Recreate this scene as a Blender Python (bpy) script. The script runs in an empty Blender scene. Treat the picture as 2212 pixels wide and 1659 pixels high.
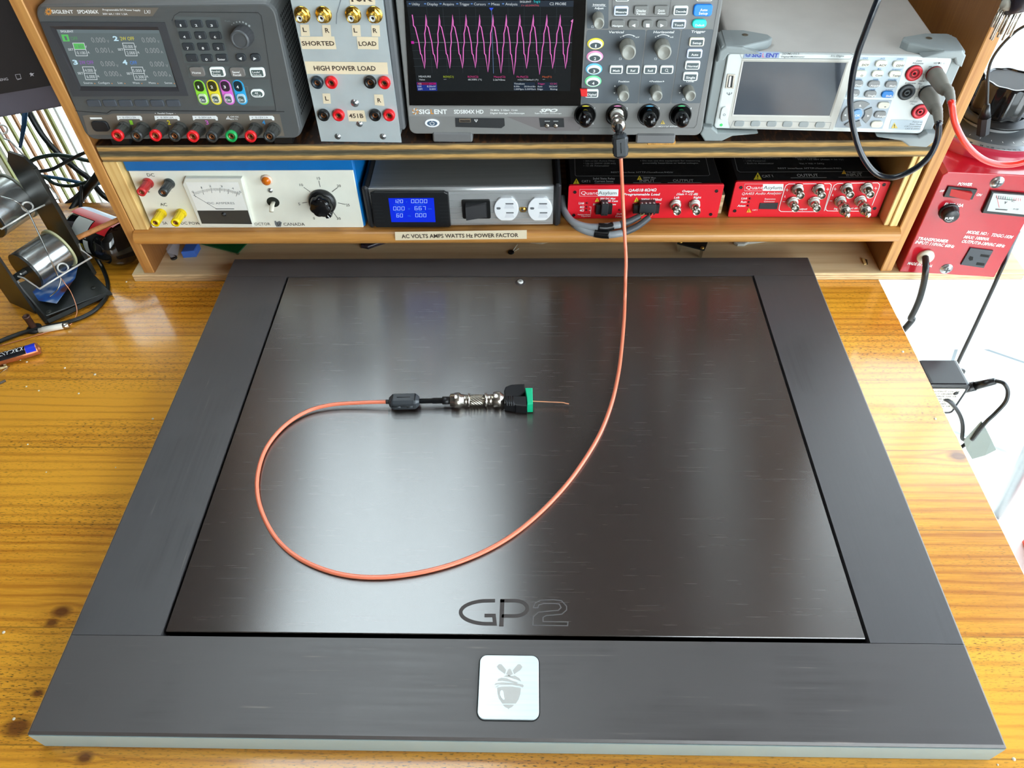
import bpy, math, random
from mathutils import Vector, Matrix, geometry
random.seed(7)
SC = bpy.context.scene
COL = SC.collection
# ------------------------------------------------------------------ camera
CW, CH, CF = 2212.0, 1659.0, 1579.63
CO = Vector((0.01626, -0.16572, 0.572))
CR = Vector((0.99965781, 0.0186261, -0.01836644))
CU = Vector((-0.00148019, 0.74127941, 0.67119494))
CD = Vector((-0.02611641, 0.67093808, -0.74105332))
cam = bpy.data.cameras.new('camera'); camo = bpy.data.objects.new('camera', cam); COL.objects.link(camo)
cam.sensor_width = 36.0; cam.lens = CF / CW * 36.0; cam.clip_start = 0.01; cam.clip_end = 60
mw = Matrix.Identity(4)
for i in range(3):
    mw[i][0] = CR[i]; mw[i][1] = CU[i]; mw[i][2] = -CD[i]; mw[i][3] = CO[i]
camo.matrix_world = mw; SC.camera = camo
# ------------------------------------------------------------------ exposure, world, sun, daylight
SC.view_settings.view_transform = 'Standard'; SC.view_settings.look = 'None'
SC.view_settings.gamma = 1.0; SC.view_settings.use_curve_mapping = False
SC.view_settings.exposure = 0.33
SC.cycles.use_denoising = True
SC.cycles.max_bounces = 8; SC.cycles.diffuse_bounces = 4; SC.cycles.transparent_max_bounces = 16
SC.cycles.caustics_reflective = False; SC.cycles.caustics_refractive = False
SC.cycles.sample_clamp_indirect = 6
W = bpy.data.worlds.new('world'); SC.world = W; W.use_nodes = True
nt = W.node_tree; bg = nt.nodes['Background']
bg.inputs[0].default_value = (0.86, 0.95, 1.0, 1); bg.inputs[1].default_value = 5.0
sun = bpy.data.lights.new('sun', 'SUN'); sun.energy = 5.0; sun.angle = 0.02; sun.color = (1, .96, .9)
so = bpy.data.objects.new('sun', sun); COL.objects.link(so)
so.rotation_euler = Vector((1.0, 0.25, 1.25)).to_track_quat('Z', 'Y').to_euler()
def area(name, loc, aim, sx, sy, watts, col):
    l = bpy.data.lights.new(name, 'AREA'); l.shape = 'RECTANGLE'; l.size = sx; l.size_y = sy
    l.energy = watts; l.color = col
    o = bpy.data.objects.new(name, l); COL.objects.link(o); o.location = loc
    o.rotation_euler = (Vector(loc) - Vector(aim)).to_track_quat('Z', 'Y').to_euler()
    return o
# daylight entering through the glass doors behind and to the right of the bench
area('daylight_front', (1.15, -1.95, 0.4), (0.1, 0.3, 0), 1.15, 1.8, 24, (.92, .98, 1))
area('daylight_right', (1.72, 0.5, 0.55), (0, 0.4, 0.0), 1.6, 1.3, 15, (.58, .74, 1))

# ------------------------------------------------------------------ pixel -> place
def ray(px, py):
    return CR * ((px - CW/2)/CF) + CU * (-(py - CH/2)/CF) + CD
def onz(px, py, z):
    d = ray(px, py); return CO + d * ((z - CO.z)/d.z)
def ony(px, py, y):
    d = ray(px, py); return CO + d * ((y - CO.y)/d.y)
def onx(px, py, x):
    d = ray(px, py); return CO + d * ((x - CO.x)/d.x)
class Fr:
    """a frame: U right, V up, N towards the viewer; O its origin"""
    def __init__(s, O, U=(1, 0, 0), V=(0, 1, 0)):
        s.O = Vector(O); s.U = Vector(U).normalized(); V = Vector(V)
        s.N = s.U.cross(V).normalized(); s.V = s.N.cross(s.U)
    def at(s, px, py, w=0.0):
        d = ray(px, py); O = s.O + s.N*w
        p = CO + d*((O - CO).dot(s.N)/d.dot(s.N)) - s.O
        return (p.dot(s.U), p.dot(s.V))
    def loc(s, P):
        p = Vector(P) - s.O; return Vector((p.dot(s.U), p.dot(s.V), p.dot(s.N)))
    def mat(s):
        m = Matrix.Identity(4)
        for i in range(3):
            m[i][0] = s.U[i]; m[i][1] = s.V[i]; m[i][2] = s.N[i]; m[i][3] = s.O[i]
        return m
    def dim(s, px, py, wp, hp, w=0.0):
        """centre and size of a box of wp x hp pixels about (px, py)"""
        a = s.at(px-wp/2, py, w); b = s.at(px+wp/2, py, w); c = s.at(px, py-hp/2, w); d = s.at(px, py+hp/2, w); m = s.at(px, py, w)
        return m[0], m[1], abs(b[0]-a[0]), abs(c[1]-d[1])
def panel(x, y, z, yaw, lean):
    yaw = math.radians(yaw); lean = math.radians(lean)
    U = Vector((math.cos(yaw), math.sin(yaw), 0)); B = Vector((-math.sin(yaw), math.cos(yaw), 0))
    return Fr((x, y, z), U, Vector((0, 0, 1))*math.cos(lean) + B*math.sin(lean))
# ------------------------------------------------------------------ materials
def lin(c):
    def f(v):
        v = v/255.0; return v/12.92 if v <= .04045 else ((v+.055)/1.055)**2.4
    return (f(c[0]), f(c[1]), f(c[2]), 1)
MATS = {}
def M(name, col=None, rough=.5, metal=0.0, spec=.5, bump=0.0, bscale=300, emit=0, coat=0, var=0.0, vscale=(40, 40, 40), alpha=1):
    if name in MATS: return MATS[name]
    m = bpy.data.materials.new(name); m.use_nodes = True; MATS[name] = m
    n = m.node_tree.nodes; l = m.node_tree.links; b = n['Principled BSDF']
    b.inputs['Base Color'].default_value = lin(col); b.inputs['Roughness'].default_value = rough
    b.inputs['Metallic'].default_value = metal; b.inputs['Specular IOR Level'].default_value = spec
    b.inputs['Coat Weight'].default_value = coat; b.inputs['Alpha'].default_value = alpha
    if emit:
        b.inputs['Emission Color'].default_value = lin(col); b.inputs['Emission Strength'].default_value = emit
    tc = n.new('ShaderNodeTexCoord')
    mp = n.new('ShaderNodeMapping'); mp.inputs['Scale'].default_value = vscale; l.new(tc.outputs['Object'], mp.inputs[0])
    nz = n.new('ShaderNodeTexNoise'); nz.inputs['Scale'].default_value = 1.0; nz.inputs['Detail'].default_value = 4
    l.new(mp.outputs[0], nz.inputs['Vector'])
    if True:
        v = max(var, .03)
        mx = n.new('ShaderNodeMixRGB'); mx.blend_type = 'MULTIPLY'; mx.inputs[0].default_value = 1
        mx.inputs[1].default_value = lin(col)
        mr = n.new('ShaderNodeMapRange'); mr.inputs['From Min'].default_value = .3; mr.inputs['From Max'].default_value = .7
        mr.inputs['To Min'].default_value = 1-v; mr.inputs['To Max'].default_value = 1+v
        l.new(nz.outputs['Fac'], mr.inputs[0]); l.new(mr.outputs[0], mx.inputs[2]); l.new(mx.outputs[0], b.inputs['Base Color'])
    if bump:
        nb = n.new('ShaderNodeTexNoise'); nb.inputs['Scale'].default_value = bscale; nb.inputs['Detail'].default_value = 3
        l.new(tc.outputs['Object'], nb.inputs['Vector'])
        bp = n.new('ShaderNodeBump'); bp.inputs['Strength'].default_value = bump; bp.inputs['Distance'].default_value = .002
        l.new(nb.outputs['Fac'], bp.inputs['Height']); l.new(bp.outputs[0], b.inputs['Normal'])
    return m
def glassy(name, tint=(1, 1, 1), refl=.06):
    if name in MATS: return MATS[name]
    m = bpy.data.materials.new(name); m.use_nodes = True; MATS[name] = m
    n = m.node_tree.nodes; l = m.node_tree.links; n.remove(n['Principled BSDF'])
    t = n.new('ShaderNodeBsdfTransparent'); t.inputs[0].default_value = (*tint, 1)
    g = n.new('ShaderNodeBsdfGlossy'); g.inputs['Roughness'].default_value = .02
    x = n.new('ShaderNodeMixShader'); x.inputs[0].default_value = refl
    l.new(t.outputs[0], x.inputs[1]); l.new(g.outputs[0], x.inputs[2]); l.new(x.outputs[0], n['Material Output'].inputs[0])
    return m
def woodmat(name, light, dark, axis='x', scale=1.0, rough=.4, coat=.0, contrast=1.0, boards=None, knots=(), worn=0.0, spec=.5):
    """boards: list of seams across the grain coordinate; knots: (x, y, radius)"""
    if name in MATS: return MATS[name]
    m = bpy.data.materials.new(name); m.use_nodes = True; MATS[name] = m
    n = m.node_tree.nodes; l = m.node_tree.links; b = n['Principled BSDF']
    b.inputs['Roughness'].default_value = rough; b.inputs['Coat Weight'].default_value = coat; b.inputs['Coat Roughness'].default_value = .12
    b.inputs['Specular IOR Level'].default_value = spec
    tc = n.new('ShaderNodeTexCoord'); sp = n.new('ShaderNodeSeparateXYZ'); l.new(tc.outputs['Object'], sp.inputs[0])
    def mth(op, a, b2=None, c=None):
        q = n.new('ShaderNodeMath'); q.operation = op
        for i, v in enumerate((a, b2, c)):
            if v is None: continue
            if isinstance(v, (int, float)): q.inputs[i].default_value = v
            else: l.new(v, q.inputs[i])
        return q.outputs[0]
    X, Y, Z = sp.outputs
    if axis == 'x': A, B, C = X, Y, Z
    elif axis == 'y': A, B, C = Y, X, Z
    else: A, B, C = Z, X, Y
    off = 0.0
    if boards:
        off = None
        for s in boards:
            t = mth('GREATER_THAN', B, s); off = t if off is None else mth('ADD', off, t)
    # knots bend the rings around them
    bend = None; core = None
    for (kx, ky, kr) in knots:
        dx = mth('SUBTRACT', A, kx); dy = mth('SUBTRACT', B, ky)
        d2 = mth('ADD', mth('MULTIPLY', mth('MULTIPLY', dx, dx), .45), mth('MULTIPLY', dy, dy))
        d = mth('SQRT', d2)
        g = mth('EXPONENT', mth('MULTIPLY', mth('DIVIDE', d, kr*2.0), -1.6))
        sg = mth('MULTIPLY', g, mth('MULTIPLY', mth('SIGN', dy), kr*1.6))
        bend = sg if bend is None else mth('ADD', bend, sg)
        c = n.new('ShaderNodeMapRange'); c.inputs['From Min'].default_value = kr*1.15; c.inputs['From Max'].default_value = kr*.45
        c.clamp = True; l.new(d, c.inputs[0])
        core = c.outputs[0] if core is None else mth('MAXIMUM', core, c.outputs[0])
    Bb = B if bend is None else mth('SUBTRACT', B, bend)
    cb = n.new('ShaderNodeCombineXYZ')
    offx = mth('MULTIPLY', off, 3.71) if boards else 0.0
    l.new(mth('ADD', mth('MULTIPLY', A, 1.3*scale), offx), cb.inputs[0]); l.new(mth('MULTIPLY', Bb, 16*scale), cb.inputs[1])
    l.new(mth('ADD', mth('MULTIPLY', C, 16*scale), offx), cb.inputs[2])
    nz = n.new('ShaderNodeTexNoise'); nz.inputs['Scale'].default_value = 1.0; nz.inputs['Detail'].default_value = 3
    l.new(cb.outputs[0], nz.inputs['Vector'])
    ring = mth('SINE', mth('ADD', mth('MULTIPLY', nz.outputs['Fac'], 42*contrast), mth('MULTIPLY', Bb, 640*scale)))
    ring = mth('POWER', mth('MULTIPLY_ADD', ring, .5, .5), 3.0)
    # fine fibres and dark pores
    cf = n.new('ShaderNodeCombineXYZ')
    l.new(mth('MULTIPLY', A, 30*scale), cf.inputs[0]); l.new(mth('MULTIPLY', B, 620*scale), cf.inputs[1]); l.new(mth('MULTIPLY', C, 620*scale), cf.inputs[2])
    nf = n.new('ShaderNodeTexNoise'); nf.inputs['Scale'].default_value = 1; nf.inputs['Detail'].default_value = 2
    l.new(cf.outputs[0], nf.inputs['Vector'])
    nl = n.new('ShaderNodeTexNoise'); nl.inputs['Scale'].default_value = 4*scale; nl.inputs['Detail'].default_value = 5
    cl = n.new('ShaderNodeCombineXYZ'); l.new(mth('ADD', mth('MULTIPLY', A, .5), offx), cl.inputs[0]); l.new(mth('MULTIPLY', Bb, 2.6), cl.inputs[1]); l.new(C, cl.inputs[2])
    l.new(cl.outputs[0], nl.inputs['Vector'])
    fac = mth('ADD', mth('MULTIPLY', ring, .46), mth('MULTIPLY', mth('SUBTRACT', nf.outputs['Fac'], .5), .9))
    fac = mth('ADD', fac, mth('MULTIPLY', mth('SUBTRACT', nl.outputs['Fac'], .38), 1.5))
    if boards:
        wn = n.new('ShaderNodeTexWhiteNoise'); wn.noise_dimensions = '1D'; l.new(off, wn.inputs['W'])
        fac = mth('ADD', fac, mth('MULTIPLY', mth('SUBTRACT', wn.outputs['Value'], .5), .35))
    cr = n.new('ShaderNodeMixRGB'); cr.inputs[1].default_value = lin(light); cr.inputs[2].default_value = lin(dark)
    cr.use_clamp = True
    mr = n.new('ShaderNodeMapRange'); mr.clamp = True; l.new(fac, mr.inputs[0]); l.new(mr.outputs[0], cr.inputs[0])
    out = cr.outputs[0]
    def over(color, f):
        nonlocal out
        q = n.new('ShaderNodeMixRGB'); q.inputs[2].default_value = lin(color); l.new(out, q.inputs[1])
        if isinstance(f, (int, float)): q.inputs[0].default_value = f
        else: l.new(f, q.inputs[0])
        out = q.outputs[0]
    if core is not None: over((96, 40, 10), mth('MULTIPLY', core, .85))
    if boards:
        for s in boards:
            t = mth('LESS_THAN', mth('ABSOLUTE', mth('SUBTRACT', B, s)), .0006); over((95, 55, 15), mth('MULTIPLY', t, .5))
    if worn:
        # grey-black grime settled in the open pores
        pz = n.new('ShaderNodeTexNoise'); pz.inputs['Scale'].default_value = 1; pz.inputs['Detail'].default_value = 2
        cp = n.new('ShaderNodeCombineXYZ'); l.new(mth('MULTIPLY', A, 220), cp.inputs[0]); l.new(mth('MULTIPLY', B, 1100), cp.inputs[1])
        l.new(cp.outputs[0], pz.inputs['Vector'])
        bz = n.new('ShaderNodeTexNoise'); bz.inputs['Scale'].default_value = 1; bz.inputs['Detail'].default_value = 3
        cz = n.new('ShaderNodeCombineXYZ'); l.new(mth('MULTIPLY', A, 1.7), cz.inputs[0]); l.new(mth('MULTIPLY', B, 13), cz.inputs[1])
        l.new(cz.outputs[0], bz.inputs['Vector'])
        a1 = n.new('ShaderNodeMapRange'); a1.inputs['From Min'].default_value = .56; a1.inputs['From Max'].default_value = .68; l.new(pz.outputs['Fac'], a1.inputs[0])
        a2 = n.new('ShaderNodeMapRange'); a2.inputs['From Min'].default_value = .42; a2.inputs['From Max'].default_value = .58; l.new(bz.outputs['Fac'], a2.inputs[0])
        over((46, 34, 16), mth('MULTIPLY', mth('MULTIPLY', a1.outputs[0], mth('ADD', a2.outputs[0], .12)), worn))
    l.new(out, b.inputs['Base Color'])
    bp = n.new('ShaderNodeBump'); bp.inputs['Strength'].default_value = .15; bp.inputs['Distance'].default_value = .0006
    l.new(nf.outputs['Fac'], bp.inputs['Height']); l.new(bp.outputs[0], b.inputs['Normal'])
    return m
def plymat(name, cols, z0, h, n_ply, rough=.6, soft=.15, face=None):
    """edge of plywood: plies stacked in z, slightly torn"""
    if name in MATS: return MATS[name]
    m = bpy.data.materials.new(name); m.use_nodes = True; MATS[name] = m
    n = m.node_tree.nodes; l = m.node_tree.links; b = n['Principled BSDF']; b.inputs['Roughness'].default_value = rough
    b.inputs['Specular IOR Level'].default_value = .25
    tc = n.new('ShaderNodeTexCoord'); sp = n.new('ShaderNodeSeparateXYZ'); l.new(tc.outputs['Object'], sp.inputs[0])
    mp = n.new('ShaderNodeMapping'); mp.inputs['Scale'].default_value = (14, 14, 60); l.new(tc.outputs['Object'], mp.inputs[0])
    nz = n.new('ShaderNodeTexNoise'); nz.inputs['Scale'].default_value = 2; nz.inputs['Detail'].default_value = 6; l.new(mp.outputs[0], nz.inputs['Vector'])
    q = n.new('ShaderNodeMapRange'); q.inputs['From Min'].default_value = z0; q.inputs['From Max'].default_value = z0+h; l.new(sp.outputs[2], q.inputs[0])
    ad = n.new('ShaderNodeMath'); ad.operation = 'MULTIPLY_ADD'; ad.inputs[1].default_value = soft; l.new(nz.outputs['Fac'], ad.inputs[0])
    sb = n.new('ShaderNodeMath'); sb.operation = 'SUBTRACT'; sb.inputs[1].default_value = soft*.5; l.new(q.outputs[0], sb.inputs[0]); l.new(sb.outputs[0], ad.inputs[2])
    r = n.new('ShaderNodeValToRGB'); l.new(ad.outputs[0], r.inputs[0]); r.color_ramp.interpolation = 'EASE'
    e = r.color_ramp.elements
    for i, c in enumerate(cols):
        p = (i + .5)/len(cols)
        el = e[i] if i < 2 else e.new(p)
        el.position = p; el.color = lin(c)
    mp2 = n.new('ShaderNodeMapping'); mp2.inputs['Scale'].default_value = (60, 60, 900); l.new(tc.outputs['Object'], mp2.inputs[0])
    n2 = n.new('ShaderNodeTexNoise'); n2.inputs['Scale'].default_value = 1; n2.inputs['Detail'].default_value = 4; l.new(mp2.outputs[0], n2.inputs['Vector'])
    mr = n.new('ShaderNodeMapRange'); mr.inputs['From Min'].default_value = .3; mr.inputs['From Max'].default_value = .7; mr.inputs['To Min'].default_value = .72; mr.inputs['To Max'].default_value = 1.2
    l.new(n2.outputs['Fac'], mr.inputs[0])
    mx = n.new('ShaderNodeMixRGB'); mx.blend_type = 'MULTIPLY'; mx.inputs[0].default_value = 1; l.new(r.outputs[0], mx.inputs[1]); l.new(mr.outputs[0], mx.inputs[2])
    l.new(mx.outputs[0], b.inputs['Base Color'])
    return m
# ------------------------------------------------------------------ meshes
def crom(pts, n=8):
    P = [Vector(p) for p in pts]; out = []
    for i in range(len(P)-1):
        a = P[max(i-1, 0)]; b = P[i]; c = P[i+1]; d = P[min(i+2, len(P)-1)]
        for k in range(n):
            t = k/n
            out.append(.5*((2*b) + (c-a)*t + (2*a-5*b+4*c-d)*t*t + (3*b-a-3*c+d)*t**3))
    out.append(P[-1]); return out
def rrect(cx, cy, w, h, r, n=4):
    r = min(r, w/2*.999, h/2*.999); out = []
    for (sx, sy, a0) in ((1, 1, 0), (-1, 1, 90), (-1, -1, 180), (1, -1, 270)):
        for k in range(n+1):
            a = math.radians(a0 + 90*k/n)
            out.append((cx + sx*(w/2-r) + r*math.cos(a), cy + sy*(h/2-r) + r*math.sin(a)))
    return out
def circ(cx, cy, r, n=20, ry=None):
    return [(cx+r*math.cos(2*math.pi*k/n), cy+(ry or r)*math.sin(2*math.pi*k/n)) for k in range(n)]
def inset(poly, d):
    n = len(poly); out = []
    A = sum(poly[i][0]*poly[(i+1) % n][1]-poly[(i+1) % n][0]*poly[i][1] for i in range(n))
    s = 1 if A > 0 else -1
    for i in range(n):
        p = Vector(poly[i-1]); q = Vector(poly[i]); r = Vector(poly[(i+1) % n])
        e1 = (q-p); e2 = (r-q)
        if e1.length < 1e-9: e1 = e2
        if e2.length < 1e-9: e2 = e1
        n1 = Vector((-e1.y, e1.x)).normalized()*s; n2 = Vector((-e2.y, e2.x)).normalized()*s
        b = n1+n2
        k = b.length_squared
        b = b*(2/k) if k > .3 else b.normalized()*1.5 if k > 1e-9 else n1
        out.append(tuple(q+b*d))
    return out
TXT = {}
def glyphs(s, bold, shear):
    key = (s, bold, shear)
    if key in TXT: return TXT[key]
    c = bpy.data.curves.new('t', 'FONT'); c.body = s; c.size = 1; c.resolution_u = 2; c.offset = bold; c.shear = shear
    wd0 = .85*len(s)+.6
    o = bpy.data.objects.new('t', c); me = o.to_mesh()
    v = [tuple(p.co) for p in me.vertices]; f = [tuple(p.vertices) for p in me.polygons]
    if v and bold and (max(abs(p[1]) for p in v) > 1.15 or max(p[0] for p in v) > wd0 or min(p[0] for p in v) < -.3):
        o.to_mesh_clear(); bpy.data.objects.remove(o); bpy.data.curves.remove(c)
        TXT[key] = glyphs(s, 0, shear); return TXT[key]
    o.to_mesh_clear(); bpy.data.objects.remove(o); bpy.data.curves.remove(c)
    if v:
        x0 = min(p[0] for p in v); x1 = max(p[0] for p in v)
        v = [(p[0]-x0, p[1]/.73) for p in v]
        TXT[key] = (v, f, max(x1-x0, 1e-6))
    else: TXT[key] = ([], [], 1)
    return TXT[key]
class MB:
    def __init__(s): s.v = []; s.f = []; s.m = []; s.sm = []; s.mats = []
    def mi(s, mat):
        if mat not in s.mats: s.mats.append(mat)
        return s.mats.index(mat)
    def add(s, v, f, mat, smooth=False):
        k = len(s.v); i = s.mi(mat)
        s.v += [tuple(p) for p in v]
        for q in f: s.f.append(tuple(a+k for a in q)); s.m.append(i); s.sm.append(smooth)
        return s
    def prism(s, poly, z0, z1, mat, bev=0.0, bot=True, smooth=False):
        n = len(poly)
        A = sum(poly[i][0]*poly[(i+1) % n][1]-poly[(i+1) % n][0]*poly[i][1] for i in range(n))
        if A < 0: poly = poly[::-1]
        rings = [(poly, z0)]
        if bev:
            sgn = 1 if z1 > z0 else -1
            rings += [(poly, z1-sgn*bev), (inset(poly, bev*.35), z1-sgn*bev*.3), (inset(poly, bev), z1)]
        else: rings.append((poly, z1))
        v = []; f = []
        for (p, z) in rings: v += [(a, b, z) for a, b in p]
        for k in range(len(rings)-1):
            for i in range(n):
                j = (i+1) % n; f.append((k*n+i, k*n+j, (k+1)*n+j, (k+1)*n+i))
        t = (len(rings)-1)*n; f.append(tuple(range(t, t+n)))
        if bot: f.append(tuple(range(n-1, -1, -1)))
        if z1 < z0: f = [q[::-1] for q in f]
        return s.add(v, f, mat, smooth)
    def box(s, x0, y0, z0, x1, y1, z1, mat, bev=0.0):
        if x0 > x1: x0, x1 = x1, x0
        if y0 > y1: y0, y1 = y1, y0
        if z0 > z1: z0, z1 = z1, z0
        if not bev: return s.prism([(x0, y0), (x1, y0), (x1, y1), (x0, y1)], z0, z1, mat)
        b = bev; v = []; f = []
        P = lambda zz, i: [(x0+i, y0+i*0, zz), (x1-i, y0, zz), (x1, y0+i, zz), (x1, y1-i, zz), (x1-i, y1, zz), (x0+i, y1, zz), (x0, y1-i, zz), (x0, y0+i, zz)]
        Q = lambda zz: [(x0+b, y0+b, zz), (x1-b, y0+b, zz), (x1-b, y0+b, zz), (x1-b, y1-b, zz), (x1-b, y1-b, zz), (x0+b, y1-b, zz), (x0+b, y1-b, zz), (x0+b, y0+b, zz)]
        rings = [Q(z0), P(z0+b, b), P(z1-b, b), Q(z1)]
        for r in rings: v += r
        for k in range(3):
            for i in range(8):
                j = (i+1) % 8; f.append((k*8+i, k*8+j, (k+1)*8+j, (k+1)*8+i))
        f.append((24, 26, 28, 30)); f.append((6, 4, 2, 0))
        return s.add(v, f, mat)
    def lathe(s, prof, c, mat, axis=(0, 0, 1), seg=24, smooth=True, rfun=None, cap=True, a0=0.0):
        ax = Vector(axis).normalized(); t = Vector((1, 0, 0)) if abs(ax.x) < .9 else Vector((0, 1, 0))
        e1 = (t - ax*t.dot(ax)).normalized(); e2 = ax.cross(e1); c = Vector(c); v = []; f = []
        for (r, h) in prof:
            for k in range(seg):
                a = 2*math.pi*k/seg + a0; rr = r*(rfun(a, h) if rfun else 1)
                v.append(c + ax*h + (e1*math.cos(a)+e2*math.sin(a))*rr)
        for i in range(len(prof)-1):
            for k in range(seg):
                j = (k+1) % seg; f.append((i*seg+k, i*seg+j, (i+1)*seg+j, (i+1)*seg+k))
        if cap:
            f.append(tuple(range(seg-1, -1, -1))); t = (len(prof)-1)*seg; f.append(tuple(range(t, t+seg)))
        return s.add(v, f, mat, smooth)
    def tube(s, pts, r, mat, seg=10, smooth=True, closed=False, flat=1.0):
        P = [Vector(p) for p in pts]; n = len(P); v = []; f = []
        R = r if callable(r) else (lambda t: r)
        T = (P[1]-P[0]).normalized(); up = Vector((0, 0, 1)) if abs(T.z) < .9 else Vector((1, 0, 0))
        e1 = (up - T*up.dot(T)).normalized()
        for i in range(n):
            if closed: T = (P[(i+1) % n]-P[i-1]).normalized()
            else: T = (P[min(i+1, n-1)]-P[max(i-1, 0)]).normalized()
            e1 = (e1 - T*e1.dot(T))
            e1 = e1.normalized() if e1.length > 1e-6 else Vector((1, 0, 0)); e2 = T.cross(e1)
            rr = R(i/(n-1))
            for k in range(seg):
                a = 2*math.pi*k/seg; v.append(P[i] + e1*math.cos(a)*rr + e2*math.sin(a)*rr*flat)
        for i in range(n if closed else n-1):
            for k in range(seg):
                j = (k+1) % seg; b = (i+1) % n
                f.append((i*seg+k, i*seg+j, b*seg+j, b*seg+k))
        if not closed:
            f.append(tuple(range(seg-1, -1, -1))); t = (n-1)*seg; f.append(tuple(range(t, t+seg)))
        return s.add(v, f, mat, smooth)
    def text(s, t, u0, v0, u1, v1, h, w, mat, bold=.012, shear=0):
        """t on the baseline (u0,v0)->(u1,v1), cap height h, lifted w"""
        v, f, L = glyphs(t, bold, shear)
        if not v: return s
        d = Vector((u1-u0, v1-v0)); nn = Vector((-d.y, d.x)).normalized()
        return s.add([(u0+d.x*p[0]/L+nn.x*p[1]*h, v0+d.y*p[0]/L+nn.y*p[1]*h, w) for p in v], f, mat)
    def line(s, pts, wd, z, mat, closed=False):
        """flat stroke with mitred joints"""
        P = []
        for p in pts:
            q = Vector((p[0], p[1]))
            if not P or (q-P[-1]).length > 1e-7: P.append(q)
        n = len(P); v = []
        if n < 2: return s
        for i in range(n):
            if closed: a = P[i-1]; c = P[(i+1) % n]
            else: a = P[i-1] if i else None; c = P[i+1] if i < n-1 else None
            b = P[i]; d1 = (b-a).normalized() if a is not None else None; d2 = (c-b).normalized() if c is not None else None
            if d1 is None: d1 = d2; b = b-d2*wd*.3
            if d2 is None: d2 = d1; b = b+d1*wd*.3
            m = Vector((-(d1.y+d2.y), d1.x+d2.x)); L2 = m.length_squared
            m = m*(2/L2) if L2 > 1.0 else (m.normalized()*1.6 if L2 > 1e-6 else Vector((-d1.y, d1.x)))
            m = m*(wd/2) if L2 <= 1.0 else m*(wd/2)
            v += [(b.x-m.x, b.y-m.y, z), (b.x+m.x, b.y+m.y, z)]
        f = [(2*i, 2*((i+1) % n), 2*((i+1) % n)+1, 2*i+1) for i in range(n if closed else n-1)]
        return s.add(v, f, mat)
    def flat(s, poly, z, mat):
        n = len(poly)
        A = sum(poly[i][0]*poly[(i+1) % n][1]-poly[(i+1) % n][0]*poly[i][1] for i in range(n))
        if A < 0: poly = poly[::-1]
        return s.add([(a, b, z) for a, b in poly], [tuple(range(n))], mat)
    def xf(s, m):
        s.v = [tuple(m @ Vector(p)) for p in s.v]; return s
    def build(s, name, parent=None, frame=None, label=None, flip=False):
        me = bpy.data.meshes.new(name); me.from_pydata(s.v, [], s.f)
        for m in s.mats: me.materials.append(m)
        me.polygons.foreach_set('material_index', s.m); me.polygons.foreach_set('use_smooth', s.sm)
        me.validate(); me.update()
        o = bpy.data.objects.new(name, me); COL.objects.link(o)
        if parent: o.parent = parent
        if frame: o.matrix_world = frame.mat()
        if label: o['label'] = label
        return o
class TX:
    """lettering given by pixels, laid on a panel"""
    def __init__(s, fr, w, mb=None): s.fr = fr; s.w = w; s.mb = mb or MB()
    def t(s, txt, x0, y0, x1, y1, hp, mat, bold=.012, shear=0, w=None):
        w = s.w if w is None else w
        a = s.fr.at(x0, y0, w); b = s.fr.at(x1, y1, w); c = s.fr.at(x0, y0-hp, w)
        s.mb.text(txt, a[0], a[1], b[0], b[1], abs(c[1]-a[1]), w, mat, bold, shear); return s
    def poly(s, pts, mat, w=None):
        w = s.w if w is None else w
        s.mb.flat([s.fr.at(x, y, w) for x, y in pts], w, mat); return s
    def line(s, pts, wp, mat, closed=False, w=None):
        w = s.w if w is None else w
        P = [s.fr.at(x, y, w) for x, y in pts]; q = s.fr.dim(pts[0][0], pts[0][1], wp, wp, w)
        s.mb.line(P, q[2], w, mat, closed); return s
    def build(s, name, parent): return s.mb.build(name, parent)
def thing(name, label, cat, fr, group=None, kind=None):
    o = bpy.data.objects.new(name, None); COL.objects.link(o); o.matrix_world = fr.mat(); o.empty_display_size = .02
    o['label'] = label; o['category'] = cat
    if group: o['group'] = group
    return o
def tag(o, label, cat, group=None, kind=None):
    o['label'] = label; o['category'] = cat
    if group: o['group'] = group
    if kind: o['kind'] = kind
    return o
def struct(o, label=None):
    o['kind'] = 'structure'
    return o
def at(x, y, z): return Fr((x, y, z))
# ================================================================== the room
ZT = -0.0283      # table top
ZF = -0.80        # floor
m_wall = M('wall_paint', (236, 238, 236), .8, bump=.05, bscale=80)
m_frame = M('white_frame', (238, 240, 240), .35)
m_glass = glassy('window_glass', (.97, .99, .99), .05)
def floor_mat():
    m = bpy.data.materials.new('white_floor_tile'); m.use_nodes = True
    n = m.node_tree.nodes; l = m.node_tree.links; b = n['Principled BSDF']; b.inputs['Roughness'].default_value = .3
    tc = n.new('ShaderNodeTexCoord'); mp = n.new('ShaderNodeMapping'); mp.inputs['Rotation'].default_value = (0, 0, .55); l.new(tc.outputs['Object'], mp.inputs[0])
    br = n.new('ShaderNodeTexBrick'); br.offset = 0; br.inputs['Scale'].default_value = 1
    br.inputs['Brick Width'].default_value = .33; br.inputs['Row Height'].default_value = .33; br.inputs['Mortar Size'].default_value = .004
    br.inputs['Color1'].default_value = lin((240, 243, 242)); br.inputs['Color2'].default_value = lin((234, 240, 240)); br.inputs['Mortar'].default_value = lin((150, 160, 165))
    l.new(mp.outputs[0], br.inputs[0]); l.new(br.outputs[0], b.inputs['Base Color']); return m
X0, X1, Y0, Y1, ZC = -2.0, 1.8, -2.1, 1.2, 1.55
struct(MB().box(X0, Y0, ZF-.05, X1, Y1, ZF, floor_mat()).build('floor'))
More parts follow.
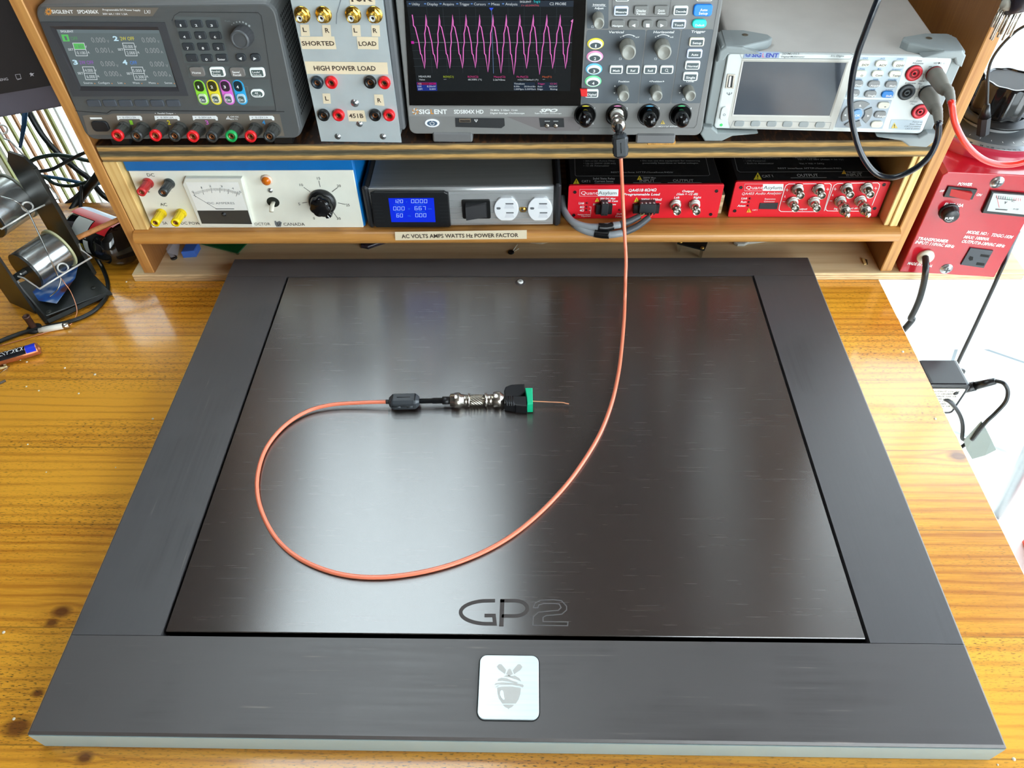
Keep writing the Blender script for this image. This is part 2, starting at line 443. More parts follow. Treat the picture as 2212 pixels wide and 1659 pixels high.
# ceiling with one added skylight, sized for the band reflected in the panel
cl = MB()
BAND_SKY = (-0.80, 0.05, -0.02, 1.13)
def slab_with_holes(mb, x0, y0, x1, y1, holes, z0, z1, mat):
    xs = sorted({x0, x1, *[h[0] for h in holes], *[h[2] for h in holes]}); ys = sorted({y0, y1, *[h[1] for h in holes], *[h[3] for h in holes]})
    for i in range(len(xs)-1):
        for j in range(len(ys)-1):
            cx = (xs[i]+xs[i+1])/2; cy = (ys[j]+ys[j+1])/2
            if any(h[0] < cx < h[2] and h[1] < cy < h[3] for h in holes): continue
            mb.box(xs[i], ys[j], z0, xs[i+1], ys[j+1], z1, mat)
slab_with_holes(cl, X0, Y0, X1, Y1, [BAND_SKY], ZC, ZC+.06, M('ceiling_boards', (66, 52, 44), .6, var=.15, vscale=(2, 60, 2)))
struct(cl.build('ceiling'))
# walls as x-z / y-z slabs with openings
def wall(name, axis, pos, th, a0, a1, holes, mat=m_wall):
    mb = MB(); slab_with_holes(mb, a0, ZF, a1, ZC, holes, 0, th, mat)
    if axis == 'y': mt = Matrix(((1, 0, 0, 0), (0, 0, 1, pos), (0, 1, 0, 0), (0, 0, 0, 1)))
    else: mt = Matrix(((0, 0, 1, pos), (1, 0, 0, 0), (0, 1, 0, 0), (0, 0, 0, 1)))
    mb.xf(mt); o = mb.build(name); return struct(o)
HB = [(-1.14, -.55, -.70, .95), (.68, -.60, 1.70, 1.45)]
BAND_WIN = [(-.42, .50), (-.27, .50), (-.10, 1.48), (-.76, 1.48)]   # added unseen window, tapered to throw a bright band onto the panel
def wall_back():
    mb = MB(); m = M('wall_brown_panel', (30, 23, 20), .7, var=.12, vscale=(60, 60, 2))
    slab_with_holes(mb, .66, ZF, X1, ZC, HB[1:], 0, .06, m_wall); slab_with_holes(mb, X0, ZF, .66, -.1, [(HB[0][0], HB[0][1], HB[0][2], -.1)], 0, .06, m_wall)
    slab_with_holes(mb, X0, -.1, .66, ZC, [HB[0][:1] + (-.1,) + HB[0][2:], (-.76, .50, -.10, 1.48)], 0, .06, m)
    mb.prism([(-.76, .50), (-.42, .50), (-.76, 1.48)], 0, .06, m); mb.prism([(-.27, .50), (-.10, .50), (-.10, 1.48)], 0, .06, m)
    mb.xf(Matrix(((1, 0, 0, 0), (0, 0, 1, Y1), (0, 1, 0, 0), (0, 0, 0, 1)))); return struct(mb.build('wall_back'))
wall_back()
tb_ = MB(); tb_.prism([(.34, .50), (.42, .50), (.72, 1.50), (.60, 1.50)], -.012, 0, m_wall); tb_.xf(Matrix(((1, 0, 0, 0), (0, 0, 1, Y1), (0, 1, 0, 0), (0, 0, 0, 1)))); struct(tb_.build('band_reflector'))  # added unseen white board, slanted to reflect a soft second band
MB_w = MB(); MB_w.prism(BAND_WIN, .028, .032, m_glass); MB_w.xf(Matrix(((1, 0, 0, 0), (0, 0, 1, Y1), (0, 1, 0, 0), (0, 0, 0, 1)))); struct(MB_w.build('window_6'))  # glazing of the added band window
wall('wall_left', 'x', X0-.06, .06, Y0, Y1, [], M('wall_brown_panel', (30, 23, 20), .7, var=.12, vscale=(60, 60, 2)))
HR = [(-1.6, -.15, 1.1, 1.45)]
wall('wall_right', 'x', X1, .06, Y0, Y1, HR)
HF = [(.50, -.75, 1.72, 1.3)]
wall('wall_front', 'y', Y0-.06, .06, X0, X1, HF, M('wall_taupe', (104, 94, 86), .8))
def window(i, axis, pos, hole, mull=()):
    a0, b0, a1, b1 = hole; w = .05
    def mk(mb):
        if axis == 'y': mt = Matrix(((1, 0, 0, 0), (0, 0, 1, pos), (0, 1, 0, 0), (0, 0, 0, 1)))
        elif axis == 'x': mt = Matrix(((0, 0, 1, pos), (1, 0, 0, 0), (0, 1, 0, 0), (0, 0, 0, 1)))
        else: mt = Matrix(((1, 0, 0, 0), (0, 1, 0, 0), (0, 0, 1, pos), (0, 0, 0, 1)))
        return mb.xf(mt)
    f = MB()
    f.box(a0, b0, .005, a1, b0+w, .055, m_frame); f.box(a0, b1-w, .005, a1, b1, .055, m_frame)
    f.box(a0, b0+w, .005, a0+w, b1-w, .055, m_frame); f.box(a1-w, b0+w, .005, a1, b1-w, .055, m_frame)
    for x in mull: f.box(x-w/2, b0+w, .005, x+w/2, b1-w, .055, m_frame)
    o = struct(mk(f).build('window_%d' % i))
    mk(MB().box(a0+w, b0+w, .028, a1-w, b1-w, .032, m_glass)).build('window_pane', o)
window(1, 'y', Y1, HB[0], ()); window(2, 'y', Y1, HB[1], (1.18,)); window(3, 'x', X1, HR[0], (-.3,)); window(4, 'y', Y0-.06, HF[0], (1.11,))
window(5, 'z', ZC, BAND_SKY)  # frame and pane of the added skylight
# slatted blind in front of the back window, left of the shelf
sl = MB(); x = -1.14; k = 0
cs = [M('blind_olive', (120, 122, 60), .6), M('blind_tan', (150, 105, 62), .6), M('blind_white', (215, 222, 218), .5), M('blind_olive'), M('blind_brown', (120, 74, 44), .6)]
while x < -.70:
    wdt = random.choice((.0025, .0035, .0045, .006)); c = cs[0] if x > -.80 and random.random() < .75 else random.choice(cs)
    if random.random() < .5:
        zz = random.uniform(-.25, .1); sl.box(x, 1.10, -.5, x+wdt, 1.106, zz, c); sl.box(x+.003, 1.10, zz, x+.003+wdt, 1.106, .95, c)
    else: sl.box(x, 1.10, -.5, x+wdt, 1.106, .95, c)
    x += random.uniform(.014, .021); k += 1
sl.box(-1.15, 1.095, .95, -.68, 1.125, .975, M('blind_white'))
tag(sl.build('window_blind'), 'slatted vertical blind of thin olive, tan and white strips hanging before the bright window', 'blind')

# ================================================================== workbench
m_table = woodmat('varnished_pine', (246, 174, 52), (188, 112, 24), 'x', 1.0, .30, coat=1.0, contrast=.55, spec=.6,
    boards=[.0, .094, .196, .288, .384, .455, .55, .64],
    knots=[(onz(133, 1321, ZT).x, onz(133, 1321, ZT).y, .0065), (onz(112, 1345, ZT).x, onz(112, 1345, ZT).y, .0045), (onz(38, 1572, ZT).x, onz(38, 1572, ZT).y, .009),
           (onz(183, 1637, ZT).x, onz(183, 1637, ZT).y, .005), (onz(2070, 985, ZT).x, onz(2070, 985, ZT).y, .008), (onz(82, 1497, ZT).x, onz(82, 1497, ZT).y, .004)], worn=.85)
F = at(0, .3, ZF)
wb = thing('workbench', 'varnished pine workbench under the dark framed platform', 'workbench', F)
TX0, TX1, TY0, TY1 = -1.15, .454, -.13, .735
def local_box(fr, x0, y0, z0, x1, y1, z1, mat, bev=0): return MB().box(x0-fr.O.x, y0-fr.O.y, z0-fr.O.z, x1-fr.O.x, y1-fr.O.y, z1-fr.O.z, mat, bev)
# table top keeps world coordinates in its mesh so the knots land where they are
top = MB().box(TX0, TY0, ZT-.028, TX1, TY1, ZT, m_table, .0022).build('tabletop'); top.parent = wb
top.matrix_parent_inverse = wb.matrix_world.inverted()
m_leg = M('table_leg_pine', (170, 115, 50), .5)
for (x, y) in ((-1.1, -.08), (-1.1, .68), (.38, -.08), (.38, .68)):
    local_box(F, x-.03, y-.03, ZF, x+.03, y+.03, ZT-.028, m_leg, .003).build('leg', wb)
local_box(F, -1.07, -.07, ZT-.10, .35, -.05, ZT-.028, m_leg).build('apron', wb)

# ================================================================== framed platform
PW, PD, PH = .7187, .5656, .0283
IX0, IX1, IY0, IY1 = -.2842, .2852, .0761, .5299
def dark_wood(name, axis, tint):
    m = bpy.data.materials.new(name); m.use_nodes = True
    n = m.node_tree.nodes; l = m.node_tree.links; b = n['Principled BSDF']
    b.inputs['Roughness'].default_value = .42; b.inputs['Specular IOR Level'].default_value = .8
    tc = n.new('ShaderNodeTexCoord'); mp = n.new('ShaderNodeMapping')
    mp.inputs['Scale'].default_value = (9, 260, 30) if axis == 'x' else (260, 9, 30)
    l.new(tc.outputs['Object'], mp.inputs[0])
    nz = n.new('ShaderNodeTexNoise'); nz.inputs['Scale'].default_value = 1; nz.inputs['Detail'].default_value = 4; l.new(mp.outputs[0], nz.inputs['Vector'])
    r = n.new('ShaderNodeValToRGB'); l.new(nz.outputs['Fac'], r.inputs[0]); e = r.color_ramp.elements
    e[0].position = .3; e[0].color = lin((tint[0]-10, tint[1]-10, tint[2]-10)); e[1].position = .66; e[1].color = lin(tint)
    e2 = e.new(.76); e2.color = lin((tint[0]+50, tint[1]+44, tint[2]+38))
    # worn flecks only in patches
    nb = n.new('ShaderNodeTexNoise'); nb.inputs['Scale'].default_value = 14; nb.inputs['Detail'].default_value = 3; l.new(tc.outputs['Object'], nb.inputs['Vector'])
    mr = n.new('ShaderNodeMapRange'); mr.inputs['From Min'].default_value = .5; mr.inputs['From Max'].default_value = .62; l.new(nb.outputs['Fac'], mr.inputs[0])
    mx = n.new('ShaderNodeMixRGB'); mx.inputs[1].default_value = lin(tint); l.new(mr.outputs[0], mx.inputs[0]); l.new(r.outputs[0], mx.inputs[2])
    l.new(mx.outputs[0], b.inputs['Base Color'])
    rr = n.new('ShaderNodeMapRange'); rr.inputs['To Min'].default_value = .36; rr.inputs['To Max'].default_value = .5; l.new(nz.outputs['Fac'], rr.inputs[0]); l.new(rr.outputs[0], b.inputs['Roughness'])
    bp = n.new('ShaderNodeBump'); bp.inputs['Strength'].default_value = .12; bp.inputs['Distance'].default_value = .0005; l.new(nz.outputs['Fac'], bp.inputs['Height']); l.new(bp.outputs[0], b.inputs['Normal'])
    return m
mfx = dark_wood('dark_stained_rail', 'x', (74, 69, 68)); mfy = dark_wood('dark_stained_stile', 'y', (71, 68, 69))
def brushed_panel():
    m = bpy.data.materials.new('brushed_dark_panel'); m.use_nodes = True
    n = m.node_tree.nodes; l = m.node_tree.links; b = n['Principled BSDF']
    b.inputs['Specular IOR Level'].default_value = .85; b.inputs['IOR'].default_value = 2.0; b.inputs['Anisotropic'].default_value = .93; b.inputs['Roughness'].default_value = .24
    cx = n.new('ShaderNodeCombineXYZ'); cx.inputs[1].default_value = 1; l.new(cx.outputs[0], b.inputs['Tangent'])
    tc = n.new('ShaderNodeTexCoord'); mp = n.new('ShaderNodeMapping'); mp.inputs['Scale'].default_value = (14, 900, 1); l.new(tc.outputs['Object'], mp.inputs[0])
    nz = n.new('ShaderNodeTexNoise'); nz.inputs['Scale'].default_value = 1; nz.inputs['Detail'].default_value = 3; l.new(mp.outputs[0], nz.inputs['Vector'])
    r = n.new('ShaderNodeValToRGB'); l.new(nz.outputs['Fac'], r.inputs[0]); e = r.color_ramp.elements
    e[0].position = .3; e[0].color = lin((38, 30, 27)); e[1].position = .75; e[1].color = lin((54, 44, 40)); l.new(r.outputs[0], b.inputs['Base Color'])
    mr = n.new('ShaderNodeMapRange'); mr.inputs['To Min'].default_value = .25; mr.inputs['To Max'].default_value = .285; l.new(nz.outputs['Fac'], mr.inputs[0]); l.new(mr.outputs[0], b.inputs['Roughness'])
    return m
m_panel = brushed_panel()
F = at(0, 0, ZT)
pf = thing('framed_platform', 'large dark stained wooden platform with brushed inset panel and round-cornered silver badge', 'platform', F)
H = -ZT
bv = .0018
front = MB()
# front rail with the badge recess left open
BX0, BX1 = onz(1034, 1486, 0).x, onz(1164, 1486, 0).x; BY0, BY1 = onz(1100, 1556, 0).y, onz(1100, 1417, 0).y
def rail(mb, x0, y0, x1, y1, mat, hole=None):
    mb.box(x0, y0, 0, x1, y1, H, mat, 0)
def bev_rail(x0, y0, x1, y1, mat, name, sides):
    """a rail whose outer edges are eased"""
    mb = MB(); b = bv
    xa = x0 + (b if 'l' in sides else 0); xb = x1 - (b if 'r' in sides else 0); ya = y0 + (b if 'f' in sides else 0); yb = y1 - (b if 'b' in sides else 0)
    v = [(x0, y0, 0), (x1, y0, 0), (x1, y1, 0), (x0, y1, 0), (x0, y0, H-b), (x1, y0, H-b), (x1, y1, H-b), (x0, y1, H-b), (xa, ya, H), (xb, ya, H), (xb, yb, H), (xa, yb, H)]
    f = [(3, 2, 1, 0), (0, 1, 5, 4), (1, 2, 6, 5), (2, 3, 7, 6), (3, 0, 4, 7), (4, 5, 9, 8), (5, 6, 10, 9), (6, 7, 11, 10), (7, 4, 8, 11), (8, 9, 10, 11)]
    mb.add(v, f, mat); return mb.build(name, pf)
bev_rail(-PW/2, 0, PW/2, IY0-.0004, mfx, 'front_rail', 'lrf')
bev_rail(-PW/2, IY1, PW/2, PD, mfx, 'back_rail', 'lrb')
bev_rail(-PW/2, IY0, IX0, IY1-.0004, mfy, 'side_rail', 'l'); bev_rail(IX1, IY0, PW/2, IY1-.0004, mfy, 'side_rail', 'r')
m_band = M('edge_band_grey_blue', (150, 168, 168), .5)
MB().box(-PW/2+.0006, -.0007, .0006, PW/2-.0006, .0001, H-.0026, m_band).build('edge_band', pf, label='pale grey-blue band along the front edge')
MB().box(-PW/2-.0007, .0006, .0006, -PW/2+.0001, PD-.0006, H-.0026, m_band).build('edge_band', pf)
MB().box(PW/2-.0001, .0006, .0006, PW/2+.0007, PD-.0006, H-.0026, m_band).build('edge_band', pf)
m_black = M('matte_black', (10, 10, 11), .7)
MB().box(IX0, IY0, .002, IX1, IY1, .012, m_black).build('tray', pf)
g = .0022
pan = MB().box(IX0+g, IY0+.0036, .012, IX1-g, IY1-.0006, H-.0006, m_panel, .0006).build('inset_panel', pf)
# engraved GP2
m_eng = M('engraved_dull', (74, 68, 66), .62, spec=.3)
m_engl = M('engraved_edge', (92, 88, 88), .5)
FP = at(0, 0, 0)
E = MB(); zg = H-.0006+.00012
def gp(px, py): p = onz(px, py, 0); return (p.x, p.y)
def thick(poly, wd, mat, closed=False):
    E.line([gp(*p) for p in poly], wd, zg, mat, closed)
def arc(cx, cy, rx, ry, a0, a1, n=28): return [(cx+rx*math.cos(math.radians(a0+(a1-a0)*k/n)), cy-ry*math.sin(math.radians(a0+(a1-a0)*k/n))) for k in range(n+1)]
wd = .0031
thick([(1067, 1297)] + arc(1055, 1322, 60, 25, 100, 262, 40) + [(1069, 1347), (1067, 1329), (1049, 1329)], wd, m_eng)
thick([(1083, 1350), (1085, 1297)], .0036, m_eng)
thick([(1083, 1297), (1112, 1297)] + arc(1112, 1313.5, 27, 16.5, 90, -90) + [(1086, 1330)], wd, m_eng)
two = [(1152, 1312), (1156, 1302), (1168, 1296), (1195, 1295), (1213, 1297), (1224, 1309), (1224, 1317), (1214, 1326), (1196, 1328), (1180, 1329), (1173, 1333), (1173, 1342), (1227, 1343), (1226, 1351), (1151, 1350), (1152, 1332), (1163, 1322), (1190, 1319), (1206, 1318), (1212, 1312), (1208, 1304), (1196, 1303), (1175, 1303), (1164, 1306), (1162, 1312)]
thick(two, .0009, m_engl, True)
E.build('engraved_lettering', pf)
# badge
BC = ((BX0+BX1)/2, (BY0+BY1)/2); bw, bh = BX1-BX0, BY1-BY0
m_alu = M('brushed_aluminium', (214, 224, 226), .38, metal=.55, var=.06, vscale=(20, 900, 20))
bd = MB(); bd.prism(rrect(BC[0], BC[1], bw+.0016, bh+.0016, .0065, 6), H-.0002, H+.0003, m_black)
bd.prism(rrect(BC[0], BC[1], bw, bh, .0055, 6), H, H+.0016, m_alu, .0004)
bo = bd.build('badge', pf, label='square silver badge with an acorn emblem')
m_acorn = M('badge_matte', (200, 198, 192), .7)
K = MB(); zk = H+.0016+.0001
def bp(pts):  # crop pixels of the close-up (scale 5.183, origin 960,1260)
    return [gp(960+x/5.183, 1260+y/5.183) for x, y in pts]
def leaf(pts): K.flat(bp(pts), zk, m_acorn)
leaf([(585, 942), (612, 914), (640, 914), (692, 978), (678, 1026), (610, 975)]); leaf([(875, 945), (850, 915), (822, 916), (764, 985), (782, 1027), (850, 980)])
leaf([(715, 972), (730, 964), (744, 972), (768, 1025), (740, 1040), (738, 1050), (712, 1046), (712, 1032), (690, 1028)])
leaf([(660, 1055), (700, 1034), (745, 1048), (790, 1042), (840, 1072), (862, 1108), (800, 1084), (730, 1062)])
leaf([(592, 1102), (606, 1078), (640, 1066), (700, 1074), (760, 1098), (830, 1122), (800, 1132), (720, 1110), (650, 1100)])
leaf([(556, 1150), (572, 1128), (640, 1118), (740, 1124), (830, 1132), (880, 1142), (890, 1160), (876, 1176), (840, 1160), (760, 1146), (640, 1146), (600, 1140)])
leaf([(572, 1172), (590, 1156), (620, 1150), (600, 1164), (576, 1176)])
leaf([(590, 1176), (640, 1166), (740, 1162), (858, 1180), (850, 1250), (830, 1310), (800, 1356), (650, 1356), (610, 1300), (595, 1240)])
leaf([(654, 1366), (782, 1368), (760, 1392), (724, 1410), (718, 1424), (712, 1410), (675, 1392)])
K.flat(bp([(624, 1222), (636, 1206), (654, 1210), (664, 1240), (668, 1280), (676, 1308), (660, 1314), (640, 1292), (622, 1256)]), zk+.0001, m_alu)
K.build('acorn_emblem', bo)
# small round terminal near the back edge
tp = onz(1124, 609, 0); tm = MB()
tm.lathe([(.0062, 0), (.0062, .0004), (.0058, .0004)], (tp.x, tp.y, H-.0007), M('bezel_grey', (70, 62, 60), .4))
tm.lathe([(.0036, 0), (.0036, .0014), (.003, .002)], (tp.x, tp.y, H-.0006), M('white_metal', (225, 226, 222), .35, metal=.3))
tm.box(tp.x-.0018, tp.y-.0002, H+.0014, tp.x+.0018, tp.y+.0003, H+.0016, M('ink_grey', (90, 90, 88), .6)); tm.box(tp.x-.0003, tp.y-.0015, H+.0014, tp.x+.0003, tp.y+.0015, H+.0016, M('ink_grey'))
tm.build('round_terminal', pf)

# ================================================================== base plank, shelf unit, plywood shelf
ZP = -.0174
m_birch = woodmat('birch_ply_face', (236, 212, 168), (212, 178, 128), 'x', .5, .55, contrast=.25)
m_birch_e = plymat('birch_ply_edge', [(190, 160, 120), (240, 215, 170), (205, 170, 125), (242, 220, 178), (196, 162, 118), (240, 216, 172), (230, 205, 160)], ZT, ZP-ZT, 5, soft=.04)
pl = MB(); PX0, PX1 = -.4935, .628
pl.box(PX0, .5551, ZT, PX1, .79, ZP, m_birch_e); pl.add([(PX0, .5551, ZP+.0001), (PX1, .5551, ZP+.0001), (PX1, .79, ZP+.0001), (PX0, .79, ZP+.0001)], [(0, 1, 2, 3)], m_birch)
po = pl.build('base_board'); tag(po, 'pale birch plywood base board under the wooden shelf unit', 'board')
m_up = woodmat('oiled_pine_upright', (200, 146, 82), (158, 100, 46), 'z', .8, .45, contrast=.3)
m_upd = woodmat('brown_shaded_side', (150, 98, 48), (112, 66, 28), 'z', .8, .5, contrast=.3)  # darker inner-face copy: mostly shade put into the colour, plus brown stain
m_sh = woodmat('oiled_pine_shelf', (204, 146, 76), (160, 100, 40), 'x', .8, .38, coat=.15, contrast=.35)
m_pale = woodmat('raw_pine_block', (240, 208, 140), (214, 168, 96), 'z', 1.2, .6, contrast=.3)
su = thing('shelf_unit', 'open pine shelf unit holding the instruments, standing on the pale base board', 'shelf unit', at(0, .558, ZP))
O = Vector((0, .558, ZP))
def su_part(mb, name, label=None):
    o = mb.build(name, su, label=label); o.matrix_parent_inverse = su.matrix_world.inverted(); return o
YU, YB = .558, .79
UH = .62
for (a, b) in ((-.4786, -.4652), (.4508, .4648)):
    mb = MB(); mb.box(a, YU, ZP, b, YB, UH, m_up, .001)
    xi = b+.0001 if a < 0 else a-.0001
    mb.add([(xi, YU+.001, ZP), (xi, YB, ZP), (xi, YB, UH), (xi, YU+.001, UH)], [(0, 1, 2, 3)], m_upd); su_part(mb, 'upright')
# lower shelf with a round nose
ZS = .0485; sh = MB(); n = 10; prof = [(YB, ZS), (YU-.001, ZS)]
prof += [(YU-.001-.009*math.sin(math.pi*k/n), ZS-.0085*(1-math.cos(math.pi*k/n))) for k in range(1, n+1)] + [(YB, ZS-.017)]
xs = (-.4650, .4506); v = []
for x in xs: v += [(x, y, z) for y, z in prof]
k = len(prof); f = [tuple(range(k)), tuple(range(2*k-1, k-1, -1))] + [(i, k+i, k+(i+1) % k, (i+1) % k) for i in range(k)]
sh.add(v, [q[::-1] for q in f], m_sh); shelf = su_part(sh, 'lower_shelf')
# tape label on the nose of the shelf
m_lab = M('label_tape', (240, 224, 192), .45); m_ink = M('ink_brown_black', (70, 56, 44), .6)
FL = panel(ony(853, 518, YU-.0102).x, YU-.0104, ony(853, 518, YU-.0102).z, 0, 0)
lb = TX(FL, .0); lb.poly([(853, 501), (1138, 497), (1138, 516), (854, 519)], m_lab); lb.w = .0003
lb.t('AC VOLTS AMPS WATTS Hz POWER FACTOR', 868, 514.5, 1120, 512, 8.5, m_ink, .02)
lo = lb.mb.build('shelf_label', shelf, label='cream tape label reading AC VOLTS AMPS WATTS Hz POWER FACTOR')
lo.matrix_world = FL.mat() 
# posts between lower shelf and plywood shelf
ZY0, ZY1 = .1408, .1605
su_part(MB().box(-.4648, YU+.001, ZS, -.4475, YB-.02, ZY0-.0004, m_pale, .0008), 'spacer_post', 'raw pale pine spacer')
su_part(MB().box(.4330, YU+.004, ZS, .4390, YB-.02, ZY0-.0004, m_pale, .0008).box(.4390, YU+.002, ZS, .4480, YB-.02, ZY0-.0004, m_pale, .0008), 'spacer_post', 'raw pale pine spacer')
su_part(MB().box(-.4652, YB, ZP, .4508, YB+.006, .40, M('back_board', (96, 66, 42), .6)), 'back_board')
m_oldply = plymat('old_ply_edge', [(96, 82, 60), (196, 156, 94), (180, 140, 82), (92, 84, 66), (84, 78, 62), (110, 100, 74), (200, 158, 94), (186, 146, 86), (120, 100, 70)][::-1], ZY0, ZY1-ZY0, 5, .75, soft=.16)
def smudged():
    m = bpy.data.materials.new('stained_ply_top'); m.use_nodes = True
    n = m.node_tree.nodes; l = m.node_tree.links; b = n['Principled BSDF']; b.inputs['Roughness'].default_value = .5
    tc = n.new('ShaderNodeTexCoord'); mp = n.new('ShaderNodeMapping'); mp.inputs['Scale'].default_value = (90, 26, 20); l.new(tc.outputs['Object'], mp.inputs[0])
    nz = n.new('ShaderNodeTexNoise'); nz.inputs['Scale'].default_value = 1.6; nz.inputs['Detail'].default_value = 8; nz.inputs['Distortion'].default_value = 1.2; l.new(mp.outputs[0], nz.inputs['Vector'])
    r = n.new('ShaderNodeValToRGB'); l.new(nz.outputs['Fac'], r.inputs[0]); e = r.color_ramp.elements
    e[0].position = .5; e[0].color = lin((48, 34, 27)); e[1].position = .78; e[1].color = lin((128, 80, 42)); l.new(r.outputs[0], b.inputs['Base Color']); return m
ps = MB(); PA, PB = -.4626, .4490
rag = random.Random(3); v = []; f = []
nn = 60
for (z, j) in ((ZY0, 0), (ZY0+.004, 1), (ZY0+.010, 1), (ZY0+.015, 1), (ZY1, 0)):
    for i in range(nn+1): v.append((PA+(PB-PA)*i/nn, YU+.0005+(rag.uniform(-.0006, .0006) if j else .0008), z))
for r_ in range(4):
    for i in range(nn): a = r_*(nn+1)+i; f.append((a, a+1, a+nn+2, a+nn+1))
ps.add(v, f, m_oldply)
k = len(v)
m_st = smudged()
ps.add([(PA, YU+.0013, ZY1), (PB, YU+.0013, ZY1), (PB, YB-.003, ZY1), (PA, YB-.003, ZY1)], [(0, 1, 2, 3)], m_st)
ps.add([(PA, YU+.0013, ZY0), (PB, YU+.0013, ZY0), (PB, YB-.003, ZY0), (PA, YB-.003, ZY0)], [(3, 2, 1, 0)], m_oldply)
ps.add([(PA, YU+.0013, ZY0), (PA, YU+.0013, ZY1), (PA, YB-.003, ZY1), (PA, YB-.003, ZY0)], [(3, 2, 1, 0)], m_oldply)
ps.add([(PB, YU+.0013, ZY0), (PB, YU+.0013, ZY1), (PB, YB-.003, ZY1), (PB, YB-.003, ZY0)], [(0, 1, 2, 3)], m_oldply)
ps.box(ony(1397, 322, YU).x, YU-.0002, ZY1-.003, ony(1457, 322, YU).x, YU+.02, ZY1+.0012, M('filler_wood', (206, 150, 70), .6, var=.3, vscale=(300, 60, 60)), .0005)
tag(ps.build('plywood_shelf'), 'dark stained plywood shelf board with torn layered edge between the uprights', 'shelf')
# ================================================================== helpers for instruments
def em(name, col=None, s=1.0):
    if name in MATS: return MATS[name]
    m = bpy.data.materials.new(name); m.use_nodes = True; MATS[name] = m; b = m.node_tree.nodes['Principled BSDF']
    b.inputs['Base Color'].default_value = (.004, .004, .004, 1); b.inputs['Roughness'].default_value = .12; b.inputs['Specular IOR Level'].default_value = .3
    b.inputs['Emission Color'].default_value = lin(col); b.inputs['Emission Strength'].default_value = s*.8; return m
class Cr(TX):
    """lettering given in pixels of an enlarged crop (origin, scale)"""
    def __init__(s, fr, ox, oy, sc, w=.0002): super().__init__(fr, w); s.ox = ox; s.oy = oy; s.sc = sc
    def c(s, x, y): return s.ox + x/s.sc, s.oy + y/s.sc
    def T(s, txt, x0, y0, x1, y1, h, mat, bold=.012, shear=0, w=None):
        a = s.c(x0, y0); b = s.c(x1, y1); return s.t(txt, a[0], a[1], b[0], b[1], h/s.sc, mat, bold, shear, w)
    def P(s, pts, mat, w=None): return s.poly([s.c(*p) for p in pts], mat, w)
    def L(s, pts, wp, mat, closed=False, w=None): return s.line([s.c(*p) for p in pts], wp/s.sc, mat, closed, w)
    def at(s, x, y, w=0.0): return s.fr.at(*s.c(x, y), w)
    def dim(s, x, y, wd, h, w=0.0): return s.fr.dim(*s.c(x, y), wd/s.sc, h/s.sc, w)
for a_ in (('nickel', (205, 198, 186), .22, .95), ('brass_sleeve', (150, 96, 60), .35, .7), ('hole_black', (6, 5, 5), .8, 0), ('bnc_white', (232, 232, 224), .5, 0), ('brass', (200, 160, 80), .3, .9)): M(a_[0], a_[1], a_[2], metal=a_[3])
def shear(mb, lean, only_back=True):
    t = math.tan(math.radians(lean)); mb.v = [(x, y+(-z*t if z < 0 else 0), z) for x, y, z in mb.v]; return mb
def ringp(mb, outer, zo, inner, zi, mat):
    n = len(outer); mb.add([(x, y, zo) for x, y in outer] + [(x, y, zi) for x, y in inner], [(i, (i+1) % n, n+(i+1) % n, n+i) for i in range(n)], mat); return mb
def ccw(p): 
    A = sum(p[i][0]*p[(i+1) % len(p)][1]-p[(i+1) % len(p)][0]*p[i][1] for i in range(len(p)))
    return p if A > 0 else p[::-1]
def button(C, par, x, y, wd, h, mat, lines=(), z=.0022, r=.0016, ring=None, name='button', label=None, rd=None, gap=.13):
    """one key: centre/size in crop pixels; ring = lit border material; lines = (text, dx, dy, width, height, mat)"""
    u, v, a, b = C.dim(x, y, wd, h, z); mb = MB()
    rr = r if rd is None else min(a, b)*rd
    mb.prism(rrect(u, v, a, b, rr, 4), 0, z, ring or mat, min(.0006, a*.1))
    w = z+.00008
    if ring:
        k = b*gap; mb.flat(rrect(u, v-b*.05, a-2*k-a*.04, b-2.6*k, max(rr-k, .0004), 4), w, mat); w += .00008
    for (t, dx, dy, tw, th, tm) in lines:
        T = Cr(C.fr, C.ox, C.oy, C.sc, w); T.mb = mb
        if t == '<': T.P([(x+dx+tw/2, y+dy-th/2), (x+dx+tw/2, y+dy+th/2), (x+dx-tw/2, y+dy)], tm)
        elif t == '>': T.P([(x+dx-tw/2, y+dy-th/2), (x+dx-tw/2, y+dy+th/2), (x+dx+tw/2, y+dy)], tm)
        elif t == '^': T.P([(x+dx-tw/2, y+dy+th/2), (x+dx+tw/2, y+dy+th/2), (x+dx, y+dy-th/2)], tm)
        elif t == '[]': T.P([(x+dx-tw/2, y+dy-th/2), (x+dx+tw/2, y+dy-th/2), (x+dx+tw/2, y+dy+th/2), (x+dx-tw/2, y+dy+th/2)], tm)
        elif t == 'Q':
            q = C.dim(x+dx-3, y+dy-4, tw, tw, w); ci = circ(q[0], q[1], q[2]*.42, 16); mb.line(ci, q[2]*.14, w, tm, True)
            mb.line([(q[0]+q[2]*.3, q[1]-q[2]*.3), (q[0]+q[2]*.62, q[1]-q[2]*.62)], q[2]*.17, w, tm)
        else: T.T(t, x+dx-tw/2, y+dy+th/2, x+dx+tw/2, y+dy+th/2, th, tm, .02)
    return mb.build(name, par, label=label)
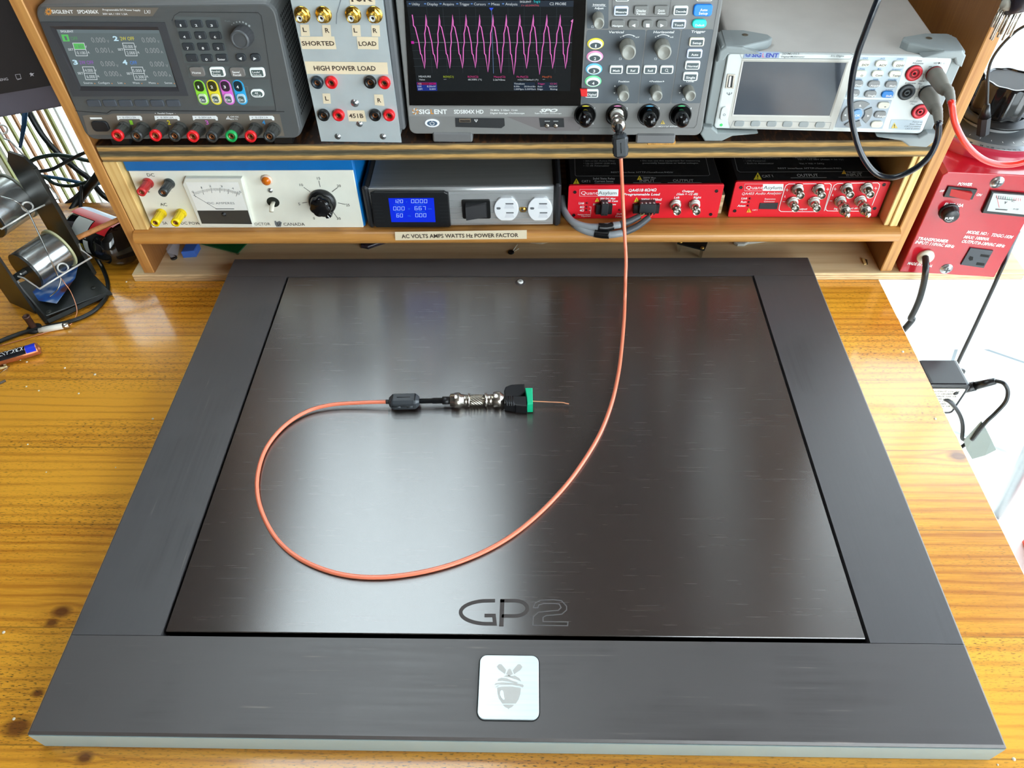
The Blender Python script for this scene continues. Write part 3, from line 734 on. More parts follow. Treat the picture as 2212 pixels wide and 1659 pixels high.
def knob(fr, par, base, top, rpx, mat, capm=None, name='knob', n=14, dimple=True, label=None):
    """a turned knob whose base and top centres sit at these pixels"""
    b = fr.at(*base, 0); best = None
    for k in range(6, 60):
        w = k*.0006; t = fr.at(*top, w); d = math.hypot(t[0]-b[0], t[1]-b[1])
        if best is None or d < best[0]: best = (d, w, t)
    w, t = best[1], best[2]; r = fr.dim(*top, 2*rpx, 2*rpx, w)[2]/2
    c = ((b[0]+t[0])/2, (b[1]+t[1])/2, 0); mb = MB()
    flute = lambda a, h: 1 + .03*abs(math.sin(a*n/2))
    mb.lathe([(r*1.04, 0), (r*1.02, w*.5), (r*.97, w*.93)], c, mat, seg=n*6, rfun=flute, cap=False)
    mb.lathe([(r*.99, w*.93), (r*.9, w), (r*.72, w), (r*.7, w-.0004)], c, capm or mat, seg=n*4, cap=False)
    if dimple: mb.lathe([(r*.7, w-.0004), (r*.45, w-.0010), (r*.2, w-.0018), (.0001, w-.0020)], c, capm or mat, seg=n*4, cap=False)
    else: mb.lathe([(r*.7, w-.0004), (.0001, w-.0003)], c, capm or mat, seg=n*4, cap=False)
    return mb.build(name, par, label=label)
def screw_mb(mb, u, v, r, mat, z=0, slot=None):
    mb.lathe([(r*1.25, z), (r*1.25, z+.0003)], (u, v, 0), mat, seg=16)
    mb.lathe([(r, z+.0003), (r*.8, z+r*.5), (.0001, z+r*.62)], (u, v, 0), mat, seg=16, cap=False)
    s = slot or M('screw_slot', (70, 74, 76), .5); k = r*.14
    mb.box(u-r*.6, v-k, z+r*.5, u+r*.6, v+k, z+r*.66, s); mb.box(u-k, v-r*.6, z+r*.5, u+k, v+r*.6, z+r*.66, s)
    return mb
def banana(par, u, v, col, r=.0052, h=.004, name='banana_socket', label=None):
    """flush 4 mm panel socket"""
    mb = MB(); mb.lathe([(r, 0), (r, h*.7), (r*.88, h), (r*.55, h), (r*.5, h-.003), (r*.3, h-.003)], (u, v, 0), col, seg=24, cap=False)
    mb.lathe([(r*.45, h-.003), (r*.45, h*.6), (r*.3, h*.6), (r*.28, h-.004)], (u, v, 0), M('brass_sleeve', (150, 96, 60), .35, metal=.7), seg=16, cap=False)
    mb.lathe([(r*.3, h-.0038), (.0001, h-.0038)], (u, v, 0), M('hole_black', (6, 5, 5), .8), seg=12, cap=False)
    return mb.build(name, par, label=label)
def bnc(par, u, v, s=1.0, L=.017, name='bnc_socket', cap=False, z0=0):
    m = M('nickel', (205, 198, 186), .22, metal=.95); mw_ = M('bnc_white', (232, 232, 224), .5)
    mb = MB(); mb.lathe([(.0076*s, z0), (.0076*s, z0+.0012), (.0066*s, z0+.0018)], (u, v, 0), m, seg=6 if False else 24)
    mb.lathe([(.0066*s, z0+.0012), (.0066*s, z0+.0045), (.0048*s, z0+.0052)], (u, v, 0), mw_, seg=24, cap=False)
    R = .0048*s
    mb.lathe([(R, z0+.0045), (R, z0+L), (R*.86, z0+L), (R*.84, z0+L-.005), (R*.3, z0+L-.005)], (u, v, 0), m, seg=24, cap=False)
    mb.lathe([(.0018*s, z0+L-.007), (.0018*s, z0+L-.0015), (.0009*s, z0+L-.0012), (.0001, z0+L-.0016)], (u, v, 0), mw_, seg=12, cap=False)
    mb.lathe([(.001*s, 0), (.001*s, R*1.25)], (u, v, z0+L*.62), m, (1, 0, 0), 8); mb.lathe([(.001*s, 0), (.001*s, R*1.25)], (u, v, z0+L*.62), m, (-1, 0, 0), 8)
    o = mb.build(name, par)
    if cap:
        c = MB(); z = z0+L-.004
        c.lathe([(R*1.1, z), (R*1.45, z+.001), (R*1.45, z+.008), (R*1.25, z+.009), (R*1.25, z+.011)], (u, v, 0), m, seg=28, rfun=lambda a, h: 1+.02*math.cos(a*14))
        c.lathe([(R*1.3, z+.0095), (R*1.3, z+.0105), (R*.62, z+.0108)], (u, v, 0), mw_, seg=20, cap=False)
        c.lathe([(R*.72, z+.0105), (R*.72, z+.019), (R*.6, z+.0198)], (u, v, 0), m, seg=20)
        c.build('terminator_cap', par)
    return o
def logo(T, x, y, r, mats):
    for k in range(9):
        a = k*40*math.pi/180; p = [(x+r*q*math.cos(a+q*.9), y+r*q*math.sin(a+q*.9)) for q in (.45, .7, 1.0)]
        T.L(p, r*.22, mats[k % len(mats)])
def warn(T, x, y, s, col=None):
    T.P([(x-s, y+s*.8), (x+s, y+s*.8), (x, y-s*.95)], col or M('warn_yellow', (236, 212, 50), .5))
    k = M('ink_black', (18, 18, 18), .5); T.L([(x, y-s*.35), (x, y+s*.25)], s*.22, k, w=T.w+.00012); T.L([(x, y+s*.48), (x, y+s*.6)], s*.22, k, w=T.w+.00012)
white = M('print_white', (238, 240, 238), .5); ink = M('ink_black', (18, 18, 18), .5); greytxt = M('print_grey', (110, 116, 118), .5)
red = M('plastic_red', (222, 26, 34), .35); blk = M('plastic_black', (20, 21, 22), .35)
chrome = M('zinc_screw', (196, 200, 200), .3, metal=.9)

# ================================================================== bench power supply (left, dark grey)
F = panel(-.4643, .5520, .1710, -.05, 6.2); PWd, PHt = .2354, .1338
t = thing('bench_power_supply', 'dark grey four-channel bench power supply with lit status screen and keypad', 'power supply', F)
m_case = M('psu_case', (84, 86, 86), .5, bump=.05, bscale=900); m_case2 = M('psu_bezel', (64, 66, 70), .5); m_pad = M('psu_pad', (88, 94, 94), .55); m_key = M('key_charcoal', (50, 55, 60), .5)
m_strip = M('psu_strip', (112, 104, 94), .45)
b = MB().prism(rrect(PWd/2, PHt/2, PWd, PHt, .011, 6), -.17, -.001, m_case, .003); shear(b, 6.2).build('body', t)
fr_ = MB().prism(rrect(PWd/2, PHt/2, PWd-.0015, PHt-.0015, .0105, 6), -.003, .0, m_case, .0015)
fo = fr_.build('front_panel', t)
for x in (.02, .20): shear(MB().box(x, -.0103, -.030, x+.02, .004, -.01, blk), 6.2).build('rubber_foot', t)
C = Cr(F, 0, 0, 3.352, .0004)
C.P([(335, 50), (1150, 55), (1105, 118), (330, 114), (318, 100)], m_strip)
C.w = .0007
logo(C, 352, 84, 24, [M('logo_orange', (226, 150, 50), .5)])
C.T('SIGLENT', 378, 97, 535, 98, 26, white, .02); C.T('SPD4306X', 564, 98, 717, 98, 27, white, .02)
C.T('Programmable DC Power Supply', 745, 77, 1018, 80, 14, white); C.T('30V 6A / 15V 1.5A', 745, 107, 925, 108, 14, white); C.T('LXI', 1046, 98, 1094, 98, 27, white, .0, .3)
# lines that outline the raised areas
m_dk = M('groove_dark', (34, 36, 38), .6)
C.w = .0003
C.L([(548, 803), (775, 820), (805, 800), (2058, 808)], 5, m_dk)
C.L([(1885, 800), (1998, 800), (1893, 115), (1870, 92), (1300, 88), (1262, 112), (1245, 150)], 3, m_dk)
C.P([(598, 838), (640, 832), (780, 832), (815, 822), (2025, 826), (2060, 985), (640, 975)], m_strip, .0002)
C.P([(650, 850), (735, 850), (742, 862), (655, 864)], white, .0006)
for (x0, x1, tx, dg, dm) in ((845, 1028, '+  0-15V,1.5A  -', '1', (150, 220, 60)), (1117, 1300, '+  0-30V,6A  -', '2', (240, 220, 40)), (1392, 1576, '+  0-30V,6A  -', '3', (220, 110, 210)), (1803, 1985, '+  0-15V,1A  -', '4', (60, 160, 230))):
    C.P([(x0, 838), (x1-12, 838), (x1, 850), (x1+2, 872), (x1-12, 872), (x1-18, 862), (x0+24, 862), (x0+10, 872), (x0+6, 866)], white, .0006)
    C.T(tx, x0+20, 857, x1-22, 857, 13, m_key, 0, w=.0008)
    xm = (x0+x1)/2+8; C.T(dg, xm, 902, xm+22, 902, 32, M('ch_%s' % dg, dm, .5), .02, w=.0006)
C.T('+  Parallel Output  -', 1122, 826, 1272, 826, 11, white, w=.0006)
warn(C, 1651, 852, 15, white); C.T('\u2264240 VDC', 1668, 850, 1730, 851, 11, white, w=.0006); C.T('MAX TO', 1668, 868, 1722, 868, 11, white, w=.0006)
C.P([(1262, 118), (1592, 126), (1662, 462), (1335, 455)], m_pad, .0003)
C.P([(1352, 474), (1905, 486), (1932, 560), (1368, 562)], m_pad, .0003); C.P([(1382, 575), (1948, 575), (1988, 768), (1440, 765)], m_pad, .0003)
C.T('Push', 1630, 158, 1668, 158, 12, greytxt, w=.0006)
for k, (x, y) in enumerate(((1680, 178), (1694, 166), (1715, 159), (1737, 157), (1761, 160), (1783, 171), (1806, 186))):
    q = C.dim(x, y, 6+k*1.6, 6+k*1.6); C.mb.flat(circ(q[0], q[1], q[2]/2, 12), .0006, M('dot_grey', (160, 164, 164), .5))
C.L([(1762, 626), (1790, 626), (1812, 720), (1785, 720)], 4, greytxt, w=.0006)
C.mb.build('printing', fo)
# screen with sloped bezel
C = Cr(F, 0, 0, 3.352, .0003); bz = MB()
o4 = [C.at(295, 157), C.at(1195, 162), C.at(1366, 692), C.at(530, 697)]; i4 = [C.at(362, 187), C.at(1145, 192), C.at(1302, 660), C.at(582, 655)]; s4 = [C.at(408, 213), C.at(1152, 218), C.at(1278, 630), C.at(585, 624)]
def up(p, z): return [(x, y) for x, y in p][::-1], z
a, b_, c_ = o4[::-1], i4[::-1], s4[::-1]
ringp(bz, a, .0002, a, .0010, m_case2); ringp(bz, a, .0010, b_, .0010, m_case2); ringp(bz, b_, .0010, c_, .0003, M('psu_bezel_slope', (52, 52, 56), .4))
sc = bz.build('screen_bezel', t)
S_ = Cr(F, 0, 0, 3.352, .0004)
S_.P([(408, 213), (1152, 218), (1278, 630), (585, 624)], em('lcd_bg', (100, 112, 114), .95))
S_.w = .0005
w1 = em('lcd_white', (205, 215, 218)); g1 = em('lcd_dim', (150, 156, 158)); gr = em('lcd_green', (96, 190, 100)); S_.P([(412, 215), (1148, 219), (1156, 242), (424, 238)], em('lcd_bar', (110, 124, 128), .9))
S_.w = .0006
S_.T('SIGLENT', 440, 234, 535, 235, 15, w1, .02)
S_.P([(442, 250), (492, 250), (506, 300), (458, 300)], gr); S_.T('1', 474, 291, 490, 291, 30, em('lcd_bg'), .03, w=.0007)
S_.T('OFF', 517, 291, 567, 291, 26, em('lcd_green_dim', (86, 150, 90)), 0); S_.T('0.000', 668, 308, 768, 308, 40, g1, -.005); S_.T('V', 778, 310, 794, 310, 22, g1, 0)
S_.T('0.001', 698, 382, 798, 382, 40, g1, -.005); S_.T('A', 807, 384, 826, 384, 20, g1, 0)
def setbox(x, y, a, b, on=False):
    S_.L([(x, y), (x+82, y), (x+108, y+92), (x+26, y+92)], 4, w1, True, w=.0007); S_.L([(x+12, y+46), (x+96, y+46)], 4, w1, w=.0007)
    if on: S_.P([(x+3, y+3), (x+80, y+3), (x+92, y+44), (x+14, y+44)], gr)
    S_.T(a, x+16, y+37, x+80, y+37, 24, em('lcd_bg') if on else w1, 0, w=.0008); S_.T(b, x+36, y+82, x+96, y+82, 24, w1, 0); S_.T('V', x+92, y+34, x+106, y+34, 18, w1, 0); S_.T('A', x+110, y+76, x+126, y+76, 18, w1, 0)
    S_.T('SET', x-30, y+54, x+10, y+54, 16, w1, .01)
setbox(526, 312, '11.003', '0.100', True); setbox(886, 312, '30.000', '2.000'); setbox(596, 484, '14.000', '6.000'); setbox(950, 486, '5.000', '0.300')
S_.T('2', 824, 295, 860, 295, 34, em('lcd_cyanw', (190, 225, 240)), .04); S_.T('2W OFF', 874, 292, 976, 292, 27, em('lcd_yellow', (214, 206, 60)), 0)
S_.T('0.000', 1032, 308, 1132, 308, 40, g1, -.005); S_.T('V', 1143, 312, 1158, 312, 22, g1, 0); S_.T('0.000', 1058, 384, 1158, 384, 40, g1, -.005); S_.T('A', 1166, 386, 1184, 386, 20, g1, 0)
S_.T('3', 534, 467, 568, 467, 34, em('lcd_cyanw'), .04); S_.T('2W OFF', 580, 465, 682, 465, 27, em('lcd_violet', (150, 80, 190)), 0)
S_.T('0.000', 736, 480, 836, 480, 40, g1, -.005); S_.T('V', 845, 486, 862, 486, 22, g1, 0); S_.T('0.000', 764, 552, 862, 552, 40, g1, -.005); S_.T('A', 868, 554, 886, 554, 20, g1, 0)
S_.T('4', 892, 467, 926, 467, 34, em('lcd_cyanw'), .04); S_.T('OFF', 946, 467, 996, 467, 27, em('lcd_blue', (70, 130, 220)), 0)
S_.T('0.000', 1092, 482, 1192, 482, 40, g1, -.005); S_.T('V', 1204, 486, 1220, 486, 22, g1, 0); S_.T('0.000', 1118, 553, 1216, 553, 40, g1, -.005); S_.T('A', 1224, 556, 1242, 556, 20, g1, 0)
for (tx, x0, x1) in (('Source', 608, 672), ('Configure', 714, 796), ('List', 856, 890), ('Wave', 962, 1012), ('Menu', 1080, 1128), ('Sense', 1194, 1248)):
    S_.T(tx, x0, 607, x1, 607, 15, w1, 0); S_.P([(x1+8, 602), (x1+18, 602), (x1+18, 610)], em('lcd_orange', (210, 140, 70)))
S_.mb.build('display', sc, label='lit grey-green screen with four channel readouts')
for x in (678, 793, 907, 1022, 1137, 1252): button(C, t, x, 750, 96, 48, M('softkey_blue_grey', (74, 80, 88), .5), z=.0016)
C7 = Cr(F, 370, 30, 7.213)
for (tx, x, y) in (('1', 150, 160), ('2', 392, 160), ('3', 632, 162), ('4', 208, 340), ('5', 450, 340), ('6', 685, 342), ('7', 262, 517), ('8', 498, 517), ('9', 733, 520), ('.', 318, 690), ('0', 552, 692), ('Enter', 785, 690)):
    tw = 118 if tx == 'Enter' else 14 if tx == '.' else 22 if tx == '1' else 36
    button(C7, t, x, y, 178, 118, m_key, [(tx, 0, 18 if tx != '.' else 22, tw, 38 if tx not in ('.', 'Enter') else 34 if tx == 'Enter' else 12, white)], z=.0018)
button(C7, t, 1080, 685, 150, 120, m_key, [('<', -8, 12, 50, 52, white)], rd=.4); button(C7, t, 1308, 685, 150, 120, m_key, [('>', -5, 14, 50, 52, white)], rd=.4)
m_kg = M('key_warm_grey', (120, 116, 112), .5); lit = M('key_lit_white', (226, 234, 232), .4, emit=.25); m_pl = M('key_pad_dark', (82, 98, 96), .5)
button(C7, t, 402, 905, 225, 145, m_kg, [('Home', -5, 10, 135, 36, white)], rd=.25)
button(C7, t, 716, 908, 228, 150, m_pl, [('Parallel/', -18, -10, 140, 30, white), ('Series', -4, 36, 125, 32, white)], ring=lit, rd=.25)
button(C7, t, 1030, 912, 225, 145, m_kg, [('Save/', -18, -6, 120, 34, white), ('Recall', 0, 38, 122, 34, white)], rd=.25)
button(C7, t, 1338, 915, 228, 150, m_pl, [('Lock/', -12, -8, 118, 32, white), ('Unlock', 2, 36, 150, 32, white)], ring=lit, rd=.25)
button(C7, t, 1338, 1242, 205, 125, m_pl, [('All', -12, -8, 50, 30, white), ('On/Off', -4, 34, 135, 32, white)], ring=lit, rd=.48)
for (x, dg, c) in ((467, '1', (150, 225, 60)), (668, '2', (236, 220, 40)), (870, '3', (224, 110, 214)), (1070, '4', (40, 170, 226))):
    q = C7.dim(x, 1226, 172, 390, .0006); m_c = M('pill_%s' % dg, c, .5)
    p = MB().prism(rrect(q[0], q[1], q[2], q[3], q[2]*.48, 6), 0, .0006, m_c, .0003); p.build('channel_pill', t)
    q = C7.dim(x-28, 1128, 132, 160, .0007); mm = MB(); mm.prism(rrect(q[0], q[1], q[2], q[3], q[2]*.42, 5), .0006, .0014, M('key_dark_%s' % dg, tuple(int(v*.18+16) for v in c), .4), .0003)
    T7 = Cr(F, 370, 30, 7.213, .0015); T7.mb = mm; T7.T(dg, x-50, 1160, x-14 if dg != '1' else x-28, 1160, 44, white, .03); mm.build('channel_key', t)
    button(C7, t, x+20, 1325, 132, 150, m_pl, [('On', 0, 14, 72, 42, white)], z=.0022, ring=M('key_ring_%s' % dg, tuple(int(v*.25+165) for v in c), .5), rd=.35)
knob(F, t, (527.5, 75.5), (517.5, 87.5), 20.0, M('knob_dark', (62, 62, 64), .45), M('knob_face', (78, 80, 82), .4), n=16, dimple=False)
# power key
button(C, t, 724, 918, 118, 74, M('power_key_black', (34, 36, 40), .4), rd=.35, z=.003, name='power_button')
# binding posts
def post(par, C, tip, col, body, h=.021, k=1.0, name='binding_post', lean=0):
    u, v = C.at(tip[0], tip[1], h); r = .0058*k; mb = MB(); fl = lambda a, hh: 1+.05*math.cos(a*12)
    v += 0
    mb.lathe([(r*1.25, 0), (r*1.25, .002), (r*1.1, .004)], (u, v, 0), body, seg=24, cap=False)
    mb.lathe([(r*1.02, .0035), (r*1.0, h*.82)], (u, v, 0), body, seg=48, rfun=fl, cap=False)
    mb.lathe([(r*1.0, h*.8), (r*1.02, h), (r*.62, h), (r*.55, h-.004), (r*.3, h-.004)], (u, v, 0), col, seg=24, cap=False)
    mb.lathe([(r*.5, h-.004), (r*.5, h-.0008), (r*.36, h-.0008), (r*.33, h-.006)], (u, v, 0), M('brass_sleeve'), seg=16, cap=False)
    mb.lathe([(r*.34, h-.0055), (.0001, h-.0055)], (u, v, 0), M('hole_black'), seg=12, cap=False)
    return mb.build(name, par)
m_pb = M('post_dark', (66, 66, 62), .5); m_pk = M('post_black', (46, 48, 48), .4); m_gn = M('plastic_green', (20, 160, 80), .35)
for (x, y, c) in ((848, 985, red), (986, 988, m_pk), (1122, 985, red), (1260, 988, m_pk), (1393, 992, red), (1530, 994, m_pk), (1672, 990, m_gn), (1812, 992, red), (1948, 992, m_pk)): post(t, C, (x, y), c, m_pb)
vg = MB(); hk = M('hole_black')
for i in range(13):
    for j in range(22):
        a = -.012-i*.0055-(j % 2)*.00275; y0 = PHt-.016-j*.0048
        if y0 < .02+i*.0: continue
        vg.add([(PWd+.0002, y0+dy - a*math.tan(math.radians(6.2)), a+dz) for dy, dz in ((-.0018, 0), (-.0009, .0018), (.0009, .0018), (.0018, 0), (.0009, -.0018), (-.0009, -.0018))][::-1], [(0, 1, 2, 3, 4, 5)], hk)
vg.build('vent_grille', t)

# ================================================================== load box (aluminium panel)
F = panel(-.2138, .5641, .1610, -2.33, 2.08); LW, LH = .0887, .185
t = thing('resistor_load_box', 'tall plain aluminium load box with gold sockets and cream tape labels', 'load box', F)
m_al = M('sheet_aluminium', (196, 206, 208), .42, metal=.25, var=.04)
MB().box(0, 0, -.0015, LW, LH, 0, m_al).build('front_panel', t); shear(MB().box(.003, .001, -.10, LW-.003, LH, -.0016, m_al), 2.08).build('body', t)
C = Cr(F, 620, 0, 3.456, .0003)
m_gold = M('gold_plate', (222, 180, 84), .22, metal=.95)
for (x, y, tx, ty) in ((112, 112, 92, 138), (272, 112, 257, 140), (492, 112, 482, 140), (652, 112, 640, 142)):
    u, v = C.at(x, y, .0015); mb = MB(); mb.lathe([(.0078, 0), (.0078, .0012), (.006, .0015)], (u, v, 0), m_gold, seg=30, cap=False)
    mb.lathe([(.0066, .0012), (.0066, .0038), (.0046, .0046)], (u, v, 0), m_gold, seg=6, smooth=False, a0=.2)
    mb.lathe([(.0041, .004), (.0041, .0115), (.0032, .0118), (.0030, .009)], (u, v, 0), m_gold, seg=24, cap=False); mb.lathe([(.0031, .0095), (.0031, .0112), (.0017, .0112), (.0015, .008)], (u, v, 0), M('bnc_white', (232, 232, 224), .5), seg=16, cap=False)
    mb.lathe([(.0017, .0090), (.0001, .0090)], (u, v, 0), hk, seg=12, cap=False); mb.build('phono_socket', t)
def sticker(pts, texts, nm='tape_label'):
    T = Cr(F, C.ox, C.oy, C.sc, .0003); T.P(pts, m_lab)
    for a in texts: T.T(*a, m_ink, .02, w=.0005)
    T.mb.build(nm, t)
sticker([(98, 184), (163, 184), (172, 270), (106, 270)], [('L', 121, 238, 148, 238, 34)]); sticker([(260, 186), (324, 186), (330, 274), (268, 272)], [('R', 288, 244, 318, 244, 36)])
sticker([(484, 186), (546, 186), (552, 272), (490, 270)], [('L', 500, 242, 526, 242, 34)]); sticker([(628, 188), (690, 188), (696, 274), (634, 272)], [('R', 644, 244, 674, 244, 34)])
sticker([(94, 274), (352, 272), (370, 368), (112, 366)], [('SHORTED', 114, 340, 356, 340, 34)]); sticker([(520, 274), (680, 276), (684, 370), (530, 366)], [('LOAD', 538, 342, 670, 342, 34)])
sticker([(130, 458), (748, 466), (756, 556), (148, 552)], [('HIGH POWER LOAD', 204, 526, 664, 528, 36)]); sticker([(264, 698), (322, 698), (328, 774), (272, 774)], [('L', 288, 750, 312, 750, 32)])
sticker([(650, 704), (716, 706), (728, 792), (656, 784)], [('R', 678, 764, 704, 764, 32)]); sticker([(448, 824), (576, 824), (594, 908), (462, 906)], [('451B', 466, 880, 572, 880, 32)]); sticker([(462, -40), (656, -40), (660, 38), (472, 36)], [('10K', 482, 12, 640, 10, 60)])
for (x, y, c) in ((222, 622, M('socket_blueblack', (34, 48, 58), .35)), (328, 622, red), (618, 620, blk), (724, 624, red), (270, 866, blk), (382, 866, red), (655, 866, blk), (760, 866, red)):
    u, v = C.at(x, y, .004); banana(t, u, v, c, .0062, .005)
for (x, y) in ((505, 772), (540, 928), (378, 1022), (715, 1022)):
    u, v = C.at(x, y, .001); screw_mb(MB(), u, v, .0034 if y < 900 else .0027, chrome).build('screw', t)
T = Cr(F, C.ox, C.oy, C.sc, .0003); T.L([(402, 0), (372, 100), (368, 178)], 5, M('scratch_grey', (120, 130, 138), .5)); T.mb.build('scratch', t)

# ================================================================== oscilloscope
F = panel(-.1155, .5642, .1690, -1.5, 7.03); OW, OH = .3125, .152
t = thing('oscilloscope', 'grey oscilloscope with magenta waveform on black touch screen and many knobs', 'oscilloscope', F)
m_os = M('scope_grey', (128, 128, 126), .5, bump=.04, bscale=900); m_grp = M('scope_panel_blue_grey', (92, 100, 106), .55)
shear(MB().prism(rrect(OW/2, OH/2, OW, OH, .007, 5), -.12, -.002, m_os, .003), 7.03).build('body', t)
fo = MB().prism(rrect(OW/2, OH/2, OW, OH, .007, 5), -.003, .0, m_os, .0012).build('front_panel', t)
m_ft = M('foot_grey', (112, 112, 112), .5)
C2 = Cr(F, 620, 0, 3.456, .0003); C3 = Cr(F, 1220, 0, 5.185, .0003)
for (a, b) in (((1085, 975), (1382, 975)), ):
    u0 = C2.at(*a)[0]; u1 = C2.at(*b)[0]
    shear(MB().box(u0, -.0084, -.05, u1, .002, .002, m_ft, .0015), 7.03).build('foot', t)
u0 = C3.at(805, 1470)[0]; u1 = C3.at(1245, 1470)[0]; shear(MB().box(u0, -.0084, -.05, u1, .002, .002, m_ft, .0015), 7.03).build('foot', t)
# side bumper by the load box
MB().box(-.0125, .0035, -.03, -.0045, OH+.02, -.001, M('bumper_grey', (104, 106, 108), .55), .002).build('side_bumper', t)
m_gl = M('screen_glass_black', (7, 8, 9), .06, spec=.6)
gp_ = [C2.at(868, -90), C2.at(915, 786), C2.at(2192, 790), C2.at(2238, -90)]
g = MB(); g.prism(gp_, .0, .0008, m_gl, .0002); glass = g.build('screen', t)
D = Cr(F, 620, 0, 3.456, .0010)
D.P([(890, 4), (2140, 4), (2115, 680), (975, 680)], em('osc_bg', (22, 27, 30))); D.w = .0011
D.P([(890, 4), (2140, 4), (2138, 50), (896, 50)], em('osc_bar', (40, 50, 62))); D.w = .0012
ow = em('osc_white', (200, 210, 215)); og = em('osc_grid', (52, 60, 66)); mg = em('osc_magenta', (190, 20, 160)); mh = em('osc_pink', (255, 150, 225)); op = em('osc_pinktext', (200, 60, 130)); oc = em('osc_cyan', (40, 200, 210))
for (tx, x0, x1) in (('Utility', 933, 992), ('Display', 1048, 1127), ('Acquire', 1163, 1246), ('Trigger', 1288, 1363), ('Cursors', 1396, 1483), ('Meas', 1526, 1587), ('Analysis', 1630, 1720)): D.T(tx, x0, 39, x1, 41, 20, ow, .0); D.L([(x0-22, 28), (x0-12, 28)], 8, em('osc_icon', (90, 130, 190)))
D.T('SIGLENT', 1738, 20, 1824, 20, 15, ow, .01); D.T("Trig'd", 1840, 20, 1888, 20, 17, oc, .01); D.T('f > 60.04947Hz', 1750, 48, 1882, 47, 14, em('osc_redtext', (190, 80, 90)), 0); D.T('C2 PROBE', 1960, 38, 2084, 38, 20, ow, .01)
for k in range(1, 10):
    f = k/10; D.L([(920+f*1215-8*0, 55), (970+f*1145, 545)], 2, og)
for y in (125, 190, 253, 378, 438, 496): D.L([(905+(y)*.08, y), (2135-(y)*.03, y)], 2, og)
D.L([(930, 317), (2125, 319)], 3, em('osc_axis', (120, 126, 130)))
D.L([(1527, 60), (1541, 548)], 3, em('osc_trigline', (110, 140, 190)))
D.P([(1508, 58), (1542, 58), (1525, 82)], em('osc_blue', (40, 80, 230))); D.P([(926, 307), (946, 307), (950, 327), (928, 327)], mg); D.P([(2118, 158), (2136, 142), (2134, 170)], mh)
pk = [935, 1035, 1135, 1235, 1335, 1437, 1537, 1637, 1738, 1839, 1940, 2040]; tr = [(1027, 510), (1120, 510), (1216, 508), (1310, 508), (1406, 505), (1500, 536), (1597, 545), (1693, 555), (1788, 510), (1885, 555), (1982, 510), (2078, 510)]
wv = []
for k in range(12):
    p = pk[k]; q = tr[k]; nx = pk[k+1] if k < 11 else 2136
    L_ = lambda y, d=0: (p+(q[0]-p)*(y-112)/(q[1]-112)+d, y)
    R_2 = lambda y, d=0: (q[0]+(nx-q[0])*(q[1]-y)/(q[1]-112)+d, y)
    wv += [(p, 112), L_(155, -3), L_(190, -9), L_(205, 0), L_(318, 2), L_(400, -5), L_(412, 1), q]
    wv += [R_2(455, 2), R_2(360, -3), R_2(318, 2)] + ([R_2(250, -5), R_2(215, 1)] if k < 11 else [R_2(280, -3), R_2(200, 0)])
wv += [(2132, 150)]
D.L(wv, 10, em('osc_magenta_dim', (130, 8, 110))); D.w = .0013; D.L(wv, 4.5, mh); D.w = .0012
D.T('MEASURE', 984, 578, 1074, 578, 14, ow, 0); D.T('Value', 986, 600, 1030, 600, 13, ow, 0); D.T('ROV(C1)', 1168, 580, 1244, 580, 15, em('osc_lime', (170, 190, 40)), 0); D.T('***', 1170, 598, 1190, 598, 8, ow, 0)
D.T('ROV(C2)', 1350, 580, 1428, 580, 15, op, 0); D.T('68.308% (\u2191)', 1352, 600, 1454, 600, 13, ow, 0); D.T('Mean(C2)', 1545, 580, 1630, 580, 14, op, 0); D.T('2.26743ms', 1538, 602, 1628, 602, 13, ow, 0)
D.T('Pk-Pk(C2)', 1715, 580, 1800, 580, 14, op, 0); D.T('=15.177364mV (\u2191)', 1722, 602, 1876, 602, 13, ow, 0); D.T('Max(F1)', 1906, 580, 1976, 580, 14, em('osc_orange', (190, 90, 50)), 0); D.T('***', 1908, 598, 1926, 598, 8, ow, 0)
D.P([(966, 614), (1116, 614), (1122, 678), (974, 678)], em('osc_box', (24, 46, 130))); D.w = .0013
D.P([(970, 616), (1112, 616), (1114, 634), (972, 634)], em('osc_red', (120, 20, 60))); D.w = .0014; D.T('C2', 982, 631, 1004, 631, 12, ow, 0); D.T('AC1M', 1062, 631, 1112, 631, 12, mg, 0); D.T('10X', 976, 651, 1006, 651, 13, ow, 0); D.T('8.20mV/', 1046, 651, 1112, 651, 13, ow, 0); D.T('20M', 978, 671, 1010, 671, 13, ow, 0); D.T('0.00V', 1064, 671, 1112, 671, 13, ow, 0)
D.P([(1690, 614), (1850, 614), (1858, 676), (1694, 676)], em('osc_navy', (26, 40, 58)), .0012); D.P([(1864, 614), (2020, 614), (2020, 676), (1870, 676)], em('osc_navy'), .0012); D.w = .0013
D.T('Timebase', 1696, 631, 1774, 631, 13, ow, 0); D.T('0.00s', 1694, 651, 1736, 651, 12, ow, 0); D.T('20.0ms/div', 1770, 651, 1856, 651, 12, ow, 0); D.T('1.00Mpts 5.00MSa/s', 1696, 671, 1858, 671, 12, ow, 0)
D.T('Trigger', 1872, 631, 1926, 631, 13, op, 0); D.T('C2 DC', 1964, 631, 2016, 631, 12, op, 0); D.T('Auto', 1870, 651, 1906, 651, 12, ow, 0); D.T('20.5mV', 1956, 651, 2018, 651, 12, ow, 0); D.T('Edge', 1870, 671, 1910, 671, 12, ow, 0); D.T('Rising', 1966, 671, 2018, 671, 12, ow, 0)
D.mb.build('display', glass, label='lit magenta saw-tooth waveform on black')
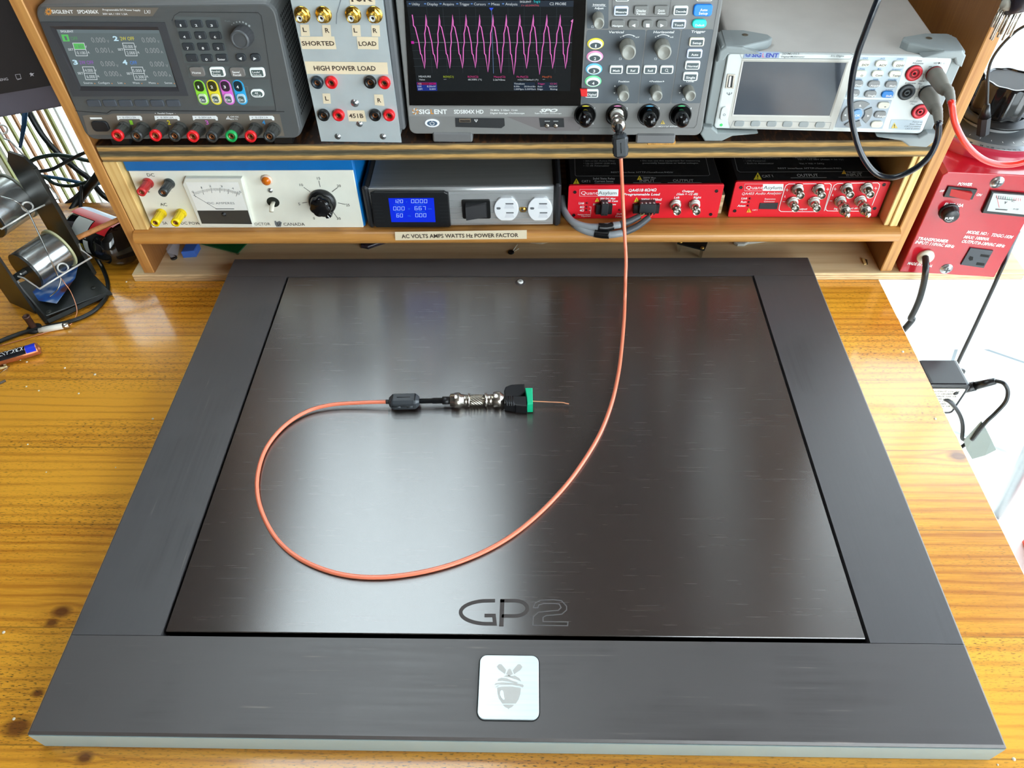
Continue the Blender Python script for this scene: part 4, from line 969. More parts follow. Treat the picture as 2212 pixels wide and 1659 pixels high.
# printing on the lower lip
C = C2; C.w = .0005; C.P([(905, 800), (2125, 804), (2140, 826), (2110, 872), (910, 868)], M('scope_lip', (140, 140, 138), .5), .0002)
C.P([(1640, 872), (1900, 975), (2180, 978), (2230, 872)], M('scope_lip2', (116, 110, 110), .5), .0002)
logo(C, 958, 832, 24, [M('logo_orange'), white]); C.T('SIG', 986, 850, 1068, 850, 34, white, .03); C.T('L', 1074, 850, 1094, 850, 34, M('logo_orange'), .03); C.T('ENT', 1100, 850, 1196, 850, 34, white, .03)
C.T('SDS804X HD', 1247, 848, 1468, 848, 30, white, .025); C.T('70 MHz  2 GSa/s  12-bit', 1518, 829, 1722, 828, 13, white, .015); C.T('Digital Storage Oscilloscope', 1518, 850, 1773, 851, 13, white, .015); C.T('SPO', 1884, 836, 2020, 836, 24, white, .04, .35); C.T('Super Phosphor Oscilloscope', 1850, 850, 2048, 851, 10, white, .01)
C.P([(1255, 880), (1622, 882), (1626, 938), (1600, 957), (1258, 948)], m_dk, .0003); C.T('\u03a8', 1400, 912, 1424, 912, 22, white, w=.0005)
C.P([(1880, 880), (2066, 882), (2070, 950), (1890, 948)], m_dk, .0003); C.L([(1925, 904), (1962, 904)], 3, white, w=.0006); C.L([(1990, 904), (2024, 904)], 3, white, w=.0006)
C.mb.build('printing', fo)
mb = MB(); q = C2.at(1285, 882); q2 = C2.at(1374, 910); mb.box(q[0], q2[1], .0002, q2[0], q[1], .0012, M('nickel', (205, 198, 186), .22, metal=.95)); mb.box(q[0]+.001, q2[1]+.0008, .0012, q2[0]-.001, (q[1]+q2[1])/2, .0014, blk); mb.build('usb_socket', t)
for x in (1942, 2006):
    u, v = C2.at(x, 936); MB().lathe([(.0022, 0), (.0022, .002), (.0012, .0022)], (u, v, 0), M('nickel'), seg=16).build('probe_lug', t)
u, v, a, b = C2.dim(1084, 920, 108, 58, .001)
mb = MB(); mb.prism(circ(u, v, a/2, 28, b/2), 0, .0012, em('power_glow', (225, 240, 255), 1.2)); mb.prism(circ(u, v, a*.36, 24, b*.34), .0012, .0016, M('power_face', (80, 100, 120), .4)); mb.line([(u+a*.14*math.sin(k), v+a*.12*math.cos(k)) for k in [.6+i*.28 for i in range(18)]], .0006, .0018, white); mb.line([(u, v+a*.06), (u, v+a*.2)], .0006, .0018, white); mb.build('power_button', t)
# control section
C = C3; C.w = .0003
for pts in ([(250, -60), (492, -60), (488, 312), (476, 320), (256, 320), (248, 308)], [(262, 335), (895, 335), (906, 350), (818, 1150), (806, 1158), (195, 1158), (186, 1146), (246, 352)], [(932, 335), (1290, 332), (1300, 346), (1184, 1146), (1172, 1158), (836, 1158), (826, 1146), (918, 350)], [(1326, 330), (1656, 328), (1666, 344), (1520, 1144), (1508, 1156), (1204, 1158), (1192, 1146), (1312, 348)]): C.P(pts, m_grp)
C.L([(532, -60), (530, 160), (545, 185), (1158, 185), (1172, 165), (1195, -60)], 3, m_dk)
C.L([(236, -60), (178, 1180)], 4, M('scope_edge_light', (160, 162, 162), .5)); C.L([(1735, -60), (1475, 1400), (1450, 1432), (160, 1432)], 3, m_dk)
C.w = .0005
C.T('Intensity', 315, 62, 455, 62, 22, white, .02); C.L([(306, 70), (462, 70)], 3, white); C.T('Adjust', 332, 103, 434, 103, 24, white, .02)
C.T('Vertical', 492, 372, 662, 372, 28, white, .02, .1); C.T('Horizontal', 992, 372, 1224, 372, 28, white, .02, .1); C.T('Trigger', 1416, 368, 1576, 366, 28, white, .02, .1)
for x in (715, 1103): C.L([(x-62+k*12.4, 402-14*math.sin(k/10*math.pi)) for k in range(11)], 7, white); C.P([(x-75, 408), (x-52, 392), (x-50, 412)], white); C.P([(x+78, 408), (x+52, 392), (x+52, 412)], white)
C.T('V', 616, 424, 636, 424, 18, white); C.T('mV', 792, 425, 834, 425, 18, white); C.T('S', 1008, 424, 1026, 424, 18, white); C.T('nS', 1180, 424, 1216, 424, 18, white)
C.T('Position', 602, 922, 722, 922, 20, white, .02); C.T('Position', 970, 921, 1090, 921, 20, white, .02); C.P([(944, 911), (962, 902), (962, 920)], white); C.P([(1117, 911), (1099, 902), (1099, 920)], white); C.T('Level', 1362, 920, 1444, 920, 18, white, .02)
for (x, y) in ((562, 962), (1298, 960)): C.P([(x-10, y+10), (x+10, y+10), (x, y-10)], white)
for (x, y) in ((556, 1044), (1288, 1042)): C.P([(x-10, y-10), (x+10, y-10), (x, y+10)], white)
for (x, y) in ((622, 658), (1018, 658), (604, 1112), (964, 1108), (1330, 1112), (312, 298)): C.L([(x-12, y-8), (x+12, y-8), (x+12, y+10), (x-12, y+10)], 3, white, True)
for (x, c, d) in ((238, (240, 226, 60), '1'), (594, (236, 130, 190), '2'), (952, (90, 180, 226), '3'), (1312, (90, 210, 140), '4')):
    q = C.dim(x, 1181, 94, 18); C.mb.flat(rrect(q[0], q[1], q[2], q[3], q[3]*.45), .0006, M('ch_bar_%s' % d, c, .5, emit=.35))
    xx = {'1': 325, '2': 680, '3': 1036, '4': 1394}[d]; C.T(d, xx, 1232, xx+(14 if d == '1' else 24), 1232, 30, white, .02, .15)
C.T('X', 304, 1394, 326, 1394, 24, white, .01); C.T('Y', 664, 1394, 684, 1394, 24, white, .01); warn(C, 1098, 1370, 26, M('warn_pale', (226, 200, 100), .5)); C.T('All Inputs : 1M\u03a9//17pF 400Vpk', 905, 1424, 1262, 1422, 15, white, .01)
C.mb.build('printing', fo)
for (x, y, c, d) in ((345, 492, (236, 222, 60), '1'), (337, 635, (236, 150, 196), '2'), (327, 775, (100, 190, 226), '3'), (317, 912, (110, 216, 150), '4')):
    u, v, a, b = C.dim(x, y, 186, 128, .0012); mb = MB(); mb.prism(circ(u, v, a/2, 32, b/2), 0, .0010, M('oval_ring_%s' % d, c, .4, emit=.25), .0003); mb.prism(circ(u, v-b*.03, a*.42, 32, b*.40), .001, .0024, lit, .0004)
    mb.flat(circ(u, v-b*.1, a*.33, 28, b*.25), .00252, M('oval_dark', (70, 84, 88), .5)); Tt = Cr(F, C.ox, C.oy, C.sc, .0027); Tt.mb = mb; Tt.T(d, x-(7 if d == '1' else 12), y+38, x+(10 if d == '1' else 14), y+38, 34, white, .03); mb.build('channel_button', t)
litb = M('key_lit_blue', (205, 220, 245), .4, emit=.3); litc = M('key_lit_cream', (232, 226, 205), .4, emit=.2); kd = M('key_inner', (76, 90, 94), .5); kg = M('scope_key_grey', (126, 127, 124), .5)
for (tx, x, y, w_, h_, rg, tw) in (('Measure', 632, 125, 158, 104, litb, 120), ('Decode', 1300, 120, 160, 102, lit, 112), ('Touch', 1277, 272, 158, 98, litb, 100), ('Setup', 1480, 473, 166, 98, litc, 100), ('Auto', 1455, 604, 168, 100, litb, 80), ('Normal', 1432, 733, 166, 98, lit, 115), ('Single', 1408, 860, 164, 98, lit, 102), ('Math', 577, 783, 146, 92, lit, 78), ('Ref', 763, 783, 146, 92, lit, 54), ('Roll', 957, 783, 146, 92, lit, 56), ('Q', 1143, 783, 146, 92, lit, 34), ('Digital', 302, 1050, 148, 92, lit, 100), ('Search', 645, -28, 152, 92, lit, 90), ('Stop', 1568, -30, 180, 92, litc, 90)):
    button(C, t, x, y, w_, h_, kd, [(tx, 0, 8, tw, 26, white)], ring=rg, rd=.2, z=.0026)
button(C, t, 857, 118, 158, 100, kg, [('Display', 0, 0, 108, 26, white), ('Persist', -2, 36, 102, 26, white), ('[]', 0, 17, 112, 3, white)], rd=.2, z=.0026); button(C, t, 1082, 116, 158, 100, kg, [('Quick', 0, 2, 78, 26, white), ('Action', -2, 34, 90, 24, white)], rd=.2, z=.0026)
button(C, t, 1550, 118, 205, 132, M('key_blue', (10, 130, 240), .4, emit=.15), [('Auto', 6, -8, 84, 30, white), ('Setup', 0, 30, 100, 30, white)], rd=.25, z=.0028, name='button'); button(C, t, 1510, 268, 158, 96, M('key_cyan', (20, 214, 196), .4, emit=.2), [('Default', 2, 14, 102, 26, litb)], rd=.45, z=.0028)
button(C, t, 594, 272, 152, 88, kg, [('Navigate', 0, 16, 118, 22, white)], rd=.3, z=.0026)
for (s_, x) in (('<', 770), ('[]', 930), ('>', 1090)): button(C, t, x, 272, 116, 88, kg, [(s_, 0, 14, 40, 40, white)], rd=.35, z=.0026)
kn = M('knob_taupe', (138, 136, 126), .45); kc = M('knob_taupe_face', (156, 156, 148), .35)
def k3(b, tp, r): knob(F, t, C.c(*b), C.c(*tp), r/C.sc, kn, kc, n=12)
k3((375, 195), (378, 268), 62); k3((702, 515), (710, 595), 84); k3((1094, 515), (1106, 595), 84); k3((650, 1010), (660, 1082), 61); k3((1018, 1010), (1030, 1082), 61); k3((1390, 1010), (1400, 1082), 61)
rt = MB(); u, v = C.at(168, 1000, .003); u1, v1 = C.at(250, 1086, .003); rt.prism([C.at(170, 998, .003), C.at(252, 1000, .003), C.at(250, 1086, .003), C.at(182, 1078, .003)], .001, .0034, M('tape_red', (236, 24, 24), .4), .0005); rt.build('red_tape_tab', t)
# input sockets: recess ring, capped ones are glossy black
sock = {}
for (x, y, tx, ty, kind) in ((228, 1285, 236, 1368, 1), (582, 1285, 586, 1345, 0), (940, 1285, 952, 1368, 1), (1295, 1285, 1312, 1370, 1)):
    u, v, a, b = C.dim(x, y, 196, 170, 0); R_ = .0115; mb = MB()
    mb.lathe([(R_, .0002), (R_*1.0, .0012), (R_*.9, .0014), (R_*.84, .0003), (.0001, .0003)], (u, v, 0), M('recess_black', (16, 17, 18), .3), seg=32, cap=False)
    uu, vv = C.at(tx, ty, .022); uu = (uu+u)/2; vv = v
    sock[x] = (u, v); mb.build('socket_collar', t)
    if kind:
        c = MB(); r = .0072
        c.lathe([(r*1.05, .0005), (r, .004), (r*.98, .016)] + [(r*.98*math.cos(k*math.pi/12), .016+r*.95*math.sin(k*math.pi/12)) for k in range(1, 6)] + [(.0001, .016+r*.95)], (u, v, 0), M('rubber_gloss_black', (10, 10, 11), .1), seg=28, cap=False); c.build('socket_cap', t)
    else:
        bnc(t, u, v, 1.0, .014)
SCOPE_F = F; SCOPE_S2 = sock[582]
# ================================================================== bench multimeter (white, right)
F = panel(.2103, .5628, .1735, -3.95, 1.53); DW, DH = .2137, .079
t = thing('bench_multimeter', 'white and grey bench multimeter with dark blank screen and rubber corner bumpers', 'multimeter', F)
m_wh = M('dmm_white', (226, 232, 230), .4); m_dcase = M('dmm_case', (206, 202, 196), .6, bump=.03, bscale=700); m_rub = M('dmm_rubber', (150, 158, 158), .6); m_bz = M('dmm_bezel', (208, 206, 198), .45); m_bl = M('dmm_blue_grey', (190, 204, 212), .5)
shear(MB().prism(rrect(DW/2, DH/2, DW-.004, DH-.002, .003, 4), -.222, -.004, m_dcase, .001), 1.53).build('body', t)
fo = MB().prism(rrect(DW/2, DH/2, DW, DH, .004, 5), -.005, 0, m_wh, .0012).build('front_panel', t)
C = Cr(F, 1500, 0, 3.107, .0003); C6 = Cr(F, 1740, 100, 6.506, .0003)
C.P([(228, 385), (322, 398), (232, 815), (145, 860)], m_wh, .00025)
C.P([(318, 395), (1060, 400), (1092, 400), (930, 870), (240, 862), (225, 800)], m_bz)
C.L([(300, 350), (1040, 352), (1072, 372), (1048, 396), (318, 392)], 2, greytxt, True, w=.0004)
C.L([(262, 812), (918, 822), (905, 865), (240, 858)], 2, greytxt, True, w=.0005)
C.P([(340, 345), (576, 348), (566, 390), (326, 388)], M('dmm_band', (160, 180, 205), .5), .0004); C.w = .0006
bl = M('logo_blue', (50, 66, 170), .5); C.T('SIG', 384, 382, 447, 384, 28, bl, .03); C.T('L', 454, 384, 470, 384, 28, M('logo_pink', (220, 120, 150), .5), .03); C.T('ENT', 478, 384, 560, 386, 28, bl, .03); logo(C, 360, 366, 18, [bl])
C.T('SDM3055', 588, 367, 702, 368, 15, greytxt, .01); C.T('Digital Multimeter', 583, 386, 740, 387, 11, greytxt, .01); C.T('5\u00bd Digits', 915, 381, 1003, 382, 13, greytxt, .01)
C6.P([(742, 150), (1435, 155), (1240, 728), (556, 716)], m_bl); C6.P([(545, 745), (1215, 757), (1080, 1158), (412, 1140)], M('dmm_pad', (178, 190, 200), .5)); C6.P([(1205, 1030), (1655, 1040), (1600, 1185), (1170, 1160)], m_bl)
C6.w = .0005; tb = M('print_blue', (60, 120, 170), .5); dk = M('print_dark', (50, 54, 58), .5)
for (tx, x0, x1, y) in (('DCI', 806, 872, 178), ('ACI', 1048, 1110, 182), ('\u03a94W', 1282, 1382, 188), ('Freq', 762, 830, 326), ('\u25b6|', 1010, 1056, 330), ('Scanner', 1212, 1356, 336), ('Utility', 702, 796, 472), ('Help', 948, 1024, 474), ('Display', 1160, 1288, 478), ('Hold', 896, 976, 616), ('Local', 1126, 1222, 620)): C6.T(tx, x0, y, x1, y, 20, tb, .01, .1)
C6.T('\u03a94W', 1552, 218, 1634, 222, 26, dk, 0, .1); C6.T('Hisense', 1508, 248, 1654, 252, 26, dk, 0, .1); C6.T('V\u03a9 \u25b6|', 1796, 250, 1905, 250, 26, dk, 0); C6.T('-|(-', 1925, 248, 1962, 248, 20, dk, 0); C6.T('Losense', 1402, 528, 1546, 530, 26, dk, 0, .1); C6.T('HI', 1734, 296, 1770, 296, 18, dk, .02, .1); C6.T('LO', 1626, 570, 1664, 572, 20, dk, 0, .1)
C6.T('200V', 1592, 502, 1670, 504, 24, dk, 0, .1); C6.T('Max', 1580, 536, 1640, 538, 24, dk, 0, .1); C6.T('500Vpk', 1462, 788, 1572, 790, 24, greytxt, 0, .1); C6.T('Max', 1474, 822, 1534, 824, 22, greytxt, 0, .1)
C6.L([(1645, 386), (1668, 396), (1642, 470)], 4, dk); C6.L([(1535, 598), (1660, 602)], 4, dk); C6.L([(1612, 545), (1594, 600)], 4, dk); C6.L([(1580, 704), (1545, 708), (1524, 752)], 4, greytxt)
for k, (tx, x0, x1) in enumerate((('Fused on', 1502, 1640), ('Rear Panel', 1462, 1634), ('CAT I (1000V)', 1388, 1618), ('CAT II (600V)', 1396, 1614))): C6.T(tx, x0, 1070+k*32, x1, 1074+k*32, 20, greytxt, 0, .1)
warn(C6, 1250, 1115, 46, M('warn_pale', (226, 200, 100), .5))
C.T('\u03a8', 215, 640, 250, 640, 20, greytxt, 0)
o = C.mb.build('printing', fo); C6.mb.build('printing', fo)
sc = MB(); i4 = [C.at(330, 412), C.at(1022, 420), C.at(906, 776), C.at(262, 768)][::-1]; o4 = [C.at(322, 404), C.at(1034, 412), C.at(914, 786), C.at(252, 778)][::-1]
ringp(sc, o4, .0008, i4, -.0002+.0005, M('dmm_bezel')); ringp(sc, [(x, y) for x, y in o4], .0002, o4, .0008, M('dmm_bezel')); so_ = sc.build('screen_bezel', t)
sc = MB(); sc.flat(i4, .0004, M('lcd_off', (72, 78, 86), .12, spec=.6)); sc.build('screen', so_)
q = C.at(224, 496); q2 = C.at(268, 496); q3 = C.at(262, 590); mb = MB(); mb.prism([C.at(222, 495), C.at(274, 497), C.at(262, 592), C.at(207, 589)][::-1], .0002, .0012, M('nickel')); mb.prism([C.at(231, 504), C.at(262, 505), C.at(252, 584), C.at(219, 582)][::-1], .0012, .0013, blk); mb.prism([C.at(236, 508), C.at(248, 508), C.at(238, 580), C.at(226, 579)][::-1], .0013, .0016, white); mb.build('usb_socket', t)
button(C, t, 201, 764, 50, 92, m_wh, [('O', -2, 6, 18, 16, greytxt)], rd=.48, name='power_button'); u, v, a, b = C.dim(180, 838, 22, 22); MB().lathe([(a*.5, 0), (a*.4, .0008), (.0001, .001)], (u, v, 0), em('led_green', (70, 220, 120), 1.2), seg=16).build('indicator_light', t)
m_sk = M('dmm_softkey', (160, 166, 166), .5); m_cr = M('key_cream', (226, 224, 208), .45); m_gk = M('dmm_key_grey', (142, 144, 144), .5)
for x, y in ((302, 832), (411, 832), (519, 834), (626, 836), (735, 838), (845, 840)): button(C, t, x, y, 66, 38, m_sk, rd=.35, z=.0014)
for (tx, x, y, m_, tw, tm) in (('DCV', 825, 245, m_cr, 96, dk), ('ACV', 1068, 250, m_cr, 106, dk), ('\u03a92W', 1312, 255, m_cr, 112, dk), ('-|(-', 775, 392, m_cr, 50, dk), ('Cont', 1016, 392, m_cr, 100, dk), ('Temp', 1260, 396, m_cr, 112, dk), ('Dual', 730, 532, m_gk, 90, white), ('Acquire', 965, 536, m_gk, 138, white), ('Math', 1208, 540, m_gk, 88, white), ('Run', 682, 664, m_gk, 60, white), ('Single', 916, 676, m_gk, 114, white), ('Shift', 1155, 682, M('key_shift_blue', (24, 130, 214), .4), 86, white), ('+', 1102, 835, m_cr, 32, dk), ('Range', 1052, 965, m_gk, 112, white), ('-', 1004, 1102, m_cr, 34, dk)):
    button(C6, t, x, y, 164, 92, m_, [(tx, 14, 16, tw, 28 if tx not in ('-', '+') else 24 if tx == '+' else 5, tm)] + ([('Stop', 16, 44, 70, 22, white)] if tx == 'Run' else []), rd=.42, z=.0024)
# direction pad: four ring segments round the OK key
cu, cv, ra, rb = C6.dim(722, 958, 420, 370, .001)
def seg(a0, a1, r0, r1, sym, sx, sy):
    p = [(cu+ra/2*r1*math.cos(math.radians(a)), cv+ra/2*r1*.98*math.sin(math.radians(a))) for a in range(a0, a1+1, 6)] + [(cu+ra/2*r0*math.cos(math.radians(a)), cv+ra/2*r0*math.sin(math.radians(a))) for a in range(a1, a0-1, -6)]
    mb = MB(); mb.prism(p, 0, .002, M('dmm_key_grey'), .0004); T = Cr(F, 1740, 100, 6.506, .0022); T.mb = mb
    {'^': lambda: T.P([(sx-18, sy+16), (sx+18, sy+16), (sx, sy-16)], white), 'v': lambda: T.P([(sx-14, sy-8), (sx+14, sy-8), (sx, sy+12)], white), '<': lambda: T.P([(sx+16, sy-16), (sx+16, sy+16), (sx-18, sy)], white), '>': lambda: T.P([(sx-16, sy-16), (sx-16, sy+16), (sx+18, sy)], white)}[sym](); mb.build('arrow_key', t)
seg(52, 128, .5, 1, '^', 768, 832); seg(142, 218, .5, 1, '<', 556, 968); seg(232, 308, .5, 1, 'v', 690, 1096); seg(322, 398, .5, 1, '>', 884, 978)
button(C6, t, 726, 962, 140, 140, M('ok_blue', (120, 170, 220), .4), [('OK', 2, 10, 76, 34, white)], rd=.5, z=.0026)
def jack(C, x, y, c, k=1.0):
    u, v, a, b = C.dim(x, y, 228*k, 205*k, .001); r = a/2; mb = MB()
    mb.lathe([(r*1.02, 0), (r*1.02, .0014)], (u, v, 0), blk, seg=30, cap=False); mb.lathe([(r*.98, 0), (r*.98, .0018), (r*.6, .0022), (r*.56, -.0005+.001)], (u, v, 0), c, seg=30, cap=False)
    d = M('jack_dark_red', (120, 6, 14), .5) if c is not jb else M('hole_black')
    mb.lathe([(r*.58, .0012), (.0001, .0012)], (u, v, 0), d, seg=24, cap=False); mb.lathe([(r*.36, .001), (r*.36, .0024), (r*.2, .0024), (r*.18, .0013)], (u, v, 0), c, seg=20, cap=False)
    mb.lathe([(r*.17, .0014), (.0001, .0014)], (u, v, 0), hk, seg=16, cap=False)
    return mb.build('jack_socket', t), u, v
jb = M('jack_grey_black', (66, 72, 76), .4); jr = M('jack_red', (222, 50, 62), .35)
jack(C6, 1525, 378, jr); jack(C6, 1422, 648, jb); jack(C6, 1604, 916, jr, .95)
_, ju, jv = jack(C6, 1812, 392, jr, 1.0); _, ku, kv = jack(C6, 1710, 660, jb, 1.0); DMF = F; JR = (ju, jv); JB = (ku, kv)
# rubber bumpers: side frame with tongues gripping the top and feet under the body
def bumper(sgn):
    X = lambda u: u if sgn < 0 else DW-u
    mb = MB()
    def pr(poly, z0, z1, bev=.0015):
        p = [(X(a), b) for a, b in poly]; mb.prism(p if sgn < 0 else p[::-1], z0, z1, m_rub, bev)
    pr([(-.010, .004), (0, .0), (0, DH+.001), (-.008, DH+.006), (-.011, DH-.006)], -.040, -.002)
    # corner cap over the top edge
    pr([(-.010, DH-.008), (-.004, DH-.006), (.0, DH+.0005), (.030, DH+.0005), (.012, DH+.007), (-.004, DH+.008), (-.0095, DH+.003)], -.036, .004)
    o = mb.build('corner_bumper', t)
    # tongue lying on the case: outline in u-depth, thickness up
    tg = MB(); out = [(-.008, .002), (.014, .001), (.040, -.014), (.0445, -.022), (.041, -.030), (.018, -.040), (-.004, -.040), (-.010, -.030)]
    out = [(X(a), -b) for a, b in out]
    tg.prism(out if sgn > 0 else out[::-1], DH-.0005, DH+.0075, m_rub, .0018); tg.v = [(x, z, -y) for x, y, z in tg.v]; tg.f = [q[::-1] for q in tg.f]; tt = tg.build('bumper_tongue', o)
    hb = MB(); hb.lathe([(.0030, DH+.0076), (.0030, DH+.0079), (.0018, DH+.0078)], (0, 0, 0), M('screw_brass', (120, 112, 96), .4, metal=.6), seg=16, axis=(0, 1, 0)); hb.v = [(x+X(.018), y, z-.026) for x, y, z in hb.v]; hb.build('bumper_screw', o)
    # foot
    ft = MB(); p = [(-.012, .004), (-.003, .004), (.004, -.0015), (.046, -.0015), (.020, -.0055), (.010, -.0115), (-.008, -.0120), (-.014, -.004)]
    p = [(X(a), b) for a, b in p]; ft.prism(p if sgn < 0 else p[::-1], -.045, .006, m_rub, .0015); ft.build('bumper_foot', o)
bumper(-1); bumper(1)

# ================================================================== blue cased supply with meter
F = panel(-.4453, .5631, .0487, -.23, 3.0); BW, BH = .2614, .0902
t = thing('metered_power_supply', 'old blue and white power supply with analogue ammeter and large black dial', 'power supply', F)
m_blue = M('enamel_blue', (6, 106, 178), .35); m_cream = M('enamel_white', (236, 236, 222), .4, var=.02)
C = Cr(F, 200, 320, 3.568, .0004)
lid = C.at(1200, 170)[1]
shear(MB().box(0, 0, -.16, BW, BH, -.002, m_blue, .0012), 3.0).build('case', t)
MB().box(0, lid, -.003, BW, BH, .002, m_blue, .0012).build('lid_edge', t)
fo = MB().box(.001, .0, -.003, BW-.002, lid, 0, m_cream, .0006).build('front_panel', t)
C.w = .0003
C.T('DC', 424, 219, 480, 219, 26, ink, .0); C.T('AC', 525, 446, 577, 446, 24, ink, 0); C.T('+', 425, 346, 445, 346, 18, ink, .02); C.T('-', 595, 333, 618, 333, 4, ink, .02)
C.T('5A', 544, 588, 580, 588, 22, ink, 0); C.T('DC POW', 684, 588, 832, 590, 22, ink, 0); C.T('OCTOR', 1250, 595, 1372, 595, 22, ink, 0); C.T('CANADA', 1475, 598, 1638, 598, 24, ink, 0)
for (tx, x, y, w_) in (('10', 1598, 293, 26), ('15', 1732, 242, 24), ('20', 1885, 300, 30), ('25', 1955, 448, 28), ('30', 1884, 552, 30), ('5', 1588, 440, 14), ('0', 1702, 550, 14)): C.T(tx, x, y, x+w_, y, 20, ink, 0)
for a, b in (((1628, 302), (1676, 336)), ((1744, 252), (1754, 298)), ((1888, 305), (1846, 336)), ((1892, 422), (1948, 434)), ((1856, 496), (1884, 532)), ((1617, 423), (1655, 416))): C.L([a, b], 4, ink)
# little crest between the words
C.P([(1402, 562), (1412, 560), (1418, 570), (1440, 562), (1458, 572), (1452, 604), (1418, 606), (1406, 588)], greytxt); C.L([(1420, 575), (1432, 600), (1446, 580)], 4, ink, w=.0005)
C.mb.build('printing', fo)
# meter
mt = MB(); clear = M('meter_plastic', (226, 226, 214), .15)
o4 = [C.at(704, 262), C.at(722, 214), C.at(1156, 214), C.at(1248, 588), C.at(842, 586)][::-1]
mt.prism(o4, 0, .0055, clear, .001); mo = mt.build('ammeter', t)
T = Cr(F, 200, 320, 3.568, .0057)
T.P([(716, 262), (1120, 262), (1194, 478), (806, 480)], M('meter_face', (240, 240, 234), .5)); T.P([(806, 482), (1196, 480), (1230, 586), (842, 582)], M('meter_lower', (60, 62, 60), .3))
T.w = .0059
pvx, pvy = 965, 560
ar = [(775+k*8.6, 352-40*math.sin(math.pi*(k+2)/46)) for k in range(43)]
for k, (x, y) in enumerate(ar):
    if k % 1 == 0:
        l = 30 if k % 8 == 0 else 18 if k % 4 == 0 else 14
        dx = (pvx+20-x)/330; T.L([(x, y-l*.2), (x+dx*l, y+l)], 3 if k % 8 == 0 else 2, dk)
for tx, x, y in (('0', 768, 345), ('1', 838, 312), ('2', 900, 300), ('3', 988, 302), ('4', 1075, 318), ('5', 1132, 345)): T.T(tx, x, y, x+(8 if tx == '1' else 16), y, 16, greytxt, 0)
T.T('DC AMPERES', 890, 432, 1096, 432, 16, greytxt, 0); T.L([(778, 362), (950, 465), (965, 470)], 3, dk); T.L([(950, 468), (1090, 468)], 5, dk); T.mb.build('meter_scale', mo)
u, v = T.at(1012, 510, .0058); screw_mb(MB(), u, v, .0022, M('screw_black', (30, 30, 30), .4), .0058).build('meter_screw', mo)
u, v = C.at(1340, 250, .002); mb = MB(); mb.lathe([(.0066, 0), (.0066, .0015), (.0056, .0030)], (u, v, 0), M('amber_rim', (226, 200, 180), .3), seg=28); mb.lathe([(.0052, .0028), (.0046, .0048), (.0001, .0054)], (u, v, 0), M('amber_lens', (214, 110, 20), .15), seg=24, cap=False); mb.build('pilot_light', t)
u, v = C.at(1368, 326); screw_mb(MB(), u, v, .0024, chrome).build('screw', t)
u, v = C.at(1392, 415); mb = MB(); mb.prism(circ(u, v, .0074, 24, .0066), 0, .0004, M('hole_green_black', (26, 34, 28), .5)); mb.tube([(u, v, 0), (u, v-.001, .006), (u, v-.005, .013)], .0028, M('toggle_ivory', (230, 226, 206), .35), 10, flat=.6); mb.build('toggle_switch', t)
# dial knob with skirt, lobes and pointer
u, v = C.at(1768, 425, .004); mb = MB(); mb.lathe([(.0160, 0), (.0160, .003), (.0148, .006)], (u, v, 0), blk, seg=48)
mb.lathe([(.0140, .006), (.0128, .015), (.011, .0165), (.0001, .0165)], (u, v, 0), M('bakelite_gloss', (16, 16, 17), .12), seg=56, rfun=lambda a, h: .86+.10*abs(math.cos(a*3.5+.9)), cap=False)
a_ = math.radians(-57); d = Vector((math.cos(a_), math.sin(a_)))
mb.add([(u+d.x*.004-d.y*.0016, v+d.y*.004+d.x*.0016, .0166), (u+d.x*.004+d.y*.0016, v+d.y*.004-d.x*.0016, .0166), (u+d.x*.0175+d.y*.0016, v+d.y*.0175-d.x*.0016, .009), (u+d.x*.0175-d.y*.0016, v+d.y*.0175+d.x*.0016, .009)], [(0, 1, 2, 3), (3, 2, 1, 0)], M('bakelite_gloss'))
mb.prism([(u+d.x*p+d.y*q, v+d.y*p-d.x*q) for p, q in ((.002, .0032), (.0150, .0046), (.0168, 0), (.0150, -.0046), (.002, -.0032))][::-1], .004, .014, M('bakelite_gloss'), .001)
mb.line([(u+d.x*.0065, v+d.y*.0065), (u+d.x*.0155, v+d.y*.0155)], .0012, .0142, white); mb.build('dial_knob', t)
yl = M('plastic_yellow', (240, 208, 10), .35)
for (x, y, c) in ((374, 342, M('post_red', (200, 50, 50), .35)), (541, 346, M('post_black2', (56, 60, 60), .3)), (480, 578, yl), (636, 578, yl)): post(t, C, (x, y), c, c, .022, .85)

# ================================================================== mains meter box
F = panel(-.1793, .5620, .0487, .65, 1.2); AW, AH = .2300, .0549
t = thing('mains_meter_box', 'silver mains meter box with blue display, rocker switch and two white outlets', 'meter box', F)
m_sil = M('anodised_silver', (176, 178, 176), .36, metal=.6, var=.08, vscale=(8, 300, 300)); m_sil2 = M('anodised_silver_front', (196, 198, 198), .35, metal=.55)
C = Cr(F, 780, 320, 3.568, .0004)
e0 = C.at(72, 400)[0]; e1 = C.at(1482, 400)[0]
shear(MB().box(e0, .001, -.18, e1, AH-.001, -.002, m_sil, .001), 1.2).build('body', t)
fm = MB(); fm.box(e0, .002, -.003, e1, AH-.001, 0, m_sil2)
for y in (355, 405, 452, 500, 542, 580): v = C.at(900, y)[1]; fm.box(e0, v-.0005, 0, e1, v+.0007, .0010, m_sil2, .0002)
fm.lathe([(.004, e0), (.004, e1)], (0, AH-.005, -.003), m_sil2, (1, 0, 0), 20); fm.build('front_panel', t)
for x0, x1 in ((0, e0), (e1, AW)): shear(MB().box(x0, 0, -.182, x1, AH+.002, .003, M('end_cap_black', (26, 27, 30), .45), .003), 1.2).build('end_cap', t)
bz = MB(); p = [C.at(70, 350, .004), C.at(100, 338, .004), C.at(640, 336, .004), C.at(672, 350, .004), C.at(692, 600, .004), C.at(680, 610, .004), C.at(120, 612, .004), C.at(98, 596, .004)][::-1]
